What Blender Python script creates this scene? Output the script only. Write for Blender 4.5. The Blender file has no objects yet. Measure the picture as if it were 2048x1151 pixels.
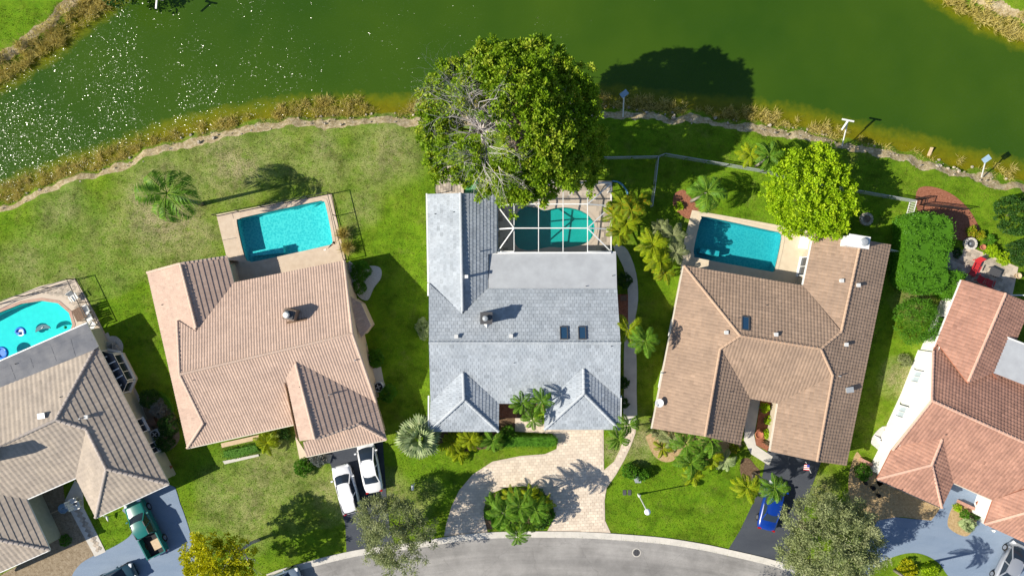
import bpy, bmesh, math, random
import numpy as np
from mathutils import Vector, Matrix, geometry
R = math.radians
random.seed(7); rng = np.random.default_rng(7)
scene = bpy.context.scene
col = scene.collection

# ------------------------------------------------------------------ camera, sky, sun, exposure
F = 1366.0; H = 66.0                       # focal length in photo pixels, height of the drone in metres
cam_d = bpy.data.cameras.new('camera'); cam = bpy.data.objects.new('camera', cam_d); col.objects.link(cam)
cam.location = (0, 0, H); cam.rotation_euler = (0, 0, 0)
cam_d.sensor_width = 36; cam_d.lens = 36 * F / 2048; cam_d.clip_start = 1; cam_d.clip_end = 6000
scene.camera = cam
SUN_EL = 37.0; SH = R(12.4)                # elevation; direction in which shadows fall
w = bpy.data.worlds.new('World'); scene.world = w; w.use_nodes = True
nt = w.node_tree; nt.nodes.clear()
sky = nt.nodes.new('ShaderNodeTexSky'); sky.sky_type = 'NISHITA'; sky.sun_disc = False
sky.sun_elevation = R(SUN_EL); sky.sun_rotation = math.atan2(-math.cos(SH), -math.sin(SH)) % (2 * math.pi)
sky.air_density = 1.0; sky.dust_density = 0.6; sky.ozone_density = 3.0
bg = nt.nodes.new('ShaderNodeBackground'); bg.inputs[1].default_value = 0.085
wo = nt.nodes.new('ShaderNodeOutputWorld')
nt.links.new(sky.outputs[0], bg.inputs[0]); nt.links.new(bg.outputs[0], wo.inputs[0])
sd_ = bpy.data.lights.new('sun', 'SUN'); sd_.energy = 5.0; sd_.angle = R(0.5); sd_.color = (1.0, 0.93, 0.80)
sun = bpy.data.objects.new('sun', sd_); col.objects.link(sun)
ce, se = math.cos(R(SUN_EL)), math.sin(R(SUN_EL))
sun.rotation_euler = Vector((math.cos(SH) * ce, math.sin(SH) * ce, -se)).to_track_quat('-Z', 'Y').to_euler()
sun.location = (-40, -10, 60)
scene.view_settings.view_transform = 'Standard'; scene.view_settings.look = 'None'
scene.view_settings.gamma = 1; scene.view_settings.exposure = 0.50
scene.view_settings.use_curve_mapping = False
scene.cycles.max_bounces = 8; scene.cycles.transparent_max_bounces = 12
scene.cycles.use_denoising = True
scene.cycles.sample_clamp_indirect = 6

# ------------------------------------------------------------------ helpers
def G(px, py, z=0.0):
    k = (H - z) / F
    return Vector(((px - 1024) * k, (575.5 - py) * k, z))
def tag(o, label=None, cat=None, group=None, kind=None):
    if label: o['label'] = label
    if cat: o['category'] = cat
    if group: o['group'] = group
    if kind: o['kind'] = kind
    return o
def empty(name, loc=(0, 0, 0), rz=0, label=None, cat=None, group=None, parent=None):
    o = bpy.data.objects.new(name, None); col.objects.link(o)
    o.location = loc; o.rotation_euler = (0, 0, rz); o.empty_display_size = .3
    if parent: o.parent = parent
    return tag(o, label, cat, group)
def link(name, me, parent=None, mw=None):
    o = bpy.data.objects.new(name, me); col.objects.link(o)
    if parent is not None: o.parent = parent
    if mw is not None: o.matrix_local = mw
    return o
class MB:
    def __init__(s): s.v = []; s.f = []; s.m = []; s.t = []
    def add(s, vs, fs, mi=0, tone=.5):
        n = len(s.v); s.v += [tuple(q) for q in vs]
        for f in fs: s.f.append(tuple(i + n for i in f)); s.m.append(mi); s.t.append(tone)
    def box(s, c, d, rz=0, mi=0, tone=.5, bev=0):
        x, y, z = d[0] / 2, d[1] / 2, d[2] / 2; ca, sa = math.cos(rz), math.sin(rz)
        vs = []
        for k in (-z, z):
            for a, b in ((-x, -y), (x, -y), (x, y), (-x, y)):
                vs.append((c[0] + a * ca - b * sa, c[1] + a * sa + b * ca, c[2] + k))
        s.add(vs, [(0, 3, 2, 1), (4, 5, 6, 7), (0, 1, 5, 4), (1, 2, 6, 5), (2, 3, 7, 6), (3, 0, 4, 7)], mi, tone)
    def bar(s, p, q, wd, ht=None, mi=0, tone=.5):
        p, q = Vector(p), Vector(q); d = (q - p)
        if d.length < 1e-5: return
        d.normalize(); ht = ht or wd
        up = Vector((0, 0, 1)) if abs(d.z) < .95 else Vector((1, 0, 0))
        a = d.cross(up).normalized() * wd / 2; b = a.cross(d).normalized() * ht / 2
        vs = [p - a - b, p + a - b, p + a + b, p - a + b, q - a - b, q + a - b, q + a + b, q - a + b]
        s.add(vs, [(0, 3, 2, 1), (4, 5, 6, 7), (0, 1, 5, 4), (1, 2, 6, 5), (2, 3, 7, 6), (3, 0, 4, 7)], mi, tone)
    def tube(s, pts, rad, seg=6, mi=0, cap=True, tone=.5):
        pts = [Vector(p) for p in pts]; n = len(pts)
        if not hasattr(rad, '__len__'): rad = [rad] * n
        vs = []; prev = None
        for i, p in enumerate(pts):
            d = (pts[min(i + 1, n - 1)] - pts[max(i - 1, 0)])
            d = d.normalized() if d.length > 1e-6 else Vector((0, 0, 1))
            if prev is None:
                prev = d.cross(Vector((0, 0, 1)) if abs(d.z) < .9 else Vector((1, 0, 0))).normalized()
            a = (prev - d * prev.dot(d)); a = a.normalized() if a.length > 1e-6 else d.orthogonal().normalized()
            prev = a; b = d.cross(a)
            for k in range(seg):
                t = 2 * math.pi * k / seg; vs.append(p + (a * math.cos(t) + b * math.sin(t)) * rad[i])
        fs = [(i * seg + k, i * seg + (k + 1) % seg, (i + 1) * seg + (k + 1) % seg, (i + 1) * seg + k) for i in range(n - 1) for k in range(seg)]
        if cap: fs += [tuple(range(seg - 1, -1, -1)), tuple((n - 1) * seg + k for k in range(seg))]
        s.add(vs, fs, mi, tone)
    def lathe(s, prof, c=(0, 0, 0), seg=16, mi=0, tone=.5):
        vs = []; n = len(prof)
        for r, z in prof:
            for k in range(seg):
                t = 2 * math.pi * k / seg; vs.append((c[0] + r * math.cos(t), c[1] + r * math.sin(t), c[2] + z))
        fs = [(i * seg + k, i * seg + (k + 1) % seg, (i + 1) * seg + (k + 1) % seg, (i + 1) * seg + k) for i in range(n - 1) for k in range(seg)]
        fs += [tuple(range(seg - 1, -1, -1)), tuple((n - 1) * seg + k for k in range(seg))]
        s.add(vs, fs, mi, tone)
    def prism(s, poly, z0, z1, holes=(), mi=0, mside=None, top=True, bottom=False):
        """flat polygon (world xy) extruded from z0 up to z1"""
        loops = [[Vector((p[0], p[1], 0)) for p in L] for L in [poly] + list(holes)]
        flat = [p for L in loops for p in L]
        tris = geometry.tessellate_polygon(loops)
        if top:
            vs = [(p.x, p.y, z1) for p in flat]; fs = []
            for t in tris:
                a, b, c = (flat[i] for i in t)
                fs.append(t if (b - a).cross(c - a).z > 0 else t[::-1])
            s.add(vs, fs, mi)
        if bottom:
            vs = [(p.x, p.y, z0) for p in flat]; s.add(vs, [tuple(t) for t in tris], mi)
        ms = mi if mside is None else mside
        if z1 - z0 > 1e-6:
            for L in loops:
                n = len(L); vs = [(p.x, p.y, z0) for p in L] + [(p.x, p.y, z1) for p in L]
                s.add(vs, [(i, (i + 1) % n, n + (i + 1) % n, n + i) for i in range(n)], ms)
    def mesh(s, name, mats, smooth=False):
        me = bpy.data.meshes.new(name); me.from_pydata(s.v, [], s.f)
        for m in (mats if isinstance(mats, (list, tuple)) else [mats]): me.materials.append(m)
        if any(s.m): me.polygons.foreach_set('material_index', s.m)
        a = me.attributes.new('tone', 'FLOAT', 'FACE'); a.data.foreach_set('value', s.t)
        if smooth: me.polygons.foreach_set('use_smooth', [True] * len(s.f))
        me.update(); return me
    def build(s, name, mats, parent=None, smooth=False, mw=None):
        return link(name, s.mesh(name, mats, smooth), parent, mw)
def recenter(o, loc):
    o.data.transform(Matrix.Translation(-Vector(loc))); o.location = loc; return o
def pxpoly(pts, z=0.0): return [G(x, y, z) for x, y in pts]
def smooth_px(pts, n=6, closed=True):
    out = []; N = len(pts)
    rngk = range(N) if closed else range(N - 1)
    for i in rngk:
        if closed: p = [pts[(i + k) % N] for k in (-1, 0, 1, 2)]
        else: p = [pts[max(0, min(N - 1, i + k))] for k in (-1, 0, 1, 2)]
        for j in range(n):
            t = j / n
            out.append(tuple(.5 * (2 * p[1][c] + (p[2][c] - p[0][c]) * t + (2 * p[0][c] - 5 * p[1][c] + 4 * p[2][c] - p[3][c]) * t * t + (-p[0][c] + 3 * p[1][c] - 3 * p[2][c] + p[3][c]) * t ** 3) for c in (0, 1)))
    if not closed: out.append(pts[-1])
    return out
def offset_poly(P, d):
    """inset (d>0) a simple polygon given as list of Vectors (xy)"""
    n = len(P); area = sum(P[i].x * P[(i + 1) % n].y - P[(i + 1) % n].x * P[i].y for i in range(n))
    sgn = 1 if area > 0 else -1; out = []
    for i in range(n):
        a, b, c = P[i - 1], P[i], P[(i + 1) % n]
        e1 = Vector((b.x - a.x, b.y - a.y)).normalized(); e2 = Vector((c.x - b.x, c.y - b.y)).normalized()
        n1 = Vector((-e1.y, e1.x)) * sgn; n2 = Vector((-e2.y, e2.x)) * sgn
        m = n1 + n2; k = m.length_squared
        m = m * (2 / k) if k > .3 else n1
        out.append(Vector((b.x + m.x * d, b.y + m.y * d, b.z)))
    return out
def in_poly(x, y, P):
    c = False; n = len(P); j = n - 1
    for i in range(n):
        xi, yi, xj, yj = P[i][0], P[i][1], P[j][0], P[j][1]
        if (yi > y) != (yj > y) and x < (xj - xi) * (y - yi) / (yj - yi) + xi: c = not c
        j = i
    return c

# ------------------------------------------------------------------ materials
class NT:
    def __init__(s, name):
        s.mat = bpy.data.materials.new(name); s.mat.use_nodes = True; s.t = s.mat.node_tree; s.t.nodes.clear()
    def n(s, typ, **kw):
        o = s.t.nodes.new(typ)
        for k, v in kw.items(): setattr(o, k, v)
        return o
    def l(s, a, b): s.t.links.new(a, b)
    def noise(s, scale, detail=4, rough=.55, vec=None, dist=0):
        o = s.n('ShaderNodeTexNoise'); o.inputs['Scale'].default_value = scale; o.inputs['Detail'].default_value = detail
        o.inputs['Roughness'].default_value = rough; o.inputs['Distortion'].default_value = dist
        if vec is not None: s.l(vec, o.inputs['Vector'])
        return o.outputs['Fac']
    def ramp(s, fac, stops):
        o = s.n('ShaderNodeValToRGB'); e = o.color_ramp.elements
        while len(e) < len(stops): e.new(.5)
        for k, (p, c) in enumerate(stops):
            e[k].position = p; e[k].color = (*c, 1) if hasattr(c, '__len__') else (c, c, c, 1)
        s.l(fac, o.inputs[0]); return o.outputs[0]
    def mix(s, fac, a, b, mode='MIX'):
        o = s.n('ShaderNodeMix', data_type='RGBA', blend_type=mode)
        for v, i in ((fac, 0), (a, 6), (b, 7)):
            if hasattr(v, 'is_output') or isinstance(v, bpy.types.NodeSocket): s.l(v, o.inputs[i])
            elif i == 0: o.inputs[0].default_value = v
            else: o.inputs[i].default_value = (*v, 1) if hasattr(v, '__len__') else (v, v, v, 1)
        return o.outputs[2]
    def math(s, op, a, b=0, c=None, clamp=False):
        o = s.n('ShaderNodeMath', operation=op, use_clamp=clamp)
        for i, v in enumerate((a, b) if c is None else (a, b, c)):
            if isinstance(v, bpy.types.NodeSocket): s.l(v, o.inputs[i])
            else: o.inputs[i].default_value = v
        return o.outputs[0]
    def attr(s, name):
        o = s.n('ShaderNodeAttribute'); o.attribute_name = name; return o.outputs['Fac']
    def pos(s): return s.n('ShaderNodeNewGeometry').outputs['Position']
    def mapping(s, vec, scale=(1, 1, 1), rot=(0, 0, 0)):
        o = s.n('ShaderNodeMapping'); o.inputs['Scale'].default_value = scale; o.inputs['Rotation'].default_value = rot
        s.l(vec, o.inputs['Vector']); return o.outputs[0]
    def bump(s, h, strength=.5, dist=.05):
        o = s.n('ShaderNodeBump'); o.inputs['Strength'].default_value = strength; o.inputs['Distance'].default_value = dist
        s.l(h, o.inputs['Height']); return o.outputs[0]
    def done(s, colr, rough=.8, normal=None, spec=.3, metal=0, trans=0, alpha=None, transl=0, coat=0):
        b = s.n('ShaderNodeBsdfPrincipled')
        if isinstance(colr, bpy.types.NodeSocket): s.l(colr, b.inputs['Base Color'])
        else: b.inputs['Base Color'].default_value = (*colr, 1)
        b.inputs['Roughness'].default_value = rough; b.inputs['Specular IOR Level'].default_value = spec
        b.inputs['Metallic'].default_value = metal; b.inputs['Transmission Weight'].default_value = trans
        b.inputs['Coat Weight'].default_value = coat
        if normal is not None: s.l(normal, b.inputs['Normal'])
        sh = b.outputs[0]
        if transl:
            t = s.n('ShaderNodeBsdfTranslucent'); m = s.n('ShaderNodeMixShader'); m.inputs[0].default_value = transl
            if isinstance(colr, bpy.types.NodeSocket): s.l(colr, t.inputs[0])
            else: t.inputs[0].default_value = (*colr, 1)
            s.l(b.outputs[0], m.inputs[1]); s.l(t.outputs[0], m.inputs[2]); sh = m.outputs[0]
        if alpha is not None:
            t = s.n('ShaderNodeBsdfTransparent'); m = s.n('ShaderNodeMixShader')
            if isinstance(alpha, bpy.types.NodeSocket): s.l(alpha, m.inputs[0])
            else: m.inputs[0].default_value = alpha
            s.l(t.outputs[0], m.inputs[1]); s.l(sh, m.inputs[2]); sh = m.outputs[0]
        o = s.n('ShaderNodeOutputMaterial'); s.l(sh, o.inputs[0]); return s.mat
def plain(name, c, c2=None, scale=2.5, rough=.7, bump=0, bs=25, tone=0, **kw):
    k = NT(name); p = k.pos()
    colr = k.mix(k.ramp(k.noise(scale, 5, .6, p), [(.35, 0), (.65, 1)]), c, c2) if c2 else None
    if tone:
        base = colr if colr is not None else c
        t = k.math('MULTIPLY_ADD', k.attr('tone'), 2 * tone, 1 - tone)
        cc = k.n('ShaderNodeCombineColor'); [k.l(t, cc.inputs[i]) for i in range(3)]
        colr = k.mix(1, base, cc.outputs[0], 'MULTIPLY')
    nb = k.bump(k.noise(bs, 4, .6, p), bump, .03) if bump else None
    return k.done(colr if colr is not None else c, rough, nb, **kw)
def leafmat(name, a, b, c=None, transl=.3, rough=.55):
    k = NT(name)
    st = [(0, a), (.6, b), (1, c or b)]
    colr = k.ramp(k.attr('tone'), st)
    colr = k.mix(k.ramp(k.noise(.9, 3, .6, k.pos()), [(.35, .0), (.65, .5)]), colr, tuple(min(1, v * 1.25) for v in b))
    return k.done(colr, rough, None, spec=.25, transl=transl)
M = {}
M['white'] = plain('white_paint', (.78, .78, .76), (.70, .70, .69), rough=.5)
M['offwhite'] = plain('cream_paint', (.66, .60, .50), (.60, .55, .46), rough=.7)
M['stucco_white'] = plain('white_stucco', (.82, .80, .76), (.76, .74, .70), rough=.85, bump=.3)
M['stucco_tan'] = plain('tan_stucco', (.50, .42, .32), (.44, .37, .28), rough=.85, bump=.3)
M['stucco_sage'] = plain('sage_stucco', (.42, .42, .32), (.36, .37, .28), rough=.85, bump=.3)
M['stucco_peach'] = plain('peach_stucco', (.58, .44, .32), (.52, .40, .29), rough=.85, bump=.3)
M['black_metal'] = plain('black_metal', (.02, .02, .022), rough=.4)
M['dark_metal'] = plain('dark_grey_metal', (.08, .08, .085), rough=.5)
M['grey_metal'] = plain('galvanised_metal', (.45, .48, .50), (.38, .40, .42), rough=.4, metal=.3)
M['glass_dark'] = plain('dark_window_glass', (.02, .03, .045), rough=.06, spec=.6)
M['glass_blue'] = plain('blue_skylight_glass', (.02, .06, .12), rough=.08, spec=.7)
M['screen'] = plain('insect_screen', (.05, .055, .06), rough=.9, alpha=.09)
M['brick'] = plain('chimney_brick', (.28, .20, .15), (.20, .15, .12), scale=9, bump=.4)
M['concrete'] = plain('concrete', (.62, .58, .52), (.52, .49, .44), scale=1.2, bump=.25, bs=40, rough=.9)
M['coral'] = plain('pool_deck_coat', (.60, .49, .38), (.52, .41, .31), scale=1.6, bump=.3, bs=30, rough=.9)
M['coral2'] = plain('cream_deck_coat', (.66, .56, .42), (.60, .50, .37), scale=1.6, bump=.3, bs=30, rough=.9)
M['bark'] = plain('bark', (.20, .15, .11), (.12, .09, .065), scale=5, bump=.7, bs=14, rough=.9)
M['palmbark'] = plain('palm_trunk', (.34, .31, .26), (.22, .19, .15), scale=6, bump=.6, bs=10, rough=.9)
M['palebark'] = plain('pale_dead_wood', (.56, .51, .49), (.42, .38, .37), scale=4, bump=.4, bs=14, rough=.9)
M['terracotta'] = plain('terracotta', (.42, .16, .09), (.34, .12, .07), rough=.8)
M['redplastic'] = plain('red_painted_wood', (.50, .035, .04), rough=.45)
M['wood'] = plain('brown_wood', (.20, .12, .075), (.13, .08, .05), scale=6, rough=.7)
M['lumber'] = plain('pale_lumber', (.62, .47, .30), (.52, .39, .25), scale=4, rough=.8)
M['rock'] = plain('pale_rock', (.48, .42, .34), (.34, .29, .23), scale=4, bump=.8, bs=8, rough=.95, tone=.3)
M['rubber'] = plain('rubber', (.015, .015, .016), rough=.8)
M['chrome'] = plain('bright_wheel_metal', (.5, .5, .52), rough=.25, metal=.8)
M['blueplastic'] = plain('blue_vinyl', (.02, .18, .65), rough=.3)
M['whitevinyl'] = plain('white_vinyl', (.75, .78, .80), rough=.35)
M['greenplastic'] = plain('green_plastic', (.02, .25, .12), rough=.5)
M['lens_red'] = plain('red_lens', (.35, .01, .01), rough=.2)
M['lens_clear'] = plain('clear_lens', (.7, .72, .75), rough=.12)
M['globe'] = plain('white_globe', (.85, .87, .9), rough=.25)
def paint(name, c, metal=0.0): return plain(name, c, rough=.28, spec=.5, coat=.7, metal=metal)
M['p_white'] = paint('white_car_paint', (.80, .80, .82)); M['p_green'] = paint('dark_green_car_paint', (.008, .15, .13))
M['p_blue'] = paint('blue_car_paint', (.003, .035, .26)); M['p_silver'] = paint('silver_car_paint', (.42, .44, .48), .4)
M['p_dark'] = paint('dark_blue_car_paint', (.02, .06, .09)); M['p_lblue'] = paint('pale_blue_car_paint', (.25, .32, .40), .3)
M['cabin'] = plain('dark_interior', (.03, .03, .035), rough=.8)
def tilemat(name, c, c2, tone=.28):
    k = NT(name); p = k.pos()
    colr = k.mix(k.ramp(k.noise(.55, 5, .6, p), [(.35, 0), (.65, 1)]), c, c2)
    colr = k.mix(k.math('MULTIPLY', k.ramp(k.noise(4.0, 5, .7, p), [(.50, 0), (.75, 1)]), .45), colr, tuple(v * .55 for v in c2))
    t = k.math('MULTIPLY_ADD', k.attr('tone'), 2 * tone, 1 - tone)
    cc = k.n('ShaderNodeCombineColor'); [k.l(t, cc.inputs[i]) for i in range(3)]
    colr = k.mix(1, colr, cc.outputs[0], 'MULTIPLY')
    return k.done(colr, .85, k.bump(k.noise(30, 3, .6, p), .3, .02), spec=.2)
M['tile1'] = tilemat('tan_grey_roof_tile', (.44, .37, .30), (.36, .305, .255), .14)
M['tile2'] = tilemat('peach_roof_tile', (.53, .385, .305), (.46, .335, .27), .12)
M['tile3'] = tilemat('pale_grey_roof_tile', (.40, .435, .475), (.32, .355, .395), .20)
M['tile4'] = tilemat('brown_roof_tile', (.355, .25, .18), (.295, .21, .155), .18)
M['tile5'] = tilemat('salmon_roof_tile', (.43, .235, .17), (.33, .18, .135), .22)
M['cap1'] = tilemat('tan_grey_ridge_tile', (.46, .40, .36), (.40, .35, .31), .1); M['cap2'] = tilemat('peach_ridge_tile', (.64, .48, .38), (.58, .43, .34), .1)
M['cap3'] = tilemat('pale_grey_ridge_tile', (.50, .53, .56), (.42, .45, .48), .1); M['cap4'] = tilemat('light_brown_ridge_tile', (.52, .36, .25), (.45, .31, .22), .1); M['cap5'] = tilemat('pink_ridge_tile', (.66, .42, .32), (.56, .35, .27), .1)
M['mem_white'] = plain('pale_roof_membrane', (.42, .44, .465), (.36, .375, .40), scale=.9, rough=.7, bump=.2, bs=12)
M['mem_dark'] = plain('grey_roof_membrane', (.12, .127, .148), (.19, .192, .205), scale=.7, rough=.75, bump=.3, bs=8)
# leaves
M['l_big'] = leafmat('leaf_olive_green', (.07, .17, .006), (.22, .35, .012), (.46, .48, .05))
M['l_lime'] = leafmat('leaf_lime', (.15, .30, .006), (.33, .50, .010), (.54, .64, .02), .35)
M['l_hedge'] = leafmat('leaf_hedge_green', (.035, .12, .008), (.085, .23, .012), (.13, .30, .02))
M['l_dark'] = leafmat('leaf_dark_green', (.015, .055, .010), (.04, .11, .015), (.08, .16, .03))
M['l_olive'] = leafmat('leaf_grey_olive', (.13, .165, .055), (.27, .31, .13), (.44, .45, .25))
M['l_yellow'] = leafmat('leaf_yellow', (.22, .26, .006), (.46, .46, .008), (.68, .62, .012), .35)
M['l_palm'] = leafmat('leaf_palm_green', (.04, .13, .012), (.13, .27, .02), (.32, .42, .05))
M['l_palmy'] = leafmat('leaf_palm_yellow', (.13, .24, .008), (.30, .38, .010), (.56, .54, .02), .35)
M['l_silver'] = leafmat('leaf_silver_palm', (.18, .27, .10), (.34, .42, .19), (.50, .54, .30))
M['l_orange'] = leafmat('leaf_orange_green', (.09, .21, .01), (.24, .33, .012), (.60, .34, .02))
M['l_tan'] = leafmat('dry_reed', (.34, .29, .06), (.56, .47, .14), (.70, .61, .30))
M['l_grey'] = leafmat('grey_shrub_leaf', (.12, .14, .12), (.22, .24, .22), (.30, .32, .30))
M['l_brown'] = leafmat('fallen_leaf_brown', (.16, .09, .035), (.28, .17, .07), (.38, .26, .12))

# ground
def ground_mat():
    k = NT('lawn_and_bank'); p = k.pos()
    dry, sand, lush, wet = k.attr('dry'), k.attr('sand'), k.attr('lush'), k.attr('wet')
    big = k.noise(.22, 5, .6, p); mid = k.noise(1.3, 6, .7, p); fin = k.noise(9, 5, .75, p)
    g = k.ramp(k.math('ADD', k.math('MULTIPLY', big, .55), k.math('MULTIPLY', mid, .45)), [(.38, (.090, .178, .008)), (.52, (.145, .238, .012)), (.66, (.21, .27, .03))])
    g = k.mix(k.math('MULTIPLY', lush, .85), g, k.ramp(mid, [(.3, (.085, .20, .006)), (.7, (.155, .27, .010))]))
    dn = k.math('MULTIPLY', dry, k.ramp(k.math('ADD', k.math('MULTIPLY', mid, .6), k.math('MULTIPLY', fin, .4)), [(.36, 0), (.54, 1)]))
    g = k.mix(dn, g, k.ramp(fin, [(.3, (.22, .20, .08)), (.7, (.44, .38, .22))]))
    br = k.math('MULTIPLY', k.ramp(k.noise(.5, 6, .7, p), [(.55, 0), (.75, 1)]), .55)
    g = k.mix(br, g, (.21, .20, .055))
    pt = k.ramp(k.noise(.45, 6, .75, k.mapping(p, (1, 1.3, 1), (0, 0, R(20)))), [(.36, .62), (.5, 1.0), (.66, 1.22)])
    g = k.mix(1, g, pt, 'MULTIPLY')
    f2 = k.ramp(fin, [(.25, .62), (.75, 1.35)])
    g = k.mix(1, g, f2, 'MULTIPLY')
    vor = k.noise(22, 3, .8, p); g = k.mix(1, g, k.ramp(vor, [(.3, .72), (.7, 1.22)]), 'MULTIPLY')
    s = k.ramp(k.noise(3.2, 6, .75, p), [(.25, (.17, .12, .06)), (.45, (.36, .28, .15)), (.62, (.56, .47, .31)), (.8, (.66, .58, .42))])
    e = k.math('ADD', sand, k.math('MULTIPLY', k.math('SUBTRACT', k.noise(2.2, 5, .7, p), .5), .9))
    c = k.mix(k.ramp(e, [(.42, 0), (.56, 1)]), g, s)
    c = k.mix(wet, c, k.ramp(k.noise(2.5, 5, .7, p), [(.3, (.16, .14, .012)), (.7, (.34, .29, .035))]))
    nb = k.bump(k.math('ADD', k.math('MULTIPLY', fin, .7), k.math('MULTIPLY', mid, .8)), .75, .12)
    return k.done(c, .95, nb, spec=.1)
M['ground'] = ground_mat()
def water_mat():
    k = NT('green_lake_water'); p = k.pos(); d = k.attr('depth')
    n = k.noise(.05, 4, .6, p)
    c = k.mix(k.ramp(n, [(.35, 0), (.65, 1)]), (.027, .070, .005), (.046, .094, .006))
    e = k.math('ADD', d, k.math('MULTIPLY', k.math('SUBTRACT', k.noise(.8, 5, .7, p), .5), .55))
    c = k.mix(k.ramp(e, [(.12, 1), (.75, 0)]), c, k.ramp(k.noise(1.4, 5, .7, p), [(.3, (.19, .18, .003)), (.7, (.33, .30, .006))]))
    al = k.ramp(e, [(.05, .25), (.55, 1)])
    # wind ripples: small facets, each tilted its own way, over a gentle swell
    nn = k.bump(k.noise(.5, 3, .55, p), 1.0, .03)
    tilt = None
    for sc, mp, st in ((13.0, (0.6, 1.2, 1), 1.05), (23.0, (0.75, 1.2, 1), 1.05)):
        v = k.n('ShaderNodeTexVoronoi'); v.feature = 'F1'; v.inputs['Scale'].default_value = sc; k.l(k.mapping(p, mp, (0, 0, R(28))), v.inputs['Vector'])
        sp = k.n('ShaderNodeSeparateColor'); k.l(v.outputs['Color'], sp.inputs[0]); cs = []
        for ch in (0, 1):
            x = k.math('SUBTRACT', sp.outputs[ch], .5); cs.append(k.math('MULTIPLY', k.math('MULTIPLY', x, k.math('ABSOLUTE', x)), 1.25 * st))
        cv = k.n('ShaderNodeCombineXYZ'); k.l(cs[0], cv.inputs[0]); k.l(cs[1], cv.inputs[1])
        if tilt is None: tilt = cv.outputs[0]
        else:
            ad = k.n('ShaderNodeVectorMath', operation='ADD'); k.l(tilt, ad.inputs[0]); k.l(cv.outputs[0], ad.inputs[1]); tilt = ad.outputs[0]
    wind = k.ramp(k.noise(.22, 4, .65, p), [(.35, .45), (.62, 1.0)])
    sc_ = k.n('ShaderNodeVectorMath', operation='SCALE'); k.l(tilt, sc_.inputs[0]); k.l(wind, sc_.inputs['Scale'])
    ad = k.n('ShaderNodeVectorMath', operation='ADD'); k.l(nn, ad.inputs[0]); k.l(sc_.outputs[0], ad.inputs[1])
    nz = k.n('ShaderNodeVectorMath', operation='NORMALIZE'); k.l(ad.outputs[0], nz.inputs[0])
    body = k.n('ShaderNodeBsdfDiffuse'); k.l(c, body.inputs[0]); gl = k.n('ShaderNodeBsdfGlossy'); gl.inputs['Roughness'].default_value = .17; k.l(nz.outputs[0], gl.inputs['Normal'])
    tr = k.n('ShaderNodeBsdfTransparent'); tr.inputs[0].default_value = (.80, .78, .45, 1)
    m0 = k.n('ShaderNodeMixShader'); k.l(al, m0.inputs[0]); k.l(tr.outputs[0], m0.inputs[1]); k.l(body.outputs[0], m0.inputs[2])
    lw = k.n('ShaderNodeFresnel'); lw.inputs[0].default_value = 1.33; k.l(nn, lw.inputs['Normal'])
    m1 = k.n('ShaderNodeMixShader'); k.l(k.math('MULTIPLY', k.math('MULTIPLY', lw.outputs[0], 1.0), k.math('SUBTRACT', 1, k.n('ShaderNodeNewGeometry').outputs['Backfacing'])), m1.inputs[0]); k.l(m0.outputs[0], m1.inputs[1]); k.l(gl.outputs[0], m1.inputs[2])
    o = k.n('ShaderNodeOutputMaterial'); k.l(m1.outputs[0], o.inputs[0]); return k.mat
M['water'] = water_mat()
def pool_water_mat():
    k = NT('pool_water'); p = k.pos()
    h = k.noise(3.5, 3, .6, p)
    nb = k.bump(h, .6, .03)
    gl = k.n('ShaderNodeBsdfGlossy'); gl.inputs['Roughness'].default_value = .05; k.l(nb, gl.inputs['Normal'])
    tr = k.n('ShaderNodeBsdfTransparent'); tr.inputs[0].default_value = (.42, .93, .97, 1)
    fr = k.n('ShaderNodeFresnel'); fr.inputs[0].default_value = 1.33; k.l(nb, fr.inputs['Normal'])
    m = k.n('ShaderNodeMixShader'); bf = k.n('ShaderNodeNewGeometry').outputs['Backfacing']; k.l(k.math('MULTIPLY', fr.outputs[0], k.math('SUBTRACT', 1, bf)), m.inputs[0]); k.l(tr.outputs[0], m.inputs[1]); k.l(gl.outputs[0], m.inputs[2])
    o = k.n('ShaderNodeOutputMaterial'); k.l(m.outputs[0], o.inputs[0]); return k.mat
M['poolwater'] = pool_water_mat()
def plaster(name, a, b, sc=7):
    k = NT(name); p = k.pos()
    v = k.n('ShaderNodeTexVoronoi'); v.feature = 'F1'; v.inputs['Scale'].default_value = sc; k.l(k.mapping(p, (1, 1, 1)), v.inputs['Vector'])  # cell pattern stands in for caustic light, painted into the floor colour
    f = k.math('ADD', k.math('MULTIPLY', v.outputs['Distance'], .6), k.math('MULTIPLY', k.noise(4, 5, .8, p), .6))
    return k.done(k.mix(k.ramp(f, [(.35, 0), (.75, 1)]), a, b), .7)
M['plaster1'] = plaster('aqua_plaster', (.16, .74, .66), (.13, .68, .62), 2)
M['plaster2'] = plaster('caustic_mottled_pool_finish', (.08, .47, .49), (.34, .68, .64), 5)  # pale mottling paints the rippling light network on this pool floor
M['plaster3'] = plaster('teal_pool_plaster', (.04, .40, .33), (.05, .44, .37), 1)
M['plaster4'] = plaster('blue_green_pool_finish', (.06, .33, .38), (.14, .44, .46), 5)
def asphalt(name, a, b, patch=.0):
    k = NT(name); p = k.pos()
    c = k.mix(k.ramp(k.noise(.45, 6, .65, k.mapping(p, (.45, 1.6, 1))), [(.35, 0), (.66, 1)]), a, b)
    c = k.mix(1, c, k.ramp(k.noise(40, 2, .8, p), [(.3, .82), (.7, 1.16)]), 'MULTIPLY')
    st = k.ramp(k.noise(.9, 6, .75, p), [(.60, 0), (.78, 1)])
    c = k.mix(k.math('MULTIPLY', st, .5), c, tuple(v * .6 for v in a))
    return k.done(c, .9, k.bump(k.noise(60, 2, .7, p), .35, .02), spec=.2)
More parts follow.
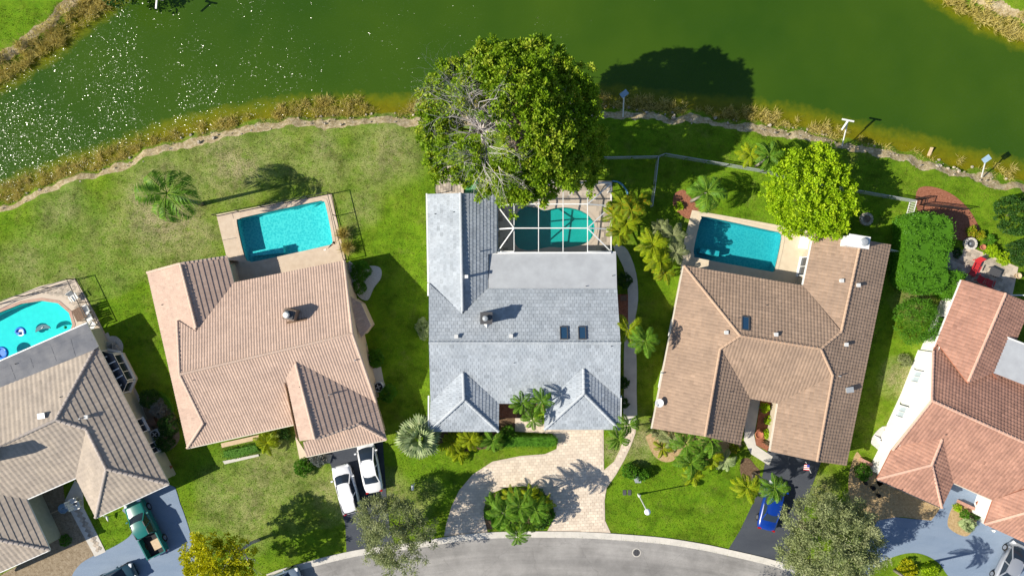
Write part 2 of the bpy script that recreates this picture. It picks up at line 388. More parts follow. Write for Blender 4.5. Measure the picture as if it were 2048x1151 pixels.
def street_mat():
    k = NT('worn_grey_asphalt'); p = k.pos(); cx, cy, _ = G(1090, 2861)
    s = k.n('ShaderNodeVectorMath', operation='SUBTRACT'); k.l(p, s.inputs[0]); s.inputs[1].default_value = (cx, cy, 0)
    ln = k.n('ShaderNodeVectorMath', operation='LENGTH'); k.l(s.outputs[0], ln.inputs[0]); sx = k.n('ShaderNodeSeparateXYZ'); k.l(s.outputs[0], sx.inputs[0])
    cv = k.n('ShaderNodeCombineXYZ'); k.l(ln.outputs['Value'], cv.inputs[0]); k.l(k.math('MULTIPLY', k.math('ARCTAN2', sx.outputs[0], sx.outputs[1]), 4.0), cv.inputs[1])
    lane = k.noise(1.1, 5, .6, cv.outputs[0]); patch = k.noise(.35, 5, .7, p)
    c = k.mix(k.ramp(lane, [(.35, 0), (.65, 1)]), (.32, .305, .29), (.235, .225, .215)); c = k.mix(1, c, k.ramp(patch, [(.35, .80), (.65, 1.18)]), 'MULTIPLY')
    c = k.mix(k.ramp(k.noise(.9, 6, .8, p), [(.64, 0), (.72, .5)]), c, (.40, .38, .36))
    v = k.n('ShaderNodeTexVoronoi'); v.feature = 'DISTANCE_TO_EDGE'; v.inputs['Scale'].default_value = .16
    w_ = k.n('ShaderNodeVectorMath', operation='ADD'); no = k.n('ShaderNodeTexNoise'); no.inputs['Scale'].default_value = 1.2; no.inputs['Detail'].default_value = 5; k.l(p, no.inputs['Vector']); k.l(p, w_.inputs[0]); k.l(no.outputs['Color'], w_.inputs[1]); k.l(w_.outputs[0], v.inputs['Vector'])
    c = k.mix(k.ramp(v.outputs['Distance'], [(.0, .22), (.006, 0)]), c, (.07, .068, .065))
    c = k.mix(1, c, k.ramp(k.noise(40, 2, .8, p), [(.3, .85), (.7, 1.14)]), 'MULTIPLY')
    return k.done(c, .9, k.bump(k.noise(60, 2, .7, p), .35, .02), spec=.2)
M['street'] = street_mat()
M['asph_dark'] = asphalt('dark_sealed_asphalt', (.055, .062, .078), (.072, .080, .095))
M['asph_blue'] = asphalt('blue_grey_asphalt', (.19, .25, .34), (.23, .29, .38))
def paver(name, a, b, joint, sx=.4, sy=.2, rot=0):
    k = NT(name); p = k.mapping(k.pos(), (1, 1, 1), (0, 0, rot))
    br = k.n('ShaderNodeTexBrick'); br.inputs['Scale'].default_value = 1; br.inputs['Brick Width'].default_value = sx
    br.inputs['Row Height'].default_value = sy; br.inputs['Mortar Size'].default_value = .014
    br.inputs['Color1'].default_value = (*a, 1); br.inputs['Color2'].default_value = (*b, 1); br.inputs['Mortar'].default_value = (*joint, 1)
    k.l(p, br.inputs['Vector'])
    c = k.mix(1, br.outputs[0], k.ramp(k.noise(.8, 6, .7, k.pos()), [(.3, .82), (.7, 1.12)]), 'MULTIPLY')
    return k.done(c, .85, k.bump(br.outputs['Fac'], .5, -.01))
M['pav_stone'] = plain('cream_paver', (.72, .62, .50), (.64, .53, .42), scale=1.1, rough=.85, tone=.10, bump=.25, bs=30)
M['pav_joint'] = plain('paver_joint_sand', (.56, .47, .38), rough=.95)
M['pav_grey'] = plain('grey_tumbled_paver', (.46, .39, .31), (.36, .31, .26), scale=3, rough=.85, tone=.35)
M['brickcoping'] = plain('brick_coping', (.50, .33, .26), (.42, .27, .21), scale=3, rough=.85, tone=.35)
def granular(name, cs, sc=6, b=.7):
    k = NT(name); p = k.pos()
    c = k.ramp(k.noise(sc, 6, .8, p), [(.28, cs[0]), (.5, cs[1]), (.72, cs[2])])
    return k.done(c, .95, k.bump(k.noise(sc * 2.2, 4, .8, p), b, .06), spec=.1)
M['mulch_red'] = granular('red_brown_mulch', ((.13, .05, .03), (.30, .12, .07), (.42, .20, .13)))
M['mulch_brown'] = granular('brown_mulch', ((.06, .035, .02), (.14, .09, .055), (.24, .17, .11)))
M['mulch_tan'] = granular('tan_dry_leaf_mulch', ((.26, .17, .08), (.44, .31, .16), (.58, .44, .26)), 4)
M['gravel'] = granular('white_gravel', ((.40, .38, .35), (.58, .56, .52), (.74, .72, .68)), 9)
M['litter'] = granular('dry_litter_bed', ((.14, .10, .06), (.28, .22, .15), (.40, .33, .24)), 3)

# ------------------------------------------------------------------ ground, lake, road, drives
SOUTH = [(-2600, 1500), (-900, 850), (-300, 545), (-80, 455), (0, 428), (60, 402), (130, 377), (200, 354), (270, 330), (350, 298), (430, 280), (500, 268), (600, 255),
         (700, 250), (800, 252), (880, 250), (960, 246), (1080, 240), (1200, 236), (1250, 236), (1300, 243), (1400, 252), (1513, 262), (1560, 270), (1636, 284), (1683, 297),
         (1769, 318), (1843, 334), (1903, 352), (1963, 363), (2036, 381), (2200, 440), (2500, 620), (3400, 1200)]
NEAST = [(3900, 700), (2500, 270), (2250, 120), (2110, 50), (2048, 22), (1989, -2), (1900, -60), (1800, -200), (1700, -900)]
NWEST = [(420, -900), (330, -220), (230, -70), (133, 0), (87, 43), (43, 74), (0, 98), (-120, 170), (-500, 300), (-1500, 700), (-2600, 900)]
LAKE = [tuple(G(x, y)[:2]) for x, y in SOUTH + NEAST + NWEST]
def seg_dist(X, Y, P):
    D = np.full(X.shape, 1e9); n = len(P)
    for i in range(n):
        ax, ay = P[i]; bx, by = P[(i + 1) % n]; dx, dy = bx - ax, by - ay; L = dx * dx + dy * dy + 1e-9
        t = np.clip(((X - ax) * dx + (Y - ay) * dy) / L, 0, 1)
        D = np.minimum(D, np.hypot(X - ax - t * dx, Y - ay - t * dy))
    return D
def in_poly_np(X, Y, P):
    c = np.zeros(X.shape, bool); n = len(P); j = n - 1
    for i in range(n):
        xi, yi = P[i][0], P[i][1]; xj, yj = P[j][0], P[j][1]
        c ^= ((yi > Y) != (yj > Y)) & (X < (xj - xi) * (Y - yi) / (yj - yi + 1e-12) + xi); j = i
    return c
def lake_sd(X, Y):
    D = seg_dist(X, Y, LAKE); return np.where(in_poly_np(X, Y, LAKE), D, -D)
def vnoise(X, Y, s, seed=0):
    r = np.random.default_rng(seed); T = r.random((256, 256))
    x, y = X / s + 1000.3, Y / s + 1000.7; i, j = np.floor(x).astype(int), np.floor(y).astype(int); fx, fy = x - i, y - j
    fx = fx * fx * (3 - 2 * fx); fy = fy * fy * (3 - 2 * fy)
    g = lambda a, b: T[a % 256, b % 256]
    return (g(i, j) * (1 - fx) + g(i + 1, j) * fx) * (1 - fy) + (g(i, j + 1) * (1 - fx) + g(i + 1, j + 1) * fx) * fy
POOLS = {
 'p1': [(-80, 668), (0, 625), (45, 607), (85, 601), (118, 606), (140, 625), (147, 648), (140, 668), (122, 690), (90, 706), (0, 752), (-80, 790)],
 'p2': smooth_px([(475, 446), (480, 438), (500, 432), (630, 404), (645, 403), (652, 410), (665, 475), (664, 487), (655, 491), (520, 521), (500, 522), (490, 512)], 3),
 'p3': smooth_px([(1028, 440), (1036, 424), (1048, 414), (1071, 415), (1089, 421), (1113, 416), (1142, 416), (1172, 427), (1188, 447), (1186, 470), (1168, 488), (1129, 495), (1098, 494), (1067, 500), (1045, 499), (1032, 490), (1027, 465)], 3),
 'p4': smooth_px([(1397, 450), (1402, 437), (1414, 434), (1540, 461), (1557, 465), (1562, 478), (1550, 535), (1545, 543), (1530, 541), (1400, 517), (1388, 510), (1387, 496)], 3)}
WZ = -0.10
POOLW = {k: [tuple(G(x, y, WZ)[:2]) for x, y in v] for k, v in POOLS.items()}
xs = np.concatenate([[-1800, -700, -350, -200], np.arange(-130, -54, 2.0), np.arange(-54, 54.01, .27), np.arange(56, 132, 2.0), [200, 350, 700, 1800]])
ys = np.concatenate([[-1800, -700, -350, -200], np.arange(-110, -32, 2.0), np.arange(-32, 32.01, .27), np.arange(34, 112, 2.0), [200, 350, 700, 1800]])
X, Y = np.meshgrid(xs, ys); sd = lake_sd(X, Y) + (vnoise(X, Y, 1.6, 1) - .5) * .8 + (vnoise(X, Y, .6, 2) - .5) * .35
band = np.clip(vnoise(X, Y, 7, 5) * 1.1, .35, 1)
Z = np.where(sd < -.05, 0, -np.clip(sd * .55, 0, .8) - np.clip((sd - 1.7) * .33, 0, 2.6)); Z += (vnoise(X, Y, .5, 3) - .5) * .12 * ((sd > 0) & (sd < 2.5))
Z += (vnoise(X, Y, 3, 9) - .5) * .03 * (sd < -1)
Z = np.minimum(Z, np.where(sd < -.3, -0.0, 9)); Z[sd < -.3] = np.minimum(Z[sd < -.3], 0)
dryspots = [(330, 420, 110, 1.0), (250, 440, 60, .6), (560, 300, 110, .5), (760, 300, 80, .55), (720, 420, 50, .4), (100, 540, 90, .45), (450, 340, 90, .8), (200, 480, 90, .5),
            (560, 960, 90, .6), (480, 1000, 90, .5), (650, 990, 50, .6), (830, 1000, 50, .4), (1280, 880, 45, .9), (1830, 600, 40, .7), (1800, 760, 40, .8), (1640, 980, 30, .6), (1230, 900, 25, .9),
            (785, 985, 40, .7), (50, 1120, 90, .4), (640, 320, 80, .5), (120, 420, 60, .4)]
lushspots = [(120, 450, 130, .7), (450, 540, 60, .7), (480, 960, 130, .6), (640, 300, 60, .5), (220, 560, 90, .9), (800, 480, 110, .8), (760, 640, 160, 1), (840, 700, 80, 1), (60, 60, 140, .9), (1350, 1000, 180, .8), (1500, 400, 200, .8), (1250, 270, 120, 1), (1980, 430, 120, .8),
             (870, 940, 110, .8), (230, 700, 90, 1), (220, 1060, 50, 1), (1700, 430, 150, .9), (380, 700, 90, .9), (1310, 560, 90, .7), (1780, 700, 80, .5), (60, 440, 80, .7)]
def spots(L):
    a = np.zeros(X.shape)
    for px, py, r, s in L:
        c = G(px, py); d = np.hypot(X - c.x, Y - c.y) / (r * H / F); a = np.maximum(a, s * np.clip(1.35 - d, 0, 1))
    return np.clip(a + (vnoise(X, Y, 2.2, 11) - .5) * .5 * (a > 0.02), 0, 1)
dry, lush = spots(dryspots), spots(lushspots)
sandw = np.clip(np.minimum((sd + .12) / .35, (1.15 - sd) / .6), 0, 1)
wetw = np.clip((sd - 1.1) / .7, 0, 1)
ny, nx = X.shape; idx = np.arange(nx * ny).reshape(ny, nx)
q = np.stack([idx[:-1, :-1], idx[:-1, 1:], idx[1:, 1:], idx[1:, :-1]], -1)
hole = np.zeros(X.shape, bool)
for P in POOLW.values():
    hole |= in_poly_np(X, Y, P) | (seg_dist(X, Y, P) < .18)
keep = ~(hole[:-1, :-1] | hole[:-1, 1:] | hole[1:, 1:] | hole[1:, :-1])
q = q[keep]
def np_mesh(name, V, Q, mats, attrs={}, smooth=False, tone=None, k=4):
    me = bpy.data.meshes.new(name); me.vertices.add(len(V)); me.vertices.foreach_set('co', np.ascontiguousarray(V, dtype=np.float32).ravel())
    me.loops.add(Q.size); me.loops.foreach_set('vertex_index', np.ascontiguousarray(Q, dtype=np.int32).ravel())
    me.polygons.add(len(Q)); me.polygons.foreach_set('loop_start', np.arange(0, Q.size, k, dtype=np.int32))
    me.materials.append(mats)
    for a, v in attrs.items():
        at = me.attributes.new(a, 'FLOAT', 'POINT'); at.data.foreach_set('value', np.ascontiguousarray(v, dtype=np.float32).ravel())
    if tone is not None:
        at = me.attributes.new('tone', 'FLOAT', 'FACE'); at.data.foreach_set('value', np.ascontiguousarray(tone, dtype=np.float32))
    me.update(calc_edges=True)
    me.polygons.foreach_set('use_smooth', [smooth] * len(Q)); return me
V = np.stack([X, Y, Z], -1).reshape(-1, 3)
gm = np_mesh('ground', V, q, M['ground'], dict(dry=dry, lush=lush, sand=sandw, wet=wetw), True)
tag(link('ground', gm), kind='structure')
WATER_Z = -0.72
xs2 = np.concatenate([[-1500, -500, -250], np.arange(-120, 121, .6), [250, 500, 1500]]); ys2 = np.concatenate([[-250, -120], np.arange(-60, 90, .6), [150, 400, 1500]])
X2, Y2 = np.meshgrid(xs2, ys2); sd2 = lake_sd(X2, Y2); dep = np.clip((sd2 - .8) / 3.7, 0, 1)
i2 = np.arange(X2.size).reshape(X2.shape); q2 = np.stack([i2[:-1, :-1], i2[:-1, 1:], i2[1:, 1:], i2[1:, :-1]], -1).reshape(-1, 4)
s_ok = (sd2.ravel() > -3)[q2].any(1); q2 = q2[s_ok]
wm = np_mesh('lake_water', np.stack([X2, Y2, np.full(X2.shape, WATER_Z)], -1).reshape(-1, 3), q2, M['water'], dict(depth=dep), True)
tag(link('lake_water', wm), kind='structure')

SHEETS = {}
def sheet(name, pts, z1, m, z0=None, holes=(), zpx=0, parent=None, kind='structure', mside=None):
    b = MB(); P = [G(x, y, zpx) for x, y in pts]; Hs = [[G(x, y, zpx) for x, y in h] if not isinstance(h[0], Vector) else h for h in holes]
    b.prism(P, (z1 - .15) if z0 is None else z0, z1, Hs, 0, 1 if mside else None)
    o = b.build(name, [m, mside] if mside else m, parent)
    SHEETS[o.name] = [(p.x, p.y) for p in P]
    if kind: tag(o, kind=kind)
    return o
KERB = [(300, 1290), (420, 1200), (533, 1147), (590, 1129), (640, 1115), (690, 1103), (733, 1095), (833, 1082), (912, 1069), (977, 1063), (1040, 1061), (1094, 1061), (1160, 1062), (1220, 1065), (1320, 1073), (1400, 1085),
        (1457, 1097), (1553, 1120), (1650, 1153), (1760, 1210), (1850, 1290)]
KC = smooth_px(KERB, 4, False)
def off_px(L, d):
    out = []
    for i, p in enumerate(L):
        a, b = L[max(0, i - 1)], L[min(len(L) - 1, i + 1)]; dx, dy = b[0] - a[0], b[1] - a[1]; n = math.hypot(dx, dy)
        out.append((p[0] - dy / n * d, p[1] + dx / n * d))
    return out
k2, k3, k4 = off_px(KC, 13), off_px(KC, 178), off_px(KC, 191)
sheet('street', k2 + k3[::-1], .012, M['street'], -.2)
# kerb blocks: cast concrete sections with open joints
kb = empty('kerb', label=None); tag(kb, kind='structure')
for j, (La, Lb) in enumerate(((KC, k2), (k4, k3))):
    for i in range(len(La) - 1):
        cx, cy = La[i]
        if not (520 < cx < 1700) : continue
        P = [G(*La[i]), G(*La[i + 1]), G(*Lb[i + 1]), G(*Lb[i])]
        c = sum(P, Vector()) / 4; P = [c + (p - c) * .992 for p in P]
        b = MB(); za, zb = .11, .03
        top = [P[0].xy.to_3d() + Vector((0, 0, za)), P[1].xy.to_3d() + Vector((0, 0, za)), P[2].xy.to_3d() + Vector((0, 0, zb)), P[3].xy.to_3d() + Vector((0, 0, zb))]
        bot = [Vector((p.x, p.y, -.1)) for p in P]
        b.add(top + bot, [(3, 2, 1, 0), (0, 1, 5, 4), (1, 2, 6, 5), (2, 3, 7, 6), (3, 0, 4, 7)])
        b.build('kerb_section', M['concrete'], kb)
# ---- drives
sheet('driveway_dark_west', [(650, 900), (765, 875), (771, 960), (774, 1005), (780, 1060), (790, 1088), (693, 1103), (691, 1050), (683, 1020), (677, 1000), (666, 940)], .03, M['asph_dark'])
sheet('driveway_dark_east', [(1536, 895), (1645, 915), (1622, 975), (1600, 1040), (1580, 1100), (1575, 1127), (1457, 1097), (1480, 1060), (1500, 1018), (1520, 975)], .03, M['asph_dark'])
sheet('driveway_grey_west', smooth_px([(250, 1012), (338, 968), (360, 1005), (380, 1062), (392, 1105), (402, 1160), (440, 1230), (150, 1260), (140, 1170), (155, 1133), (180, 1114), (205, 1103), (240, 1085), (262, 1068), (268, 1048), (256, 1030)], 3), .03, M['asph_blue'])
sheet('driveway_blue_east', [(1895, 955), (1995, 985), (2150, 1080), (2150, 1300), (1700, 1300), (1690, 1200), (1720, 1150), (1735, 1100), (1742, 1060), (1755, 1040), (1790, 1033), (1830, 1037), (1862, 1040), (1876, 1022), (1890, 995)], .03, M['asph_blue'])
DR = [(1083, 845), (1112, 858), (1207, 858), (1208, 939), (1228, 922), (1240, 898), (1248, 868), (1248, 845), (1272, 845), (1271, 865), (1262, 890), (1248, 920), (1232, 948), (1213, 975), (1209, 1000), (1210, 1040), (1222, 1066),
      (1160, 1063), (1094, 1062), (1106, 1040), (1108, 1018), (1098, 993), (1075, 977), (1045, 971), (1010, 974), (985, 985), (971, 1003), (967, 1030), (975, 1063), (888, 1071), (893, 1045), (903, 1012), (918, 980), (945, 948),
      (985, 922), (1040, 911), (1090, 907), (1113, 897), (1116, 878), (1104, 866), (1030, 862), (1030, 835), (1083, 835)]
drv = sheet('driveway_pavers', DR, .03, M['pav_joint'])
DW = [G(x, y) for x, y in DR]
def pave(name, poly, w_, h_, z, m, parent, rot=0, tonef=None, gap=.012, kindstuff=True, single=0, thick=.03):
    """single paving stones laid in running bond inside a polygon"""
    ca, sa = math.cos(rot), math.sin(rot)
    L = [(p[0] * ca + p[1] * sa, -p[0] * sa + p[1] * ca) for p in poly]
    u0, u1 = min(a for a, _ in L), max(a for a, _ in L); v0, v1 = min(b for _, b in L), max(b for _, b in L)
    b = MB(); r = 0; v = v0
    while v < v1:
        u = u0 + (r % 2) * w_ * .5 - w_
        while u < u1:
            cs = [(u + gap, v + gap), (u + w_ - gap, v + gap), (u + w_ - gap, v + h_ - gap), (u + gap, v + h_ - gap)]
            if all(in_poly(a, c, L) for a, c in cs):
                t = random.random(); zz = z + random.uniform(0, .008)
                P = [(a * ca - c * sa, a * sa + c * ca) for a, c in cs]
                b.add([(x, y, zz) for x, y in P] + [(x, y, z - thick) for x, y in P], [(0, 1, 2, 3), (4, 5, 1, 0), (5, 6, 2, 1), (6, 7, 3, 2), (7, 4, 0, 3)], 0, t)
            u += w_
        v += h_; r += 1
    o = b.build(name, m, parent); tag(o, kind='stuff'); return o
pave('paver', DW, .42, .28, .045, M['pav_stone'], drv, R(3))
# paths
sheet('side_path', smooth_px([(1248, 846), (1272, 846), (1273, 780), (1273, 720), (1269, 650), (1276, 600), (1272, 545), (1255, 500), (1238, 490), (1226, 492), (1240, 520), (1250, 545), (1256, 590), (1252, 650), (1248, 700), (1248, 780)], 3), .035, M['concrete'])
sheet('entry_path_east', [(1497, 790), (1521, 794), (1508, 870), (1512, 890), (1545, 912), (1538, 930), (1502, 907), (1488, 880), (1490, 830)], .04, M['concrete'])
sheet('entry_path_west', [(590, 870), (612, 905), (665, 908), (660, 925), (620, 925), (600, 920)], .04, M['coral2'])
wp = sheet('front_walk_west', [(150, 960), (130, 1000), (190, 1112), (212, 1102), (168, 1015), (165, 970)], .04, M['concrete'])
pave('paver', pxpoly([(135, 1000), (192, 1108), (209, 1100), (160, 1005)]), .3, .3, .055, M['pav_grey'], wp, R(-28))
sheet('dry_bed_west', [(0, 1150), (-60, 1190), (-30, 1260), (140, 1200), (155, 1133), (192, 1112), (130, 1000), (125, 960), (60, 985), (98, 1095)], .022, M['litter'])
sheet('gravel_strip', smooth_px([(1876, 672), (1858, 686), (1835, 735), (1818, 775), (1800, 815), (1785, 850), (1765, 852), (1748, 868), (1742, 885), (1752, 895), (1764, 912), (1752, 955), (1770, 965), (1850, 850), (1890, 700)], 3), .02, M['gravel'])
sheet('leaf_bed_east', smooth_px([(1712, 905), (1725, 915), (1765, 958), (1830, 985), (1885, 1012), (1866, 1042), (1830, 1036), (1790, 1033), (1745, 1047), (1725, 1040), (1700, 1000), (1698, 950)], 4), .02, M['mulch_tan'])
sheet('red_mulch_bed_east', smooth_px([(1836, 378), (1862, 373), (1900, 386), (1932, 412), (1952, 442), (1960, 468), (1935, 482), (1890, 470), (1850, 440), (1832, 410)], 4), .02, M['mulch_red'])
sheet('red_mulch_bed_middle', smooth_px([(1352, 385), (1368, 380), (1385, 400), (1400, 420), (1378, 438), (1350, 418), (1346, 398)], 4), .02, M['mulch_red'])
sheet('red_mulch_strip', [(1234, 588), (1256, 588), (1256, 646), (1238, 646)], .05, M['mulch_red'])
sheet('entry_bed_east', [(1521, 796), (1556, 806), (1541, 905), (1510, 888), (1512, 860)], .03, M['mulch_red'])
sheet('planting_bed_front_east', smooth_px([(1300, 866), (1298, 890), (1308, 910), (1325, 922), (1345, 921), (1365, 905), (1400, 915), (1440, 930), (1462, 905), (1482, 885), (1400, 860)], 4), .02, M['mulch_tan'])
sheet('front_garden_bed', [(858, 862), (997, 862), (998, 806), (1085, 806), (1030, 862), (1025, 890), (905, 905), (865, 880)], .018, M['mulch_brown'])
sheet('island_bed', smooth_px([(975, 1058), (970, 1030), (974, 1004), (990, 987), (1015, 978), (1045, 975), (1075, 981), (1095, 996), (1104, 1018), (1102, 1038), (1092, 1050), (1040, 1046), (1000, 1050)], 3), .025, M['mulch_brown'])
sheet('kidney_bed', smooth_px([(1484, 918), (1498, 916), (1510, 930), (1520, 942), (1514, 956), (1500, 962), (1486, 958), (1480, 938)], 4), .02, M['mulch_brown'])
sheet('island_lawn_east', smooth_px([(1738, 1150), (1760, 1125), (1800, 1108), (1835, 1105), (1868, 1118), (1888, 1140), (1900, 1190), (1740, 1230)], 4), .045, M['ground'])
sheet('drive_island_bed_east', smooth_px([(1912, 1005), (1928, 1008), (1955, 1024), (1948, 1052), (1935, 1070), (1918, 1068), (1898, 1055), (1895, 1040), (1902, 1018)], 4), .045, M['mulch_tan'])
sheet('rock_bed', smooth_px([(712, 560), (735, 533), (760, 535), (762, 555), (748, 575), (735, 600), (715, 590)], 4), .02, M['gravel'])
sheet('shrub_bed_west', smooth_px([(285, 790), (315, 785), (342, 810), (355, 850), (358, 880), (335, 900), (310, 870), (290, 830)], 4), .02, M['litter'])
sheet('porch_red', [(998, 800), (1034, 800), (1034, 835), (998, 835)], .06, M['mulch_red'])
sheet('service_pad', [(738, 738), (762, 733), (768, 765), (744, 772)], .06, M['concrete'])
# small fallen-leaf / rock litter along the shore
V_, F_, T_ = [], [], []
def scatter_rocks(n):
    b = MB()
    for _ in range(n):
        t = random.random() * (len(SHP) - 1); i = int(t); f = t - i
        x = SHP[i][0] * (1 - f) + SHP[i + 1][0] * f; y = SHP[i][1] * (1 - f) + SHP[i + 1][1] * f
        p = G(x, y); d = random.uniform(.0, 1.3); p.y += d + .1; p.x += random.uniform(-.3, .3)
        r = random.choice((.06, .08, .1, .14, .2)) * random.uniform(.7, 1.2); z = -min(.72, d * .55)
        a0 = random.random() * 6; vs = []
        for k in range(5): vs.append((p.x + r * math.cos(a0 + k * 1.256) * random.uniform(.7, 1.2), p.y + r * math.sin(a0 + k * 1.256) * random.uniform(.7, 1.2), z - .08))
        for k in range(5): vs.append((p.x + .6 * r * math.cos(a0 + k * 1.256), p.y + .6 * r * math.sin(a0 + k * 1.256), z + r * random.uniform(.4, .8)))
        b.add(vs, [(k, (k + 1) % 5, 5 + (k + 1) % 5, 5 + k) for k in range(5)] + [(5, 6, 7, 8, 9)], 0, random.random())
    tag(b.build('shore_rocks', M['rock']), kind='stuff')
SHP = [p for p in SOUTH if -90 < p[0] < 2100]
scatter_rocks(260)

# ------------------------------------------------------------------ pools
M['band'] = plain('waterline_tile', (.06, .16, .24), (.10, .26, .34), scale=12, rough=.3)
def pool(key, deckpts, deckmat, plaster, label, dz=.05, floor=-1.4, coping=None, joints=(), step=None):
    root = empty('swimming_pool', sum((Vector((*p, 0)) for p in POOLW[key]), Vector()) / len(POOLW[key]), label=label, cat='swimming pool')
    inv = Matrix.Translation(-root.location)
    P = [Vector((x, y, 0)) for x, y in POOLW[key]]
    cop = offset_poly(P, -.28)
    deck = sheet('pool_deck', deckpts, dz, deckmat, -.2, holes=[cop])
    tag(deck, kind='structure')
    b = MB(); b.prism(cop, -.2, dz + .03, [P]); o = b.build('coping', coping or deckmat, root, mw=inv)
    b = MB(); n = len(P)
    inner = offset_poly(P, -.02)
    vs = [(p.x, p.y, dz + .0) for p in inner] + [(p.x, p.y, floor) for p in inner]
    b.add(vs, [(i, n + i, n + (i + 1) % n, (i + 1) % n) for i in range(n)]); b.prism(inner, floor, floor)
    b.build('shell', plaster, root, mw=inv)
    if step:
        b = MB(); b.prism([G(x, y, -.3) for x, y in step], floor, -.45); b.build('steps', plaster, root, mw=inv)
    b = MB(); band = offset_poly(P, .0); n = len(band); b.add([(p.x, p.y, dz) for p in band] + [(p.x, p.y, WZ - .12) for p in band], [(i, n + i, n + (i + 1) % n, (i + 1) % n) for i in range(n)]); b.build('waterline_tile', M['band'], root, mw=inv)
    b = MB(); b.prism(inner, WZ, WZ); b.build('water_surface', M['poolwater'], root, mw=inv)
    for (a, c) in joints:
        b = MB(); p, q_ = G(*a), G(*c); p.z = q_.z = dz + .002; b.bar(p, q_, .035, .006); b.build('expansion_joint', M['dark_metal'], deck)
    return root, deck
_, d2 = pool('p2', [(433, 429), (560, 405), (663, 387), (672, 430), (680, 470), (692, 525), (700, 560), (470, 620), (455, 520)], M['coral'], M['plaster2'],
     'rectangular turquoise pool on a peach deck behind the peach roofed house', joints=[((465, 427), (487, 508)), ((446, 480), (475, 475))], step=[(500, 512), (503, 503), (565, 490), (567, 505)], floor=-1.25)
_, d4 = pool('p4', [(1384, 420), (1500, 440), (1632, 464), (1628, 480), (1606, 590), (1360, 550), (1368, 480)], M['coral2'], M['plaster4'],
     'rectangular blue pool half in tree shade on a cream deck by the brown roof', floor=-1.5, step=[(1400, 505), (1402, 495), (1440, 502), (1438, 512)])
_, d3 = pool('p3', [(985, 392), (940, 392), (935, 375), (960, 358), (1224, 362), (1224, 520), (985, 520)], M['pav_joint'], M['plaster3'], 'curvy teal pool under the white framed screen cage', floor=-1.3)
pave('paver', pxpoly([(985, 364), (1222, 364), (1222, 505), (1188, 505), (1200, 470), (1200, 445), (1180, 416), (1142, 404), (1110, 406), (1090, 410), (1050, 402), (1025, 420), (1015, 470), (1025, 505), (987, 505)]), .5, .5, .06, M['pav_grey'], d3, 0)
_, d1 = pool('p1', [(-90, 645), (0, 604), (80, 572), (150, 556), (190, 625), (222, 690), (215, 700), (-90, 830)], M['pav_joint'], M['plaster1'], 'bright aqua pool with rounded end and inflatables beside the grey flat roof', coping=M['brickcoping'], floor=-1.1)
pave('paver', pxpoly([(-85, 650), (0, 610), (80, 576), (149, 560), (215, 688), (180, 705), (120, 712), (150, 690), (162, 650), (155, 622), (130, 598), (88, 588), (40, 596), (-85, 655)]), .24, .16, .06, M['pav_grey'], d1, R(25))
sheet('paver_patio', [(870, 334), (925, 330), (928, 389), (872, 389)], .03, M['pav_joint'])
pave('paver', pxpoly([(871, 335), (925, 331), (927, 389), (873, 389)]), .4, .28, .05, M['pav_grey'], None, R(90)).name = 'patio_pavers'
bpy.data.objects['patio_pavers'].parent = bpy.data.objects['paver_patio']
sheet('artificial_turf', [(930, 362), (958, 362), (958, 386), (930, 386)], .06, plain('turf_green', (.08, .28, .10), (.06, .22, .08)))
sheet('patio_stone', [(1908, 500), (1925, 500), (1935, 490), (1950, 498), (2036, 534), (2022, 600), (1900, 575), (1885, 530), (1895, 508)], .045, M['pav_joint'])
pave('paver', pxpoly([(1909, 502), (1926, 502), (1936, 493), (1950, 500), (2035, 536), (2021, 598), (1902, 573), (1888, 530), (1896, 510)]), .5, .34, .06, M['pav_grey'], bpy.data.objects['patio_stone'], R(-24))

# ------------------------------------------------------------------ roofs
class Slope:
    def __init__(s, A, B, Rr, poly, e=.40, w=.33, style='flat', tiles=True, single=0):
        A, B, C = G(*A), G(*B), G(*Rr); n = (B - A).cross(C - A).normalized()
        if n.z < 0: n = -n
        s.o = A; s.n = n; s.tiles = tiles; s.e = e; s.w = w; s.style = style; s.single = single
        s.u = Vector((-n.y, n.x, 0)); s.u = s.u.normalized() if s.u.length > 1e-3 else Vector((1, 0, 0))
        s.v = n.cross(s.u).normalized()
        if s.v.z < 0: s.v = -s.v; s.u = -s.u
        s.px = poly; s.P = [s.at(*p) for p in poly]
    def at(s, px, py):
        o = Vector((0, 0, H)); d = Vector(((px - 1024) / F, (575.5 - py) / F, -1)); t = (s.o - o).dot(s.n) / d.dot(s.n); return o + d * t
    def z(s, px, py): return s.at(px, py).z
def clip_poly(pts, tri):
    """Sutherland-Hodgman: 3D points (u,v,h) against a ccw triangle in uv"""
    out = pts
    for i in range(3):
        ax, ay = tri[i]; bx, by = tri[(i + 1) % 3]; ex, ey = bx - ax, by - ay; inp = out; out = []
        if not inp: return []
        ds = [ex * (p[1] - ay) - ey * (p[0] - ax) for p in inp]
        for j in range(len(inp)):
            p, q_, dp, dq = inp[j - 1], inp[j], ds[j - 1], ds[j]
            if (dp >= 0) != (dq >= 0):
                t = dp / (dp - dq); out.append(tuple(p[k] + (q_[k] - p[k]) * t for k in range(3)))
            if dq >= 0: out.append(q_)
    return out
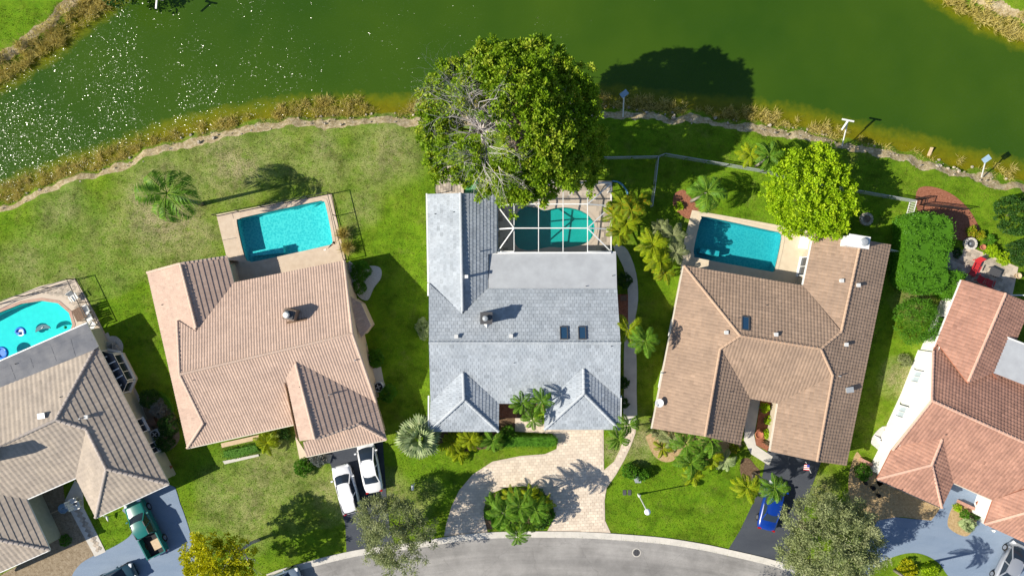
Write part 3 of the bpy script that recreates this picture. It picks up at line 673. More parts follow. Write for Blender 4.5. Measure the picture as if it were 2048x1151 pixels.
def tile_faces(style, w_, e):
    """faces in local (u, v, height); v=0 is the low butt edge"""
    fs = []; L = e + .03
    if style == 'flat':
        g = .009; a, b_ = g, w_ - g
        hl, hh = .052, .020
        fs.append([(a, 0, hl), (b_, 0, hl), (b_, L, hh), (a, L, hh)])
        fs.append([(a, 0, .0), (b_, 0, .0), (b_, 0, hl), (a, 0, hl)])
        fs.append([(a, L, 0), (a, 0, 0), (a, 0, hl), (a, L, hh)]); fs.append([(b_, 0, 0), (b_, L, 0), (b_, L, hh), (b_, 0, hl)])
    else:
        amp = .030 if style == 'roll' else .022; n = 6
        prof = [(w_ * k / n, amp * (.5 - .5 * math.cos(2 * math.pi * k / n)) ** (1.0)) for k in range(n + 1)]
        for k in range(n):
            (x0, z0), (x1, z1) = prof[k], prof[k + 1]
            fs.append([(x0, 0, z0 + .055), (x1, 0, z1 + .055), (x1, L, z1 + .012), (x0, L, z0 + .012)])
            fs.append([(x0, 0, 0), (x1, 0, 0), (x1, 0, z1 + .055), (x0, 0, z0 + .055)])
    return fs
def lay_tiles(S, mb, mat, roof, singles):
    L = [((p - S.o).dot(S.u), (p - S.o).dot(S.v)) for p in S.P]
    flat = [Vector((a, b_, 0)) for a, b_ in L]; tris = []
    for t in geometry.tessellate_polygon([flat]):
        a, b_, c = [L[i] for i in t]
        ar = (b_[0] - a[0]) * (c[1] - a[1]) - (b_[1] - a[1]) * (c[0] - a[0])
        if abs(ar) > 1e-6: tris.append((a, b_, c) if ar > 0 else (a, c, b_))
    ex = L  # outline
    u0, u1 = min(a for a, _ in L), max(a for a, _ in L); v0, v1 = min(b for _, b in L), max(b for _, b in L)
    fs = tile_faces(S.style, S.w, S.e); flip = S.u.cross(S.v).dot(S.n) < 0
    r = 0; v = v0 - .02
    while v < v1:
        rowt = random.uniform(-.05, .05); u = u0 - (S.w * .5 if (S.style == 'flat' and r % 2) else 0)
        while u < u1:
            cs = [(u, v), (u + S.w, v), (u + S.w, v + S.e), (u, v + S.e)]
            ins = sum(in_poly(a, b_, L) for a, b_ in cs)
            t = min(1, max(0, random.gauss(.55, .15) + rowt)); t = .05 if random.random() < DARK.get('p', 0) else t
            if ins == 4:
                if S.single and len(singles) < 295:
                    singles.append((S, u, v, t))
                else:
                    du, dv = random.uniform(-.004, .004), random.uniform(-.006, .006)
                    for f in fs:
                        pts = [S.o + S.u * (u + a + du) + S.v * (v + b_ + dv) + S.n * h for a, b_, h in f]
                        mb.add(pts, [tuple(range(len(pts)))[::-1] if flip else tuple(range(len(pts)))], 0, t)
            else:
                near = ins > 0 or any(in_poly((cs[k][0] + cs[(k + 1) % 4][0]) / 2, (cs[k][1] + cs[(k + 1) % 4][1]) / 2, L) for k in range(4)) or any(u < a < u + S.w and v < b_ < v + S.e for a, b_ in L)
                if near:
                    for f in fs:
                        for tr in tris:
                            pp = clip_poly([(u + a, v + b_, h) for a, b_, h in f], tr)
                            if len(pp) > 2:
                                pts = [S.o + S.u * a + S.v * b_ + S.n * h for a, b_, h in pp]
                                mb.add(pts, [tuple(range(len(pts)))[::-1] if flip else tuple(range(len(pts)))], 0, t)
            u += S.w
        v += S.e; r += 1
DARK = {}
def cap_mesh(mat, r=.13, L=.40):
    b = MB(); seg = 6; vs = []
    for x, rr, zz in ((0, r * 1.12, .035), (L, r * .92, .0)):
        for k in range(seg + 1):
            t = math.pi * k / seg; vs.append((x, rr * math.cos(t), rr * math.sin(t) * .75 + zz))
    fs = [(k, k + 1, seg + 2 + k, seg + 1 + k) for k in range(seg)] + [tuple(range(seg, -1, -1))]
    b.add(vs, [f[::-1] for f in fs]); return b.mesh('ridge_cap', mat)
def house(name, label, slopes, tile, fascia, wallmat, foot, caps, ze=2.7, gables=(), cap_mat=None, dark=0, capr=.13, capL=.38):
    DARK['p'] = dark
    c = sum((p for p in pxpoly(foot, ze)), Vector()) / len(foot); c.z = 0
    root = empty(name, c, label=label, cat='house'); inv = Matrix.Translation(-c)
    # walls
    P = offset_poly(pxpoly(foot, ze), .45)
    b = MB(); b.prism(P, 0, ze + .02, top=False)
    for pts in gables:     # closed vertical gable panel under a rake: list of 3D points along the rake
        a, z_ = pts[0], pts[-1]; d = Vector((z_.x - a.x, z_.y - a.y, 0)).normalized(); nn = Vector((-d.y, d.x, 0)) * .1
        cc = Vector((c.x, c.y, 0)); inw = (cc - a); inw = nn.normalized() * (1 if inw.dot(nn) > 0 else -1) * .3
        ring = [Vector((p.x, p.y, p.z - .16)) + inw for p in pts]; base = [Vector((p.x, p.y, 0)) + inw for p in pts]
        n = len(ring)
        for sgn in (1, -1):
            vs = [p + nn * sgn for p in base + ring]
            b.add(vs, [(i, i + 1, n + i + 1, n + i) if sgn < 0 else (i + 1, i, n + i, n + i + 1) for i in range(n - 1)])
    b.build('wall', wallmat, root, mw=inv)
    # roof deck
    b = MB()
    for S in slopes:
        top = [p + S.n * .0 for p in S.P]; bot = [p - Vector((0, 0, .14)) for p in S.P]; n = len(top)
        tr = geometry.tessellate_polygon([[Vector((*p.xy, 0)) for p in top]])
        mi = 0 if S.tiles else 1
        fs = []
        for t in tr:
            a, b2, c2 = (top[i] for i in t); fs.append(t if (b2 - a).cross(c2 - a).z > 0 else t[::-1])
        b.add(top, fs, mi if S.tiles else 1); b.add(bot, [f[::-1] for f in fs], 2)
        area = sum(top[i].x * top[(i + 1) % n].y - top[(i + 1) % n].x * top[i].y for i in range(n))
        b.add(top + bot, [((i, n + i, n + (i + 1) % n, (i + 1) % n) if area > 0 else (i, (i + 1) % n, n + (i + 1) % n, n + i)) for i in range(n)], 2)
    roof = b.build('roof', [tile, slopes_mem(name), fascia], root, mw=inv)
    mb = MB(); singles = []
    for S in slopes:
        if S.tiles: lay_tiles(S, mb, tile, roof, singles)
    o = mb.build('roof_tiles', tile, roof); tag(o, kind='stuff')
    if singles:
        meshes = {}
        for (S, u, v, t) in singles:
            key = (S.style, round(S.w, 2), round(S.e, 2), int(t * 7.99))
            if key not in meshes:
                b = MB()
                for f in tile_faces(S.style, S.w, S.e): b.add(f, [tuple(range(len(f)))], 0, t)
                meshes[key] = b.mesh('roof_tile', tile)
            mw = Matrix((S.u, S.v, S.n)).transposed().to_4x4()
            mw.translation = S.o + S.u * (u + random.uniform(-.005, .005)) + S.v * (v + random.uniform(-.006, .006))
            link('roof_tile', meshes[key], roof, mw)
    cm = cap_mesh(cap_mat or tile, capr, capL + .03)
    n = 0
    for p, q_ in caps:
        d = q_ - p; Ln = d.length; k = max(1, int(Ln / capL)); d.normalize()
        y = Vector((0, 0, 1)).cross(d).normalized(); zz = d.cross(y)
        for i in range(k):
            mw = Matrix((d, y, zz)).transposed().to_4x4(); mw.translation = p + d * (i * Ln / k) + Vector((0, 0, .035))
            if n < 298: link('ridge_cap', cm, roof, mw)
            n += 1
    return root, roof, inv
MEM = {}
def slopes_mem(name): return MEM.get(name, M['mem_white'])
def mid(*S):
    """3D point shared by several slopes at one pixel: mean of their solutions"""
    def f(px, py): return sum((s.at(px, py) for s in S), Vector()) / len(S)
    return f
M['vent'] = plain('dull_white_vent', (.58, .58, .57), rough=.6)
M['blind'] = plain('window_with_white_blind', (.50, .58, .64), rough=.15, spec=.6)

# ------------------------------------------------------------------ the five houses
MEM['grey_flat_roofed_house'] = M['mem_dark']
def small_part(fn, name, mat, parent, inv, mats=None, smooth=False):
    b = MB(); fn(b); return b.build(name, mats or mat, parent, smooth=smooth, mw=inv)
def vent(parent, inv, S, px, py, kind='pipe'):
    """roof vents are parts of the roof they are flashed into"""
    p = S.at(px, py)
    b = MB()
    if kind == 'pipe': b.lathe([(.11, -.05), (.055, .05), (.05, .42), (.03, .42)], p, 10); nm = 'vent_pipe'; m = M['grey_metal']
    elif kind == 'cap': b.box((p.x, p.y, p.z + .14), (.26, .26, .3)); b.box((p.x, p.y, p.z + .31), (.34, .34, .05)); nm = 'roof_vent'; m = M['vent']
    elif kind == 'hood': b.box((p.x, p.y, p.z + .14), (.6, .42, .3), R(8)); b.box((p.x + .04, p.y, p.z + .31), (.66, .5, .05), R(8)); nm = 'roof_vent'; m = M['grey_metal']
    elif kind == 'tall': b.box((p.x, p.y, p.z + .35), (.2, .2, .8)); b.box((p.x, p.y, p.z + .78), (.3, .3, .06)); nm = 'roof_vent'; m = M['white']
    elif kind == 'small': b.lathe([(.06, -.05), (.04, .02), (.035, .2)], p, 8); nm = 'vent_pipe'; m = M['dark_metal']
    return b.build(nm, m, parent)
def skylight(parent, S, px, py, wu, wv):
    p = S.at(px, py); mw = Matrix((S.u, S.v, S.n)).transposed().to_4x4(); mw.translation = p
    b = MB(); t = .07
    for x, y, a, c in ((-wu / 2, 0, t, wv + t), (wu / 2, 0, t, wv + t), (0, -wv / 2, wu - t, t), (0, wv / 2, wu - t, t)): b.box((x, y, .09), (a, c, .18))
    o = b.build('skylight', M['dark_metal'], parent, mw=mw)
    b = MB(); b.box((0, 0, .12), (wu - t, wv - t, .04)); link('pane', b.mesh('pane', M['glass_blue'] if wu < 1 else M['glass_blue']), parent, mw)
    return o
def window(root, inv, a, b_, s, w_, h, zc, outward, mullions=1, frame=None, pane='glass_dark'):
    """a window on the wall line a-b at distance s from a, standing 3 cm proud"""
    d = Vector((b_.x - a.x, b_.y - a.y, 0)).normalized(); nn = Vector((d.y, -d.x, 0)); nn = nn if nn.dot(outward) > 0 else -nn
    c = Vector((a.x, a.y, 0)) + d * s; c.z = zc
    mw = Matrix((d, nn, Vector((0, 0, 1)))).transposed().to_4x4(); mw.translation = c + inv.translation
    m = MB(); t = .09
    for x, z_, ww, hh in ((-w_ / 2, 0, t, h + t), (w_ / 2, 0, t, h + t), (0, -h / 2, w_ - t, t), (0, h / 2, w_ - t, t)) : m.box((x, .05, z_), (ww, .16, hh))
    for k in range(mullions): m.box((-w_ / 2 + w_ * (k + 1) / (mullions + 1), .04, 0), (.05, .12, h - t))
    m.box((0, .1, -h / 2 - .07), (w_ + .2, .28, .05))
    fr = m.build('window', frame or M['white'], root, mw=mw)
    m = MB(); m.box((0, .02, 0), (w_ - t, .03, h - t)); m.build('pane', M[pane], fr)
    return fr
def gutter(root, pts, mat, inv, name='gutter'):
    for p, q_ in zip(pts, pts[1:]):
        b = MB(); d = (q_ - p).normalized(); b.bar(p + d * .03 - Vector((0, 0, .06)), q_ - d * .03 - Vector((0, 0, .06)), .13, .12); b.build(name, mat, root, mw=inv)

# --- house in the middle: pale grey flat tiles
kw = dict(style='flat', w=.36, e=.34)
cN = Slope((858, 575, 3.1), (1234, 575, 3.1), (1050, 685, 5.1), [(858, 566), (925, 628), (976, 577), (1234, 577), (1241, 685), (858, 685)], single=1, **kw)
cS = Slope((860, 806, 2.7), (1241, 806, 2.7), (1050, 685, 5.1), [(858, 685), (1241, 685), (1240, 796), (1167, 732), (1089, 806), (998, 806), (926, 742), (861, 803)], **kw)
cWW = Slope((855, 388, 2.7), (855, 590, 2.7), (921, 386, 4.03), [(855, 388), (921, 386), (925, 628), (858, 566)], **kw)
cWE = Slope((993, 388, 2.7), (993, 508, 2.7), (921, 386, 4.03), [(921, 386), (993, 388), (993, 506), (976, 508), (976, 577), (925, 628)], **kw)
cFl = Slope((976, 508, 2.78), (1232, 504, 2.78), (1100, 577, 3.12), [(977, 508), (1232, 504), (1234, 577), (977, 577)], tiles=False)
cSWw = Slope((860, 800, 2.7), (859, 861, 2.7), (926, 742, 4.05), [(926, 742), (928, 798), (859, 861), (861, 803)], **kw)
cSWe = Slope((998, 806, 2.7), (997, 862, 2.7), (926, 742, 4.05), [(926, 742), (998, 806), (997, 862), (928, 798)], **kw)
cSWs = Slope((859, 862, 2.7), (997, 862, 2.7), (928, 798, 4.0), [(928, 798), (997, 862), (859, 862)], **kw)
cSEw = Slope((1090, 806, 2.7), (1089, 858, 2.7), (1167, 732, 4.15), [(1167, 732), (1168, 786), (1089, 858), (1089, 806)], **kw)
cSEe = Slope((1240, 796, 2.7), (1239, 858, 2.7), (1167, 732, 4.15), [(1167, 732), (1240, 796), (1239, 858), (1168, 786)], **kw)
cSEs = Slope((1089, 858, 2.7), (1239, 858, 2.7), (1168, 786, 4.1), [(1168, 786), (1239, 858), (1089, 858)], **kw)
A = cN.at
caps = [(cN.at(858, 685), cN.at(1241, 685)), (cWW.at(925, 622), cWW.at(921, 386)), (cSWw.at(928, 798), cSWw.at(926, 746)), (cSWw.at(859, 861), cSWw.at(928, 798)), (cSWe.at(997, 862), cSWe.at(928, 798)),
        (cSEw.at(1168, 786), cSEw.at(1167, 736)), (cSEw.at(1089, 858), cSEw.at(1168, 786)), (cSEe.at(1239, 858), cSEe.at(1168, 786))]
h3, roof3, inv3 = house('grey_tiled_house', 'long house in the middle with pale blue-grey tiled roof and two small skylights', [cN, cS, cWW, cWE, cFl, cSWw, cSWe, cSWs, cSEw, cSEe, cSEs], M['tile3'], M['white'], M['stucco_white'],
    [(855, 388), (993, 388), (993, 508), (1233, 505), (1240, 858), (1089, 858), (1089, 806), (998, 806), (997, 862), (859, 862)], caps, cap_mat=M['cap3'], dark=.012,
    gables=[[cN.at(860, 566), cN.at(860, 685), cS.at(861, 803)], [cN.at(1235, 577), cN.at(1240, 685), cS.at(1239, 796)], [cWW.at(856, 389), cWW.at(921, 388), cWE.at(992, 389)]])
skylight(roof3, cN, 1127.5, 666, .62, 1.15); skylight(roof3, cN, 1164, 666, .62, 1.15)
# chimney with cricket
p = cN.at(974, 634)
b = MB(); b.box((p.x, p.y, p.z + .55), (.95, .95, 2.1)); ch = b.build('chimney', M['brick'], roof3)
b = MB(); b.box((p.x, p.y, p.z + 1.64), (1.08, 1.08, .08)); b.build('chimney_cap', M['dark_metal'], ch)
b = MB(); b.lathe([(.17, 1.68), (.17, 1.95), (.26, 1.95), (.20, 2.06), (.03, 2.1)], (p.x - .08, p.y - .02, p.z), 12); b.build('flue', M['grey_metal'], ch)
b = MB(); zt = p.z + .32; b.add([(p.x - .5, p.y - .47, p.z + .1), (p.x + .5, p.y - .47, p.z + .1), (p.x, p.y - .47, zt + .35), (p.x, p.y - 1.15, p.z + .30)], [(0, 1, 2), (0, 2, 3), (2, 1, 3), (0, 3, 1)]); b.build('chimney_flashing', M['white'], roof3)
for x, y, S, k in ((934, 553, cWE, 'tall'), (1022, 671, cN, 'cap'), (913, 672, cN, 'cap'), (1225, 551, cFl, 'small'), (1172, 572, cFl, 'small'), (959, 503, cWE, 'pipe'), (907, 424, cWW, 'small'), (870, 428, cWW, 'small'), (1222, 692, cS, 'small'), (1028, 725, cS, 'small')):
    vent(roof3, inv3, S, x, y, k)
gutter(h3, [Vector(p) for p in (G(977, 508, 2.75), G(1232, 504, 2.75))], M['white'], inv3)
gutter(h3, [G(853, 386, 2.7), G(856, 565, 2.72), G(856, 592, 2.72)], M['white'], inv3); gutter(h3, [G(857, 790, 2.7), G(857, 862, 2.7)], M['white'], inv3)
gutter(h3, [G(1242, 790, 2.72), G(1241, 858, 2.7)], M['white'], inv3)
W = Vector((-1, 0, 0)); Ee = Vector((1, 0, 0)); So = Vector((0, -1, 0)); No = Vector((0, 1, 0))
wp_ = offset_poly(pxpoly([(855, 388), (993, 388), (993, 508), (1233, 505), (1240, 858), (1089, 858), (1089, 806), (998, 806), (997, 862), (859, 862)], 2.7), .45)
for i, s, w_, h, zc, o in ((0, 3, 1.8, 1.1, 1.6, No), (3, 3, 1.2, 1.1, 1.6, Ee), (3, 8, 1.2, 1.1, 1.6, Ee), (9, 4, 1.4, 1.1, 1.6, W), (9, 9, 1.2, 1.1, 1.6, W), (9, 14, 1.2, 1.1, 1.6, W), (8, 2.8, 1.8, 1.3, 1.5, So), (2, 3, 2.2, 2.0, 1.15, No), (2, 7.5, 2.2, 2.0, 1.15, No)):
    window(h3, inv3, wp_[i], wp_[(i + 1) % len(wp_)], s, w_, h, zc, o)
def garage(root, inv, a, b_, s, w_, out, mat):
    d = Vector((b_.x - a.x, b_.y - a.y, 0)).normalized(); nn = Vector((d.y, -d.x, 0)); nn = nn if nn.dot(out) > 0 else -nn
    c = Vector((a.x, a.y, 0)) + d * s; mw = Matrix((d, nn, Vector((0, 0, 1)))).transposed().to_4x4(); mw.translation = c + inv.translation
    m = MB(); m.box((0, .02, 1.12), (w_ + .2, .06, 2.24)); g = m.build('garage_door', M['white'], root, mw=mw)
    for k in range(4):
        m = MB(); m.box((0, .07, .29 + .53 * k), (w_, .05, .50)); m.build('door_panel', mat, g)
garage(h3, inv3, wp_[4], wp_[5], 3.3, 4.8, So, M['white'])

# --- peach barrel tile house, second from the left
kw = dict(style='roll', w=.25, e=.45)
bW = Slope((295, 545, 2.7), (375, 895, 2.7), (361, 527, 4.3), [(295, 545), (361, 527), (393, 663), (400, 750), (407, 845), (375, 895)], **kw)
bWE = Slope((455, 513, 2.7), (468, 565, 2.7), (361, 527, 4.3), [(361, 527), (455, 513), (468, 565), (393, 663)], **kw)
bN = Slope((468, 565, 2.7), (688, 521, 2.7), (530, 708, 5.8), [(468, 565), (688, 521), (705, 667), (360, 748), (355, 640), (393, 663)], **kw)
bS = Slope((375, 895, 2.7), (590, 845, 2.7), (530, 708, 5.8), [(360, 748), (705, 667), (752, 803), (592, 722), (573, 755), (595, 846), (375, 895), (407, 845)], **kw)
zr = bS.z(592, 722)
bE = Slope((752, 803, 2.7), (773, 878, 2.7), (592, 722, zr), [(592, 722), (752, 803), (773, 878), (717, 847), (630, 877)], **kw)
bWs = Slope((573, 755, bS.z(573, 755) + .05), (600, 880, bS.z(573, 755) + .05), (592, 722, zr + .02), [(592, 722), (630, 877), (600, 881), (573, 755)], **kw)
bSs = Slope((612, 912, 2.7), (773, 878, 2.7), (717, 847, bE.z(717, 847)), [(612, 912), (773, 878), (717, 847), (630, 876), (606, 883)], **kw)
bay = Slope((722, 608, 2.35), (742, 650, 2.35), (703, 610, 2.62), [(700, 592), (722, 606), (742, 651), (722, 675), (712, 650)], **kw)
caps = [(bN.at(360, 748), bN.at(705, 667)), (bW.at(393, 655), bW.at(361, 527)), (bW.at(375, 895), bW.at(407, 845)), (bWs.at(630, 877), bWs.at(592, 727)), (bE.at(773, 878), bE.at(717, 847)),
        (bE.at(717, 847), bE.at(632, 877)), (bN.at(688, 521), bN.at(705, 667)), (bS.at(752, 803), bS.at(705, 667)), (bS.at(407, 845), bS.at(360, 748)), (bN.at(355, 642), bN.at(360, 748)), (bW.at(295, 545), bW.at(361, 527)), (bWE.at(455, 513), bWE.at(361, 527))]
bfoot = [(295, 545), (455, 513), (468, 565), (688, 521), (750, 800), (773, 878), (612, 912), (597, 846), (375, 895)]
h2, roof2, inv2 = house('peach_tiled_house', 'house with peach barrel tiled roof behind the turquoise pool with white cars', [bW, bWE, bN, bS, bE, bWs, bSs, bay], M['tile2'], M['offwhite'], M['stucco_peach'], bfoot, caps, cap_mat=M['cap2'],
    gables=[[bN.at(689, 523), bN.at(704, 667), bS.at(750, 800)], [bN.at(357, 642), bN.at(362, 748), bS.at(408, 843)], [bWs.at(602, 878), bWs.at(630, 875), bE.at(716, 845)], [bWs.at(576, 762), bWs.at(601, 877)], [bW.at(298, 546), bW.at(361, 529), bWE.at(453, 515)]], capr=.12, capL=.36)
p = bN.at(587, 628)
b = MB(); b.box((p.x, p.y, p.z + .4), (1.05, .95, 1.7), R(-13)); ch = b.build('chimney', M['brick'], roof2)
b = MB(); b.box((p.x, p.y, p.z + 1.3), (.8, .7, .1), R(-13)); b.build('chimney_crown', M['dark_metal'], ch)
b = MB(); b.lathe([(.2, 1.3), (.2, 1.55), (.3, 1.55), (.22, 1.68), (.03, 1.72)], (p.x - .15, p.y, p.z), 12); b.build('flue', M['white'], ch)
b = MB(); q1, q2_ = bN.at(574, 645), bN.at(614, 637); b.bar(q1 + Vector((0, 0, .08)), q2_ + Vector((0, 0, .08)), .22, .05); b.build('chimney_flashing', M['wood'], roof2)
for x, y, S, k in ((660, 788, bE, 'pipe'), (668, 784, bE, 'small'), (325, 609, bW, 'small'), (388, 759, bS, 'small'), (600, 773, bWs, 'small'), (712, 719, bS, 'pipe')): vent(roof2, inv2, S, x, y, k)
gutter(h2, [G(468, 566, 2.7), G(688, 522, 2.7)], M['offwhite'], inv2); gutter(h2, [G(612, 913, 2.68), G(773, 879, 2.68)], M['offwhite'], inv2); gutter(h2, [G(375, 896, 2.68), G(596, 847, 2.68)], M['offwhite'], inv2)
wp_ = offset_poly(pxpoly(bfoot, 2.7), .45); e2 = Vector((.97, .23, 0))
for i, s, w_, h, zc, o in ((3, 10, 1.4, 1.1, 1.6, e2), (3, 12.3, .9, 2.0, 1.05, e2), (2, 3, 2.4, 2.0, 1.1, No), (2, 7, 2.4, 2.0, 1.1, No), (8, 4, 1.4, 1.2, 1.6, W), (8, 9, 1.4, 1.2, 1.6, W), (7, 3, 2.0, 1.4, 1.5, So), (7, 7, 2.0, 1.4, 1.5, So)):
    window(h2, inv2, wp_[i], wp_[(i + 1) % len(wp_)], s, w_, h, zc, o)
garage(h2, inv2, wp_[5], wp_[6], 3.4, 4.8, So, M['white'])
b = MB(); bp = offset_poly([p.xy.to_3d() for p in bay.P], .12); b.prism(bp, 0, 2.2, top=False); b.build('bay_wall', M['stucco_peach'], h2, mw=inv2)

# --- brown flat tile house, right of the middle
kw = dict(style='low', w=.30, e=.36)
dW = Slope((1368, 531, 2.7), (1305, 856, 2.7), (1480, 671, 5.05), [(1368, 531), (1480, 671), (1440, 697), (1410, 872), (1305, 856)], **kw)
dN = Slope((1368, 531, 2.7), (1606, 571, 2.7), (1560, 684, 5.05), [(1368, 531), (1606, 571), (1682, 663), (1641, 697), (1480, 671)], **kw)
dS = Slope((1500, 796, 2.7), (1556, 806, 2.7), (1560, 684, 5.05), [(1480, 671), (1641, 697), (1665, 750), (1556, 806), (1500, 796), (1440, 697)], **kw)
zw = dW.z(1440, 697)
dwE = Slope((1500, 796, 2.7), (1480, 889, 2.7), (1440, 697, zw), [(1440, 697), (1500, 796), (1480, 889), (1410, 872)], **kw)
dE = Slope((1781, 489, 2.7), (1692, 930, 2.7), (1641, 697, 5.0), [(1722, 478), (1781, 489), (1692, 930), (1634, 922), (1665, 750), (1641, 697), (1682, 663)], **kw)
dNW = Slope((1629, 461, 2.7), (1606, 571, 2.7), (1722, 478, dE.z(1722, 478)), [(1629, 461), (1722, 478), (1682, 663), (1606, 571)], **kw)
dSW = Slope((1556, 806, 2.7), (1541, 902, 2.7), (1665, 750, dE.z(1665, 750)), [(1665, 750), (1634, 922), (1541, 902), (1556, 806)], **kw)
caps = [(dN.at(1480, 671), dN.at(1641, 697)), (dW.at(1368, 531), dW.at(1480, 671)), (dW.at(1440, 697), dW.at(1480, 671)), (dW.at(1410, 872), dW.at(1440, 697)), (dE.at(1722, 478), dE.at(1682, 663)),
        (dE.at(1682, 663), dE.at(1641, 697)), (dE.at(1665, 750), dE.at(1641, 697)), (dE.at(1634, 922), dE.at(1665, 750))]
dfoot = [(1368, 531), (1606, 571), (1629, 461), (1781, 489), (1692, 930), (1541, 902), (1556, 806), (1500, 796), (1480, 889), (1305, 856)]
h4, roof4, inv4 = house('brown_tiled_house', 'sprawling house with brown tiled roof and white box chimney beside the blue pool', [dW, dN, dS, dwE, dE, dNW, dSW], M['tile4'], M['offwhite'], M['stucco_tan'], dfoot, caps, cap_mat=M['cap4'],
    gables=[[dNW.at(1631, 462), dNW.at(1722, 479), dE.at(1779, 490)], [dSW.at(1543, 900), dSW.at(1634, 920), dE.at(1690, 928)], [dW.at(1307, 855), dW.at(1410, 870), dwE.at(1480, 887)]], capr=.12, capL=.36)
skylight(roof4, dN, 1490, 647, .62, 1.25)
pc = dE.at(1722, 484); pc = G(1712, 481, 4.9)
b = MB(); b.box((pc.x + .1, pc.y - .1, 3.2), (1.7, .9, 4.0), R(-9)); ch = b.build('chimney', M['white'], h4, mw=inv4)
b = MB(); b.box((pc.x + .1, pc.y - .1, 5.24), (1.9, 1.1, .08), R(-9)); b.build('chimney_cap', M['white'], ch)
b = MB(); b.lathe([(.3, 5.28), (.3, 5.5), (.38, 5.5), (.28, 5.62), (.05, 5.66)], (pc.x + .45, pc.y - .15, 0), 14); b.build('flue', M['grey_metal'], ch)
for x, y, S, k in ((1681, 561, dNW, 'cap'), (1714, 570, dE, 'cap'), (1550, 668, dN, 'cap'), (1690, 688, dE, 'cap'), (1451, 664, dW, 'cap'), (1696, 778, dE, 'hood'), (1532, 610, dN, 'small'), (1748, 602, dE, 'small'), (1476, 635, dN, 'small'), (1461, 783, dwE, 'small'), (1677, 751, dE, 'pipe'), (1324, 745, dW, 'pipe')):
    vent(roof4, inv4, S, x, y, k)
gutter(h4, [G(1369, 532, 2.68), G(1605, 571.5, 2.68)], M['offwhite'], inv4); gutter(h4, [G(1367, 531, 2.68), G(1303, 857, 2.68)], M['offwhite'], inv4); gutter(h4, [G(1555, 806, 2.68), G(1539, 902, 2.68)], M['offwhite'], inv4)
gutter(h4, [G(1628, 461, 2.68), G(1605, 570, 2.68)], M['white'], inv4)
wp_ = offset_poly(pxpoly(dfoot, 2.7), .45)
for i, s, w_, h, zc, o in ((0, 3, 2.4, 2.0, 1.1, No), (0, 8, 2.4, 2.0, 1.1, No), (1, 2.4, 1.8, 2.0, 1.1, W), (9, 4, 1.4, 1.2, 1.5, W), (9, 9, 1.4, 1.2, 1.5, W), (3, 5, 1.4, 1.2, 1.5, Ee), (3, 11, 1.4, 1.2, 1.5, Ee), (8, 3.6, 2.2, 1.4, 1.5, So)):
    window(h4, inv4, wp_[i], wp_[(i + 1) % len(wp_)], s, w_, h, zc, o)
garage(h4, inv4, wp_[4], wp_[5], 3.2, 4.8, So, M['white'])

# --- grey tan tile house, lower left
kw = dict(style='low', w=.46, e=.50)
aE = Slope((197, 694, 2.6), (338, 967, 2.6), (112, 839, 4.85), [(185, 700), (197, 694), (338, 967), (213, 937), (173, 857), (112, 839)], single=1, **kw)
aN = Slope((-80, 807, 2.95), (185, 700, 2.85), (112, 839, 4.85), [(-80, 807), (185, 700), (112, 839), (0, 891), (-80, 927)], **kw)
aS = Slope((53, 997, 2.6), (152, 954, 2.6), (112, 839, 4.85), [(0, 891), (112, 839), (173, 857), (152, 954), (53, 997), (0, 988), (-80, 974), (-80, 927)], single=1, **kw)
aWE = Slope((53, 997, 2.6), (100, 1098, 2.6), (0, 988, aS.z(0, 988)), [(53, 997), (100, 1098), (0, 1079), (-80, 1064), (-80, 974), (0, 988)], single=1, **kw)
aWS = Slope((-80, 1178, 2.6), (100, 1098, 2.6), (0, 1079, aWE.z(0, 1079)), [(100, 1098), (-80, 1178), (-80, 1064), (0, 1079)], single=1, **kw)
aSW = Slope((152, 954, 2.6), (192, 1034, 2.6), (213, 937, aE.z(213, 937)), [(173, 857), (213, 937), (192, 1034), (152, 954)], **kw)
aSS = Slope((192, 1034, 2.6), (338, 967, 2.6), (213, 937, aE.z(213, 937)), [(213, 937), (338, 967), (192, 1034)], **kw)
aFl = Slope((-80, 757, 2.78), (174, 646, 2.78), (186, 700, 2.98), [(-80, 757), (174, 646), (197, 692), (186, 700), (-80, 807)], tiles=False)
caps = [(aE.at(338, 967), aE.at(213, 937)), (aE.at(213, 937), aE.at(173, 857)), (aE.at(173, 857), aE.at(112, 839)), (aE.at(188, 700), aE.at(112, 839)), (aS.at(-80, 927), aS.at(112, 839)), (aSW.at(192, 1034), aSW.at(213, 937)), (aWE.at(100, 1098), aWE.at(-80, 1064))]
afoot = [(-80, 757), (174, 646), (197, 694), (338, 967), (192, 1034), (152, 954), (53, 997), (100, 1098), (-80, 1178)]
h1, roof1, inv1 = house('grey_flat_roofed_house', 'lower left house with tan grey tiles and a dark flat roof beside the aqua pool', [aE, aN, aS, aWE, aWS, aSW, aSS, aFl], M['tile1'], M['white'], M['stucco_sage'], afoot, caps, cap_mat=M['cap1'], ze=2.6, capr=.14, capL=.42, dark=.004)
for x, y, S, k in ((86, 830, aN, 'hood'), (122, 793, aN, 'small'), (164, 835, aE, 'pipe'), (176, 832, aE, 'cap'), (32, 727, aFl, 'small')): vent(roof1, inv1, S, x, y, k)
gutter(h1, [G(153, 955, 2.6), G(54, 998, 2.6)], M['white'], inv1); gutter(h1, [G(192, 1035, 2.6), G(338, 968, 2.6)], M['white'], inv1); gutter(h1, [G(100, 1099, 2.6), G(-80, 1179, 2.6)], M['white'], inv1); gutter(h1, [G(-80, 756, 2.76), G(174, 645, 2.76)], M['white'], inv1)
p = aN.at(-30, 915); b = MB(); b.box((p.x, p.y, p.z + .7), (1.3, 1.0, 2.6), R(24)); b.build('chimney', M['brick'], roof1)
wp_ = offset_poly(pxpoly(afoot, 2.6), .45); ea = Vector((.88, .47, 0))
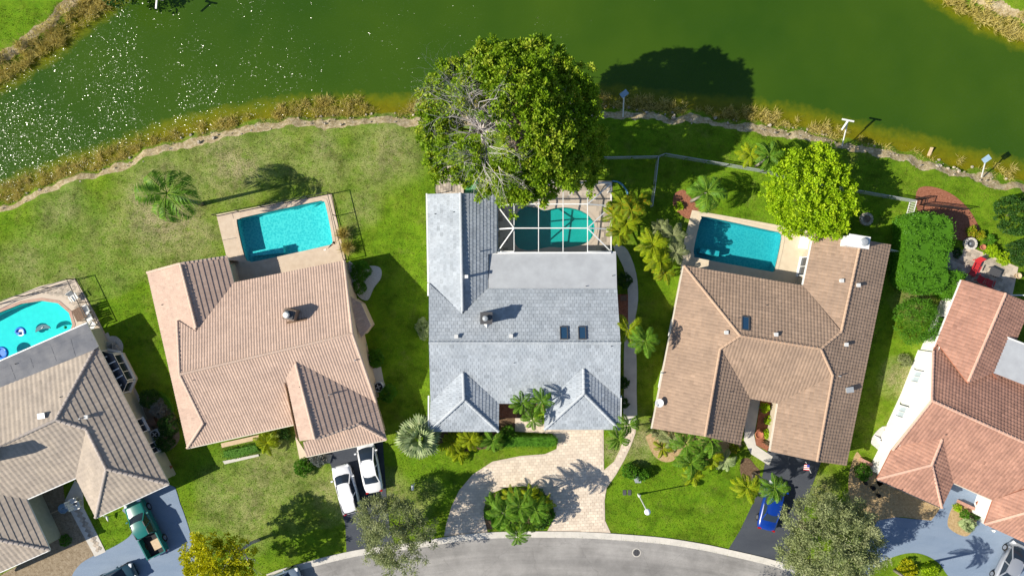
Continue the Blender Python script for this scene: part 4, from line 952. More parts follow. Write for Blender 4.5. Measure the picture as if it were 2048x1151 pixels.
# seams of the membrane are lapped strips
for (x0, y0, x1, y1) in ((-80, 772, 178, 660), (-80, 789, 184, 678), (140, 676, 150, 712), (100, 690, 112, 722), (60, 716, 66, 735), (20, 731, 30, 757)):
    b = MB(); b.bar(aFl.at(x0, y0) + Vector((0, 0, .006)), aFl.at(x1, y1) + Vector((0, 0, .006)), .12, .02); b.build('membrane_seam', M['mem_dark'], roof1)
# bay window on the east wall
bx = [G(228, 712, 1.2), G(250, 722, 1.2), G(272, 762, 1.2), G(262, 785, 1.2)]
a0, a1 = wp_[2], wp_[3]; d = (a1 - a0).xy.to_3d().normalized(); nn = Vector((d.y, -d.x, 0)) * (-1 if Vector((d.y, -d.x, 0)).dot(ea) < 0 else 1)
s0 = (G(215, 705, 1.4) - a0).dot(d) - .3; s1 = s0 + 4.4
base = [a0 + d * s0, a0 + d * (s0 + .8) + nn * .95, a0 + d * (s1 - .8) + nn * .95, a0 + d * s1]
b = MB(); b.prism([v.xy.to_3d() for v in base], 0, .75); bayw = b.build('bay_wall', M['offwhite'], h1, mw=inv1)
for k in range(3):
    p, q_ = base[k], base[k + 1]; p = p.xy.to_3d(); q_ = q_.xy.to_3d(); L = (q_ - p).length
    window(h1, inv1, p + Vector((0, 0, 0)), q_, L / 2, L - .15, 1.2, 1.42, nn + (d * (k - 1)), 0 if k != 1 else 2)
b = MB(); b.prism([v.xy.to_3d() for v in offset_poly([v.xy.to_3d() for v in base], -.12)], 2.05, 2.1); b.build('bay_roof_glass', M['glass_dark'], h1, mw=inv1)
for k in range(5):
    b = MB(); f = (k + .5) / 5; b.bar(a0.xy.to_3d() + d * (s0 + .25 + f * 3.9) + Vector((0, 0, 2.14)), a0.xy.to_3d() + d * (s0 + .35 + f * 3.7) + nn * (1.0 if 0 < k < 4 else .5) + Vector((0, 0, 2.14)), .1, .05); b.build('glazing_bar', M['white'], h1, mw=inv1)
for i, s, w_, h, zc, o in ((2, 8.2, 1.3, 1.1, 1.5, ea), (2, 10.6, 1.0, 1.1, 1.5, ea), (0, 8, 2.4, 2.0, 1.1, No), (4, 2.2, 1.2, 1.1, 1.5, W)): window(h1, inv1, wp_[i], wp_[(i + 1) % len(wp_)], s, w_, h, zc, o)
garage(h1, inv1, wp_[3], wp_[4], 3.2, 4.6, So, M['white'])

# --- salmon tile house at the right edge
kw = dict(style='low', w=.32, e=.36)
eW = Slope((1924, 559, 2.7), (1866, 700, 2.7), (2011, 586, 4.15), [(1924, 559), (2011, 586), (1936, 766), (1876, 687), (1868, 697)], **kw)
eE = Slope((2062, 607, 2.7), (1990, 782, 2.7), (2011, 586, 4.15), [(2011, 586), (2062, 607), (1998, 762), (1985, 745), (1936, 766)], **kw)
eN = Slope((1866, 700, 2.75), (2068, 790, 2.75), (1863, 800, 5.2), [(1866, 702), (1876, 687), (1936, 766), (1985, 745), (2048, 768), (2130, 800), (2130, 921), (1863, 800)], **kw)
eS = Slope((1906, 964, 2.7), (1986, 999, 2.7), (1863, 800, 5.2), [(1863, 800), (2130, 921), (2130, 950), (1986, 999), (1906, 964), (1884, 877), (1795, 890), (1783, 900)], **kw)
zz = eS.z(1884, 877)
eWw = Slope((1783, 900, 2.7), (1754, 957, 2.7), (1884, 877, zz), [(1884, 877), (1863, 929), (1754, 957), (1783, 900), (1795, 890)], **kw)
eWe = Slope((1906, 964, 2.7), (1883, 1014, 2.7), (1884, 877, zz), [(1884, 877), (1906, 964), (1883, 1014), (1863, 929)], **kw)
eWs = Slope((1754, 957, 2.7), (1883, 1014, 2.7), (1863, 929, eWw.z(1863, 929)), [(1754, 957), (1883, 1014), (1863, 929)], **kw)
eSa = Slope((1986, 999, 2.7), (1969, 1047, 2.7), (2060, 1020, 4.3), [(1986, 999), (2130, 950), (2130, 1002), (1969, 1047)], **kw)
eSb = Slope((1969, 1047, 2.7), (2048, 1083, 2.7), (2048, 1025, eSa.z(2048, 1025)), [(1969, 1047), (2130, 1120), (2130, 1002)], **kw)
eFl = Slope((2014, 674, 3.2), (1984, 744, 3.2), (2070, 700, 3.35), [(2014, 674), (1984, 744), (2048, 769), (2130, 800), (2130, 720)], tiles=False)
caps = [(eW.at(1936, 762), eW.at(2011, 586)), (eS.at(1863, 800), eS.at(2130, 921)), (eWw.at(1754, 957), eWw.at(1863, 929)), (eWw.at(1863, 929), eWw.at(1884, 877)), (eWe.at(1883, 1014), eWe.at(1863, 929)), (eSa.at(1969, 1047), eSa.at(2130, 1002)),
        (eN.at(1866, 702), eN.at(1863, 800)), (eS.at(1785, 899), eS.at(1863, 800))]
efoot = [(1924, 559), (2062, 607), (2010, 735), (2130, 790), (2130, 1120), (1969, 1047), (1986, 999), (1906, 964), (1883, 1014), (1754, 957), (1783, 900), (1866, 702)]
h5, roof5, inv5 = house('salmon_tiled_house', 'house with salmon clay tile roof and white gable wall at the right', [eW, eE, eN, eS, eWw, eWe, eWs, eSa, eSb, eFl], M['tile5'], M['terracotta'], M['stucco_white'], efoot, caps, cap_mat=M['cap5'],
    gables=[[eN.at(1868, 703), eN.at(1865, 800), eS.at(1786, 899)], [eW.at(1926, 560), eW.at(2011, 588), eE.at(2060, 607)]])
g0, g1 = eN.at(1868, 703), eS.at(1786, 899); dd = (g1 - g0).xy.to_3d().normalized(); nW = Vector((-abs(dd.y), 0, 0)) + Vector((0, 0, 0)); nW = Vector((dd.y, -dd.x, 0)); nW = nW if nW.x < 0 else -nW
ga, gb = g0.xy.to_3d() - nW * .22, g1.xy.to_3d() - nW * .22
window(h5, inv5, ga, gb, 2.6, 1.1, 1.3, 1.55, nW, pane='blind'); window(h5, inv5, ga, gb, 6.2, 1.1, 1.3, 1.55, nW, pane='blind')
for x, y, S, k in ((1890, 868, eS, 'small'),): vent(roof5, inv5, S, x, y, k)
gutter(h5, [G(1923, 559, 2.68), G(1868, 694, 2.68)], M['white'], inv5); gutter(h5, [G(1753, 958, 2.66), G(1883, 1015, 2.66)], M['dark_metal'], inv5); gutter(h5, [G(1906, 965, 2.66), G(1985, 1000, 2.66)], M['offwhite'], inv5)
gutter(h5, [G(2015, 674, 3.3), G(2130, 720, 3.3)], M['white'], inv5)
wp_ = offset_poly(pxpoly(efoot, 2.7), .45)
garage(h5, inv5, wp_[4], wp_[5], 2.8, 4.6, So, M['white'])
for i, s, w_, h, zc, o in ((11, 3, 1.3, 1.1, 1.5, W), (8, 2, 1.8, 1.3, 1.5, So)): window(h5, inv5, wp_[i], wp_[(i + 1) % len(wp_)], s, w_, h, zc, o)

# ------------------------------------------------------------------ vegetation builders
def leaves_np(C, N, L, Wd, spread=.6, droop=0.0, seed=1):
    """kite shaped leaves: centres C, outward directions N, length L, width Wd -> verts, quads"""
    r = np.random.default_rng(seed); n = len(C)
    D = N + r.normal(0, spread, (n, 3)); D[:, 2] -= droop; D /= np.linalg.norm(D, axis=1, keepdims=True) + 1e-9
    T = np.cross(D, r.normal(0, 1, (n, 3))); T /= np.linalg.norm(T, axis=1, keepdims=True) + 1e-9
    L = (L * r.uniform(.7, 1.25, n))[:, None]; Wd = (Wd * r.uniform(.75, 1.2, n))[:, None]
    V = np.stack([C, C + D * L * .45 + T * Wd * .5, C + D * L, C + D * L * .45 - T * Wd * .5], 1).reshape(-1, 3)
    return V, np.arange(4 * n).reshape(-1, 4)
def fol(name, C, N, L, Wd, mat, parent=None, inv=None, spread=.6, tone=None, seed=1, droop=0, kind=None):
    V, Q = leaves_np(C, N, L, Wd, spread, droop, seed)
    if tone is None: tone = np.random.default_rng(seed).random(len(C))
    me = np_mesh(name, V, Q, mat, tone=np.clip(tone, 0, 1)); o = link(name, me, parent, inv)
    return o
def lobes_to_clumps(lobes, spacing, seed=0, up=-.25):
    """clump centres on (and somewhat under) the surface of overlapping ellipsoids"""
    r = np.random.default_rng(seed); P = []; Nn = []
    for (x, y, z, rx, ry, rz) in lobes:
        area = 4 * math.pi * ((rx * ry) ** 1.6 / 3 + (rx * rz) ** 1.6 / 3 + (ry * rz) ** 1.6 / 3) ** (1 / 1.6)
        n = int(area / (spacing * spacing)) + 3; d = r.normal(0, 1, (n, 3)); d /= np.linalg.norm(d, axis=1, keepdims=True)
        d = d[d[:, 2] > up]; k = r.uniform(.82, 1.04, (len(d), 1)); p = np.array([x, y, z]) + d * k * np.array([rx, ry, rz])
        nn = d / np.array([rx, ry, rz]); nn /= np.linalg.norm(nn, axis=1, keepdims=True)
        ins = np.zeros(len(p), bool)
        for (a, b, c, ra, rb, rc) in lobes:
            if (a, b, c) != (x, y, z): ins |= ((p[:, 0] - a) / ra) ** 2 + ((p[:, 1] - b) / rb) ** 2 + ((p[:, 2] - c) / rc) ** 2 < .62
        P.append(p[~ins]); Nn.append(nn[~ins])
    return np.concatenate(P), np.concatenate(Nn)
def clump_leaves(P, Nn, k, rad, seed=0, flat=.0):
    r = np.random.default_rng(seed + 50); n = len(P)
    d = r.normal(0, 1, (n, k, 3)) * .75 + Nn[:, None, :] * .75; d /= np.linalg.norm(d, axis=2, keepdims=True) + 1e-9
    C = P[:, None, :] + d * rad * r.uniform(.15, 1, (n, k, 1)); tone = np.repeat(r.random(n)[:, None], k, 1) * .55 + r.random((n, k)) * .25 + .25 * (d[:, :, 2] + 1) / 2
    return C.reshape(-1, 3), d.reshape(-1, 3), tone.ravel()
def branch(mb, p, d, L, r, depth, gen, jit=.45, up=.1, seg=5, bend=.18, ends=None):
    pts = [Vector(p)]; rr = [r]; d = Vector(d).normalized(); q_ = Vector(p)
    for i in range(4):
        d = (d + Vector((gen.gauss(0, bend), gen.gauss(0, bend), gen.gauss(0, bend) + up * .3))).normalized(); q_ = q_ + d * L / 4; pts.append(q_.copy()); rr.append(r * (1 - .42 * (i + 1) / 4))
    mb.tube(pts, rr, seg, cap=False)
    if ends is not None: ends.append(q_.copy())
    if depth > 0:
        for k in range(gen.choice((2, 3, 3))):
            i = gen.choice((2, 3, 4)); a = Vector((gen.gauss(0, 1), gen.gauss(0, 1), gen.gauss(0, .6))); a = (a - d * a.dot(d)).normalized()
            branch(mb, pts[i], d + a * gen.uniform(.5, 1.0), L * gen.uniform(.55, .8), rr[i] * .62, depth - 1, gen, jit, up, max(3, seg - 1), bend, ends)
def tree(name, label, px, py, z, R_, lobes_rel, leafmat_, base=None, spacing=.55, k=16, rad=.38, L=.26, Wd=.16, cat='tree', group=None, trunk_r=.2, bark='bark', seed=1, limbs=6, hole=None, up=-.25, spread=.6, jit=.22):
    """crown centre at pixel (px, py) at height z; lobes relative in metres; trunk from base pixel on the ground"""
    c = G(px, py, z); b0 = G(*base) if base else Vector((c.x, c.y, 0)); b0.z = 0
    root = empty(name, b0, label=label, cat=cat, group=group); inv = Matrix.Translation(-b0)
    lobes = [(c.x + a, c.y + b_, c.z + d, e, f, g) for a, b_, d, e, f, g in lobes_rel]
    P, Nn = lobes_to_clumps(lobes, spacing, seed, up)
    if hole is not None:
        m = hole(P, c); P, Nn = P[m], Nn[m]
    jr = np.random.default_rng(seed + 9); P = P + Nn * (jr.normal(0, jit, (len(P), 1)) + (vnoise(P[:, 0] + P[:, 2], P[:, 1] - P[:, 2], 1.3, seed)[:, None] - .5) * jit * 2.4)
    C, D, T = clump_leaves(P, Nn, k, rad, seed)
    fol('crown', C, D, L, Wd, leafmat_, root, inv, spread, T, seed)
    gen = random.Random(seed); mb = MB(); fork = Vector((b0.x + (c.x - b0.x) * .35, b0.y + (c.y - b0.y) * .35, z * .42))
    mb.tube([b0 - Vector((0, 0, .1)), b0.lerp(fork, .5) + Vector((gen.gauss(0, .05), gen.gauss(0, .05), 0)), fork], [trunk_r * 1.25, trunk_r, trunk_r * .85], 8)
    root_tr = mb.build('trunk', M[bark], root, True, inv)
    for i in range(limbs):
        l = lobes[i % len(lobes)]; t = Vector((l[0], l[1], l[2])); mb = MB()
        branch(mb, fork, (t - fork) + Vector((gen.gauss(0, .6), gen.gauss(0, .6), gen.gauss(0, .3))), (t - fork).length * .55, trunk_r * .6, 2, gen)
        mb.build('limb', M[bark], root, True, inv)
    return root, inv, c
def blob(n, R_, hz, seed, r=.42, flat=.75):
    """n lobes spread through a disc of radius R_"""
    g = random.Random(seed); out = [(0, 0, 0, R_ * .62, R_ * .62, hz * .8)]
    for i in range(n):
        a = 2 * math.pi * i / n + g.uniform(-.3, .3); rr = R_ * (1 - r) * g.uniform(.85, 1.05); s = R_ * r * g.uniform(.8, 1.15)
        out.append((rr * math.cos(a), rr * math.sin(a), g.uniform(-.25, .1) * hz, s, s, s * flat))
    for i in range(max(2, n // 2)):
        a = g.uniform(0, 6.28); rr = R_ * .38 * g.uniform(.5, 1.2); s = R_ * r * g.uniform(.7, 1); out.append((rr * math.cos(a), rr * math.sin(a), hz * g.uniform(.15, .45), s, s, s * flat))
    return out
def shrub(name, label, px, py, R_, h, mat, cat='shrub', seed=1, Ry=None, rz=0, n=5, L=.13, Wd=.08, k=14, spacing=.2, group=None, rad=.14):
    c = G(px, py, h * .6); z0 = 0
    root = empty(name, (c.x, c.y, z0), label=label, cat=cat, group=group); inv = Matrix.Translation((-c.x, -c.y, 0))
    Ry = Ry or R_; g = random.Random(seed); lob = [(0, 0, R_ * .72, Ry * .72)]
    for i in range(n):
        a = 6.283 * i / n + g.uniform(-.3, .3); lob.append((R_ * .52 * math.cos(a), Ry * .52 * math.sin(a), R_ * .45 * g.uniform(.8, 1.2), Ry * .45 * g.uniform(.8, 1.2)))
    ca, sa = math.cos(rz), math.sin(rz)
    L3 = []
    for a, b_, e, f in lob:
        m = (e + f) / 2 if rz else None
        L3.append((c.x + a * ca - b_ * sa, c.y + a * sa + b_ * ca, h * .45, m or e, m or f, h * .52 * g.uniform(.85, 1.1)))
    P, Nn = lobes_to_clumps(L3, spacing, seed, -.5); C, D, T = clump_leaves(P, Nn, k, rad, seed)
    C[:, 2] = np.maximum(C[:, 2], .04)
    fol('foliage', C, D, L, Wd, mat, root, inv, .6, T, seed)
    mb = MB()
    for i in range(4):
        a = g.uniform(0, 6.28); mb.tube([(c.x, c.y, 0), (c.x + R_ * .3 * math.cos(a), c.y + R_ * .3 * math.sin(a), h * .6)], [.03, .015], 5)
    mb.build('stem', M['bark'], root, mw=inv)
    return root
def hedge(name, label, pts, h, mat, cat='hedge', dens=38, seed=1, L=.13, Wd=.08, rough=.08, zpx=None):
    P = pxpoly(pts, h * .8 if zpx is None else zpx); P = [p.xy.to_3d() for p in P]; c = sum(P, Vector()) / len(P)
    root = empty(name, c, label=label, cat=cat); inv = Matrix.Translation(-c)
    mb = MB(); q_ = offset_poly(P, .14); mb.prism(q_, 0, h - .16); mb.build('inner_growth', mat, root, mw=inv)
    r = np.random.default_rng(seed); xs_ = [p.x for p in P]; ys_ = [p.y for p in P]; A_ = (max(xs_) - min(xs_)) * (max(ys_) - min(ys_))
    n = int(A_ * dens * 2.2); X_ = r.uniform(min(xs_), max(xs_), n); Y_ = r.uniform(min(ys_), max(ys_), n); PP = [(p.x, p.y) for p in P]
    m = in_poly_np(X_, Y_, PP); X_, Y_ = X_[m], Y_[m]; dd = seg_dist(X_, Y_, PP)
    Z_ = h - np.clip(.35 - dd, 0, .35) ** 2 * 2.2 * h * .6 + (vnoise(X_, Y_, .5, seed) - .5) * rough * 2.5 + r.uniform(-.14, .05, len(X_))
    C1 = np.stack([X_, Y_, Z_], -1); N1 = np.tile([0, 0, 1.0], (len(C1), 1))
    per = sum((P[i] - P[i - 1]).length for i in range(len(P))); C2 = []; N2 = []
    for i in range(len(P)):
        a, b_ = P[i - 1], P[i]; l = (b_ - a).length; k = int(l * h * dens * 1.1); t = r.random(k); e = (b_ - a).normalized(); nn = Vector((e.y, -e.x, 0))
        if in_poly(*( ((a + b_) / 2 + nn * .05).xy), PP): nn = -nn
        pts_ = np.array(a)[None] * (1 - t[:, None]) + np.array(b_)[None] * t[:, None]; pts_[:, 2] = r.uniform(.05, h, k); pts_ += np.array(nn) * r.uniform(-.15, .04, (k, 1)); C2.append(pts_); N2.append(np.tile(np.array(nn), (k, 1)))
    C = np.concatenate([C1] + C2); N_ = np.concatenate([N1] + N2); T = np.clip(vnoise(C[:, 0], C[:, 1], .45, seed + 3) * .5 + r.random(len(C)) * .5, 0, 1)
    fol('foliage', C, N_, L, Wd, mat, root, inv, .75, T, seed); return root

# ---- palms: every frond is an object of its own; frond meshes are shared
FR = {}
def frond_mesh(style, mat, L, var):
    key = (style, mat.name, round(L, 1), var)
    if key in FR: return FR[key]
    g = random.Random(hash((style, round(L, 1), var)) % 9973 if False else int(L * 10) * 31 + var * 7 + len(style)); mb = MB()
    if style == 'plume':
        pass
    if style == 'fan':
        st = .38 * L; mb.tube([(0, 0, 0), (st * .6, 0, .06 * L), (st, 0, .05 * L)], [.03, .022, .02], 4, cap=False)
        n = 22
        for i in range(n):
            a = R(-118 + 236 * i / (n - 1)); l = L * .62 * (1 - .25 * abs(a) / 2.1) * g.uniform(.9, 1.08); ca, sa = math.cos(a), math.sin(a); wd = l * .11; z0 = .05 * L
            drop = -.10 * L * g.uniform(.3, 1.4)
            p1 = (st + l * .55 * ca, l * .55 * sa, z0 + .02 * L + (.02 * (i % 2)))
            mb.add([(st, 0, z0), (p1[0] - sa * wd, p1[1] + ca * wd, p1[2] - .02), (st + l * ca, l * sa, z0 + drop), (p1[0] + sa * wd, p1[1] - ca * wd, p1[2] + .02)], [(0, 1, 2, 3)], 0, g.random())
    else:
        e0, e1 = (R(38 + var * 9), R(-52 - var * 8)) if style == 'feather' else (R(40 + 8 * var), R(-75 - 5 * var))
        n = 12; pts = [Vector((0, 0, 0))]; q_ = Vector((0, 0, 0))
        for i in range(n):
            e = e0 + (e1 - e0) * (i / (n - 1)) ** 1.1; q_ = q_ + Vector((math.cos(e), g.gauss(0, .03), math.sin(e))) * L / n; pts.append(q_.copy())
        mb.tube(pts, [.045 * (1 - .8 * i / n) * (L / 2.2) ** .5 for i in range(n + 1)], 4, cap=False, tone=.75)
        m = 30
        for i in range(m):
            s = .14 + .86 * i / (m - 1); f = s * n; k = min(n - 1, int(f)); p = pts[k].lerp(pts[k + 1], f - k); d = (pts[k + 1] - pts[k]).normalized()
            ll = L * (.33 if style == 'plume' else .235) * (math.sin(math.pi * min(1, (s * .86 + .12))) ** .7) * g.uniform(.85, 1.12); up = d.cross(Vector((0, 1, 0))) * -1
            for sg in (-1, 1):
                out = (Vector((0, sg, 0)) * .86 + d * .55 + Vector((0, 0, -.28 + g.gauss(0, .12)))).normalized(); wv = d * (L * .017 + .010)
                a = p; b_ = p + out * ll * .5 + wv * .9 + Vector((0, 0, .02)); c_ = p + out * ll + Vector((0, 0, -(.12 if style != 'plume' else .35) * ll)); e_ = p + out * ll * .5 - wv * .9
                mb.add([a, b_, c_, e_] if sg > 0 else [a, e_, c_, b_], [(0, 1, 2, 3)], 0, min(1, max(0, .5 + g.gauss(0, .2))))
    FR[key] = mb.mesh('frond', mat); return FR[key]
def palm(label, px, py, h, L, n, mat, style='feather', base=None, name='palm_tree', cat='palm tree', group='palm trees in the gardens', seed=1, tr=.12, tilt=0, dead=None, trunkmat='palmbark', z0=0):
    c = G(px, py, h); b0 = G(*base) if base else Vector((c.x, c.y, 0)); b0.z = z0; g = random.Random(seed)
    root = empty(name, b0, label=label, cat=cat, group=group)
    t = c - b0; mb = MB(); pts = [Vector((t.x * (f ** 1.4), t.y * (f ** 1.4), t.z * f)) for f in (0, .25, .5, .75, 1)]; pts[0].z = -.05
    if h > .5:
        mb.tube(pts, [tr * 1.5, tr * 1.1, tr, tr * .9, tr * .8], 8); mb.build('trunk', M[trunkmat], root, True)
    if h > 3 and style == 'feather':
        mb = MB(); mb.tube([t - Vector((0, 0, .6)), t + Vector((0, 0, .15))], [tr * .85, tr * .6], 8); mb.build('crownshaft', M['l_palm'], root, True)
    for i in range(n):
        a = i * 2.39996 + g.uniform(-.25, .25); el = g.uniform(-.30, .35) - .35 * (i / n) if style != 'fan' else R(75) - R(95) * ((i + .5) / n) ** .8 + g.uniform(-.1, .1)
        s = g.uniform(.85, 1.1)
        mw = Matrix.Translation(t) @ Matrix.Rotation(a, 4, 'Z') @ Matrix.Rotation(-el, 4, 'Y') @ Matrix.Rotation(g.uniform(-.25, .25), 4, 'X') @ Matrix.Scale(s, 4)
        link('frond', frond_mesh(style, mat, L, i % 3), root, mw)
    return root

# ------------------------------------------------------------------ trees
# the big tree by the lake, with a leafless grey part on its west side
def dead_zone(P, c):
    u, v = P[:, 0] - c.x, P[:, 1] - c.y
    a = ((u + 2.6) / .9) ** 2 + ((v - 1.5) / 1.8) ** 2 < .8; b_ = ((u + 2.9) / 1.8) ** 2 + ((v + .8) / 1.3) ** 2 < 1; d_ = ((u + 1.7) / .7) ** 2 + ((v + 3.3) / 1.3) ** 2 < .8
    r = np.random.default_rng(3).random(len(P)); return ~((a | b_ | d_) & (r > .10))
bl = [(0, 0, 0, 5.4, 5.2, 3.2), (-1.0, 4.3, -.6, 2.6, 2.2, 1.8), (2.6, 4.3, -.4, 2.6, 2.1, 1.9), (5.0, 2.3, -.8, 2.2, 2.5, 1.9), (5.3, -.6, -1.2, 2.3, 2.4, 1.9), (3.6, -3.2, -1.0, 2.6, 2.4, 1.8), (.9, -4.6, -1.4, 2.3, 1.9, 1.6),
      (1.2, -6.1, -2.6, 2.0, 1.4, 1.2), (-4.3, 2.8, -1.0, 2.4, 2.4, 1.8), (-5.9, .8, -.9, 1.8, 2.2, 1.5), (-5.6, -1.8, -1.3, 1.8, 1.8, 1.4), (-4.6, -3.6, -1.9, 2.0, 1.6, 1.4), (-1.6, -5.1, -3.0, 1.7, 1.2, 1.0),
      (1.5, 1.5, 1.3, 3.0, 2.8, 2.0), (-1.0, 2.2, .9, 2.2, 2.0, 1.6), (2.6, -1.6, .9, 2.6, 2.2, 1.6), (-1.5, -2.6, -.6, 1.7, 1.6, 1.2), (6.9, -2.0, -3.4, 1.6, 2.0, 1.4), (6.2, -3.9, -3.8, 1.6, 1.3, 1.2), (5.2, 1.0, -3.8, 2.4, 3.2, 1.8), (0, 3.5, -3.5, 3.2, 2.0, 1.6), (3.4, -3.4, -4.2, 2.4, 2.2, 1.5), (-4.4, -.6, -2.6, 2.6, 2.8, 1.3)]
bt, binv, cb = tree('big_tree', 'huge spreading tree with olive green crown and a bare grey patch at the lake edge', 1018, 240, 12.0, 8, [tuple(v * .93 for v in l) for l in bl], M['l_big'], base=(1022, 285), spacing=.50, k=70, rad=.40, L=.24, Wd=.17, cat='tree', trunk_r=.5, seed=4, limbs=10, hole=dead_zone, up=-.15, jit=.28)
gen = random.Random(11); ctr = cb + Vector((-2.2, -.8, -.6))
for i in range(30):
    tx, ty = random.Random(i * 3 + 1).choice([(-3.1 + gen.uniform(-1, 1), 1.3 + gen.uniform(-1.6, 2.2)), (-2.9 + gen.uniform(-1.5, 1.5), -.9 + gen.uniform(-1.3, 1.2)), (-2.9 + gen.uniform(-1.5, 1.5), -.9 + gen.uniform(-1.3, 1.2)), (-1.7 + gen.uniform(-.7, .7), -3.9 + gen.uniform(-1, 1))])
    tgt = cb + Vector((tx, ty, gen.uniform(1.2, 2.5))); mb = MB(); branch(mb, ctr, tgt - ctr, (tgt - ctr).length* .8, .07, 4, gen, up=.12, seg=4, bend=.16); mb.build('dead_branch', M['palebark'], bt, mw=binv)
for i in range(9):
    a = gen.uniform(-1.2, 1.9); tgt = cb + Vector((5 * math.cos(a), 4.6 * math.sin(a), .8)); s_ = cb + Vector((3 * math.cos(a), 2.6 * math.sin(a), .4)); mb = MB(); branch(mb, s_, tgt - s_, 1.2, .035, 3, gen, up=.5, seg=4); mb.build('dead_branch', M['palebark'], bt, mw=binv)
tree('lime_tree', 'round bright yellow-green tree beside the blue pool and brown roof', 1624, 384, 3.6, 4, blob(9, 4.2, 1.9, 3), M['l_lime'], spacing=.46, k=44, rad=.34, L=.22, Wd=.16, jit=.28, trunk_r=.16, seed=6, base=(1592, 400))
tree('yellow_tree', 'yellow flowering tree with pale trunk at the bottom left by the street', 432, 1122, 5.4, 4, [(0, 0, 0, 1.9, 1.9, 1.4), (-1.7, .6, -.3, 1.3, 1.2, 1.0), (-.9, 1.8, .1, 1.2, 1.0, .9), (1.5, .5, -.2, 1.3, 1.1, 1.0), (1.8, -1.2, -.5, 1.3, 1.2, .9), (-1.4, -1.6, -.4, 1.5, 1.2, 1.0), (.6, -2.2, -.2, 1.5, 1.1, 1.0)], M['l_yellow'], base=(517, 1079), jit=.24, spacing=.44, k=40, rad=.32, L=.20, Wd=.15, trunk_r=.15, seed=8, bark='palebark')
tree('olive_tree', 'small grey-olive tree with wispy crown between dark driveway and street', 785, 1062, 3.9, 3.2, blob(8, 3.3, 1.6, 5), M['l_olive'], base=(812, 1055), spacing=.55, k=80, rad=.5, L=.22, Wd=.075, trunk_r=.13, seed=9, jit=.4, spread=.9)
tree('grey_olive_tree', 'large grey-olive tree overhanging the blue driveway at the bottom right', 1662, 1080, 4.6, 4.6, blob(10, 4.5, 2.0, 7), M['l_olive'], base=(1600, 1050), spacing=.60, k=90, rad=.55, L=.24, Wd=.08, trunk_r=.2, seed=10, jit=.45, spread=.9)
tree('corner_tree', 'dark tree at the top edge on the far lake bank', 236, -28, 1.6, 3, blob(7, 2.0, .9, 2), M['l_dark'], spacing=.45, k=16, seed=12)
tree('street_tree', 'tree standing just below the frame whose shade falls on the road', 1480, 1255, 4.5, 3, blob(7, 2.9, 1.5, 4), M['l_olive'], spacing=.6, k=14, rad=.5, L=.2, Wd=.08, seed=13)
shrub('round_tree', 'low round fine leaved tree between the brown and salmon roofs', 1840, 641, 2.15, 2.6, M['l_hedge'], 'tree', 14, n=7, L=.2, Wd=.05, k=20, spacing=.3, rad=.3)
shrub('dark_bush', 'dark leafy bush at the right edge on the lawn, upper one', 2036, 428, 1.9, 2.6, M['l_dark'], 'bush', 15, n=6, L=.17, Wd=.1, spacing=.28)
shrub('dark_bush', 'smaller dark bush at the right edge beside the stone patio', 2040, 505, 1.2, 1.6, M['l_dark'], 'bush', 16, n=5)
hedge('tall_hedge', 'tall dense bright green hedge block next to the white picket fence', smooth_px([(1808, 440), (1822, 428), (1850, 425), (1885, 432), (1902, 445), (1905, 470), (1898, 500), (1893, 525), (1895, 560), (1885, 580), (1855, 588), (1820, 580), (1802, 565), (1800, 540), (1806, 500)], 3), 2.6, M['l_hedge'], seed=3, dens=46, rough=.34, L=.17, Wd=.10)
hedge('side_hedge', 'lower green hedge touching the corner of the salmon roof', smooth_px([(1893, 545), (1915, 540), (1932, 552), (1922, 572), (1912, 598), (1890, 596), (1885, 570)], 3), 2.0, M['l_hedge'], seed=4, dens=46, rough=.2, L=.15, Wd=.09)
hedge('front_hedge', 'long clipped hedge beside the cream paver driveway', smooth_px([(985, 873), (1010, 870), (1060, 871), (1105, 871), (1114, 878), (1113, 890), (1100, 895), (1050, 894), (1000, 896), (985, 888)], 3), 1.0, M['l_hedge'], seed=5, dens=70, L=.10, Wd=.06)
hedge('box_hedge', 'short straight hedge under the peach roof eave with a plank behind', [(443, 900), (512, 886), (522, 904), (470, 917), (446, 917)], .7, M['l_hedge'], seed=6, dens=70, L=.1, Wd=.06)
shrub('round_shrub', 'bright green ball shrub by the dark driveway and stone walk', 607, 934, .85, .9, M['l_hedge'], seed=20, k=18)
shrub('purple_shrub', 'dark purple-grey shrub next to the ball shrub by the driveway', 636, 920, .75, .8, M['l_grey'], seed=21, Ry=.5)
shrub('horseshoe_shrub', 'curved clipped shrub around the utility box on the front lawn', 1262, 942, .75, 1.2, M['l_hedge'], seed=22, k=18, Ry=.7)
shrub('horseshoe_shrub', 'right lobe of clipped greenery beside the utility box', 1284, 950, .6, 1.1, M['l_hedge'], seed=23, k=18)
shrub('pale_shrub', 'round pale green shrub on the west wall of the grey tiled house', 846, 657, .65, 1.1, M['l_silver'], seed=24, Ry=1.0, n=4)
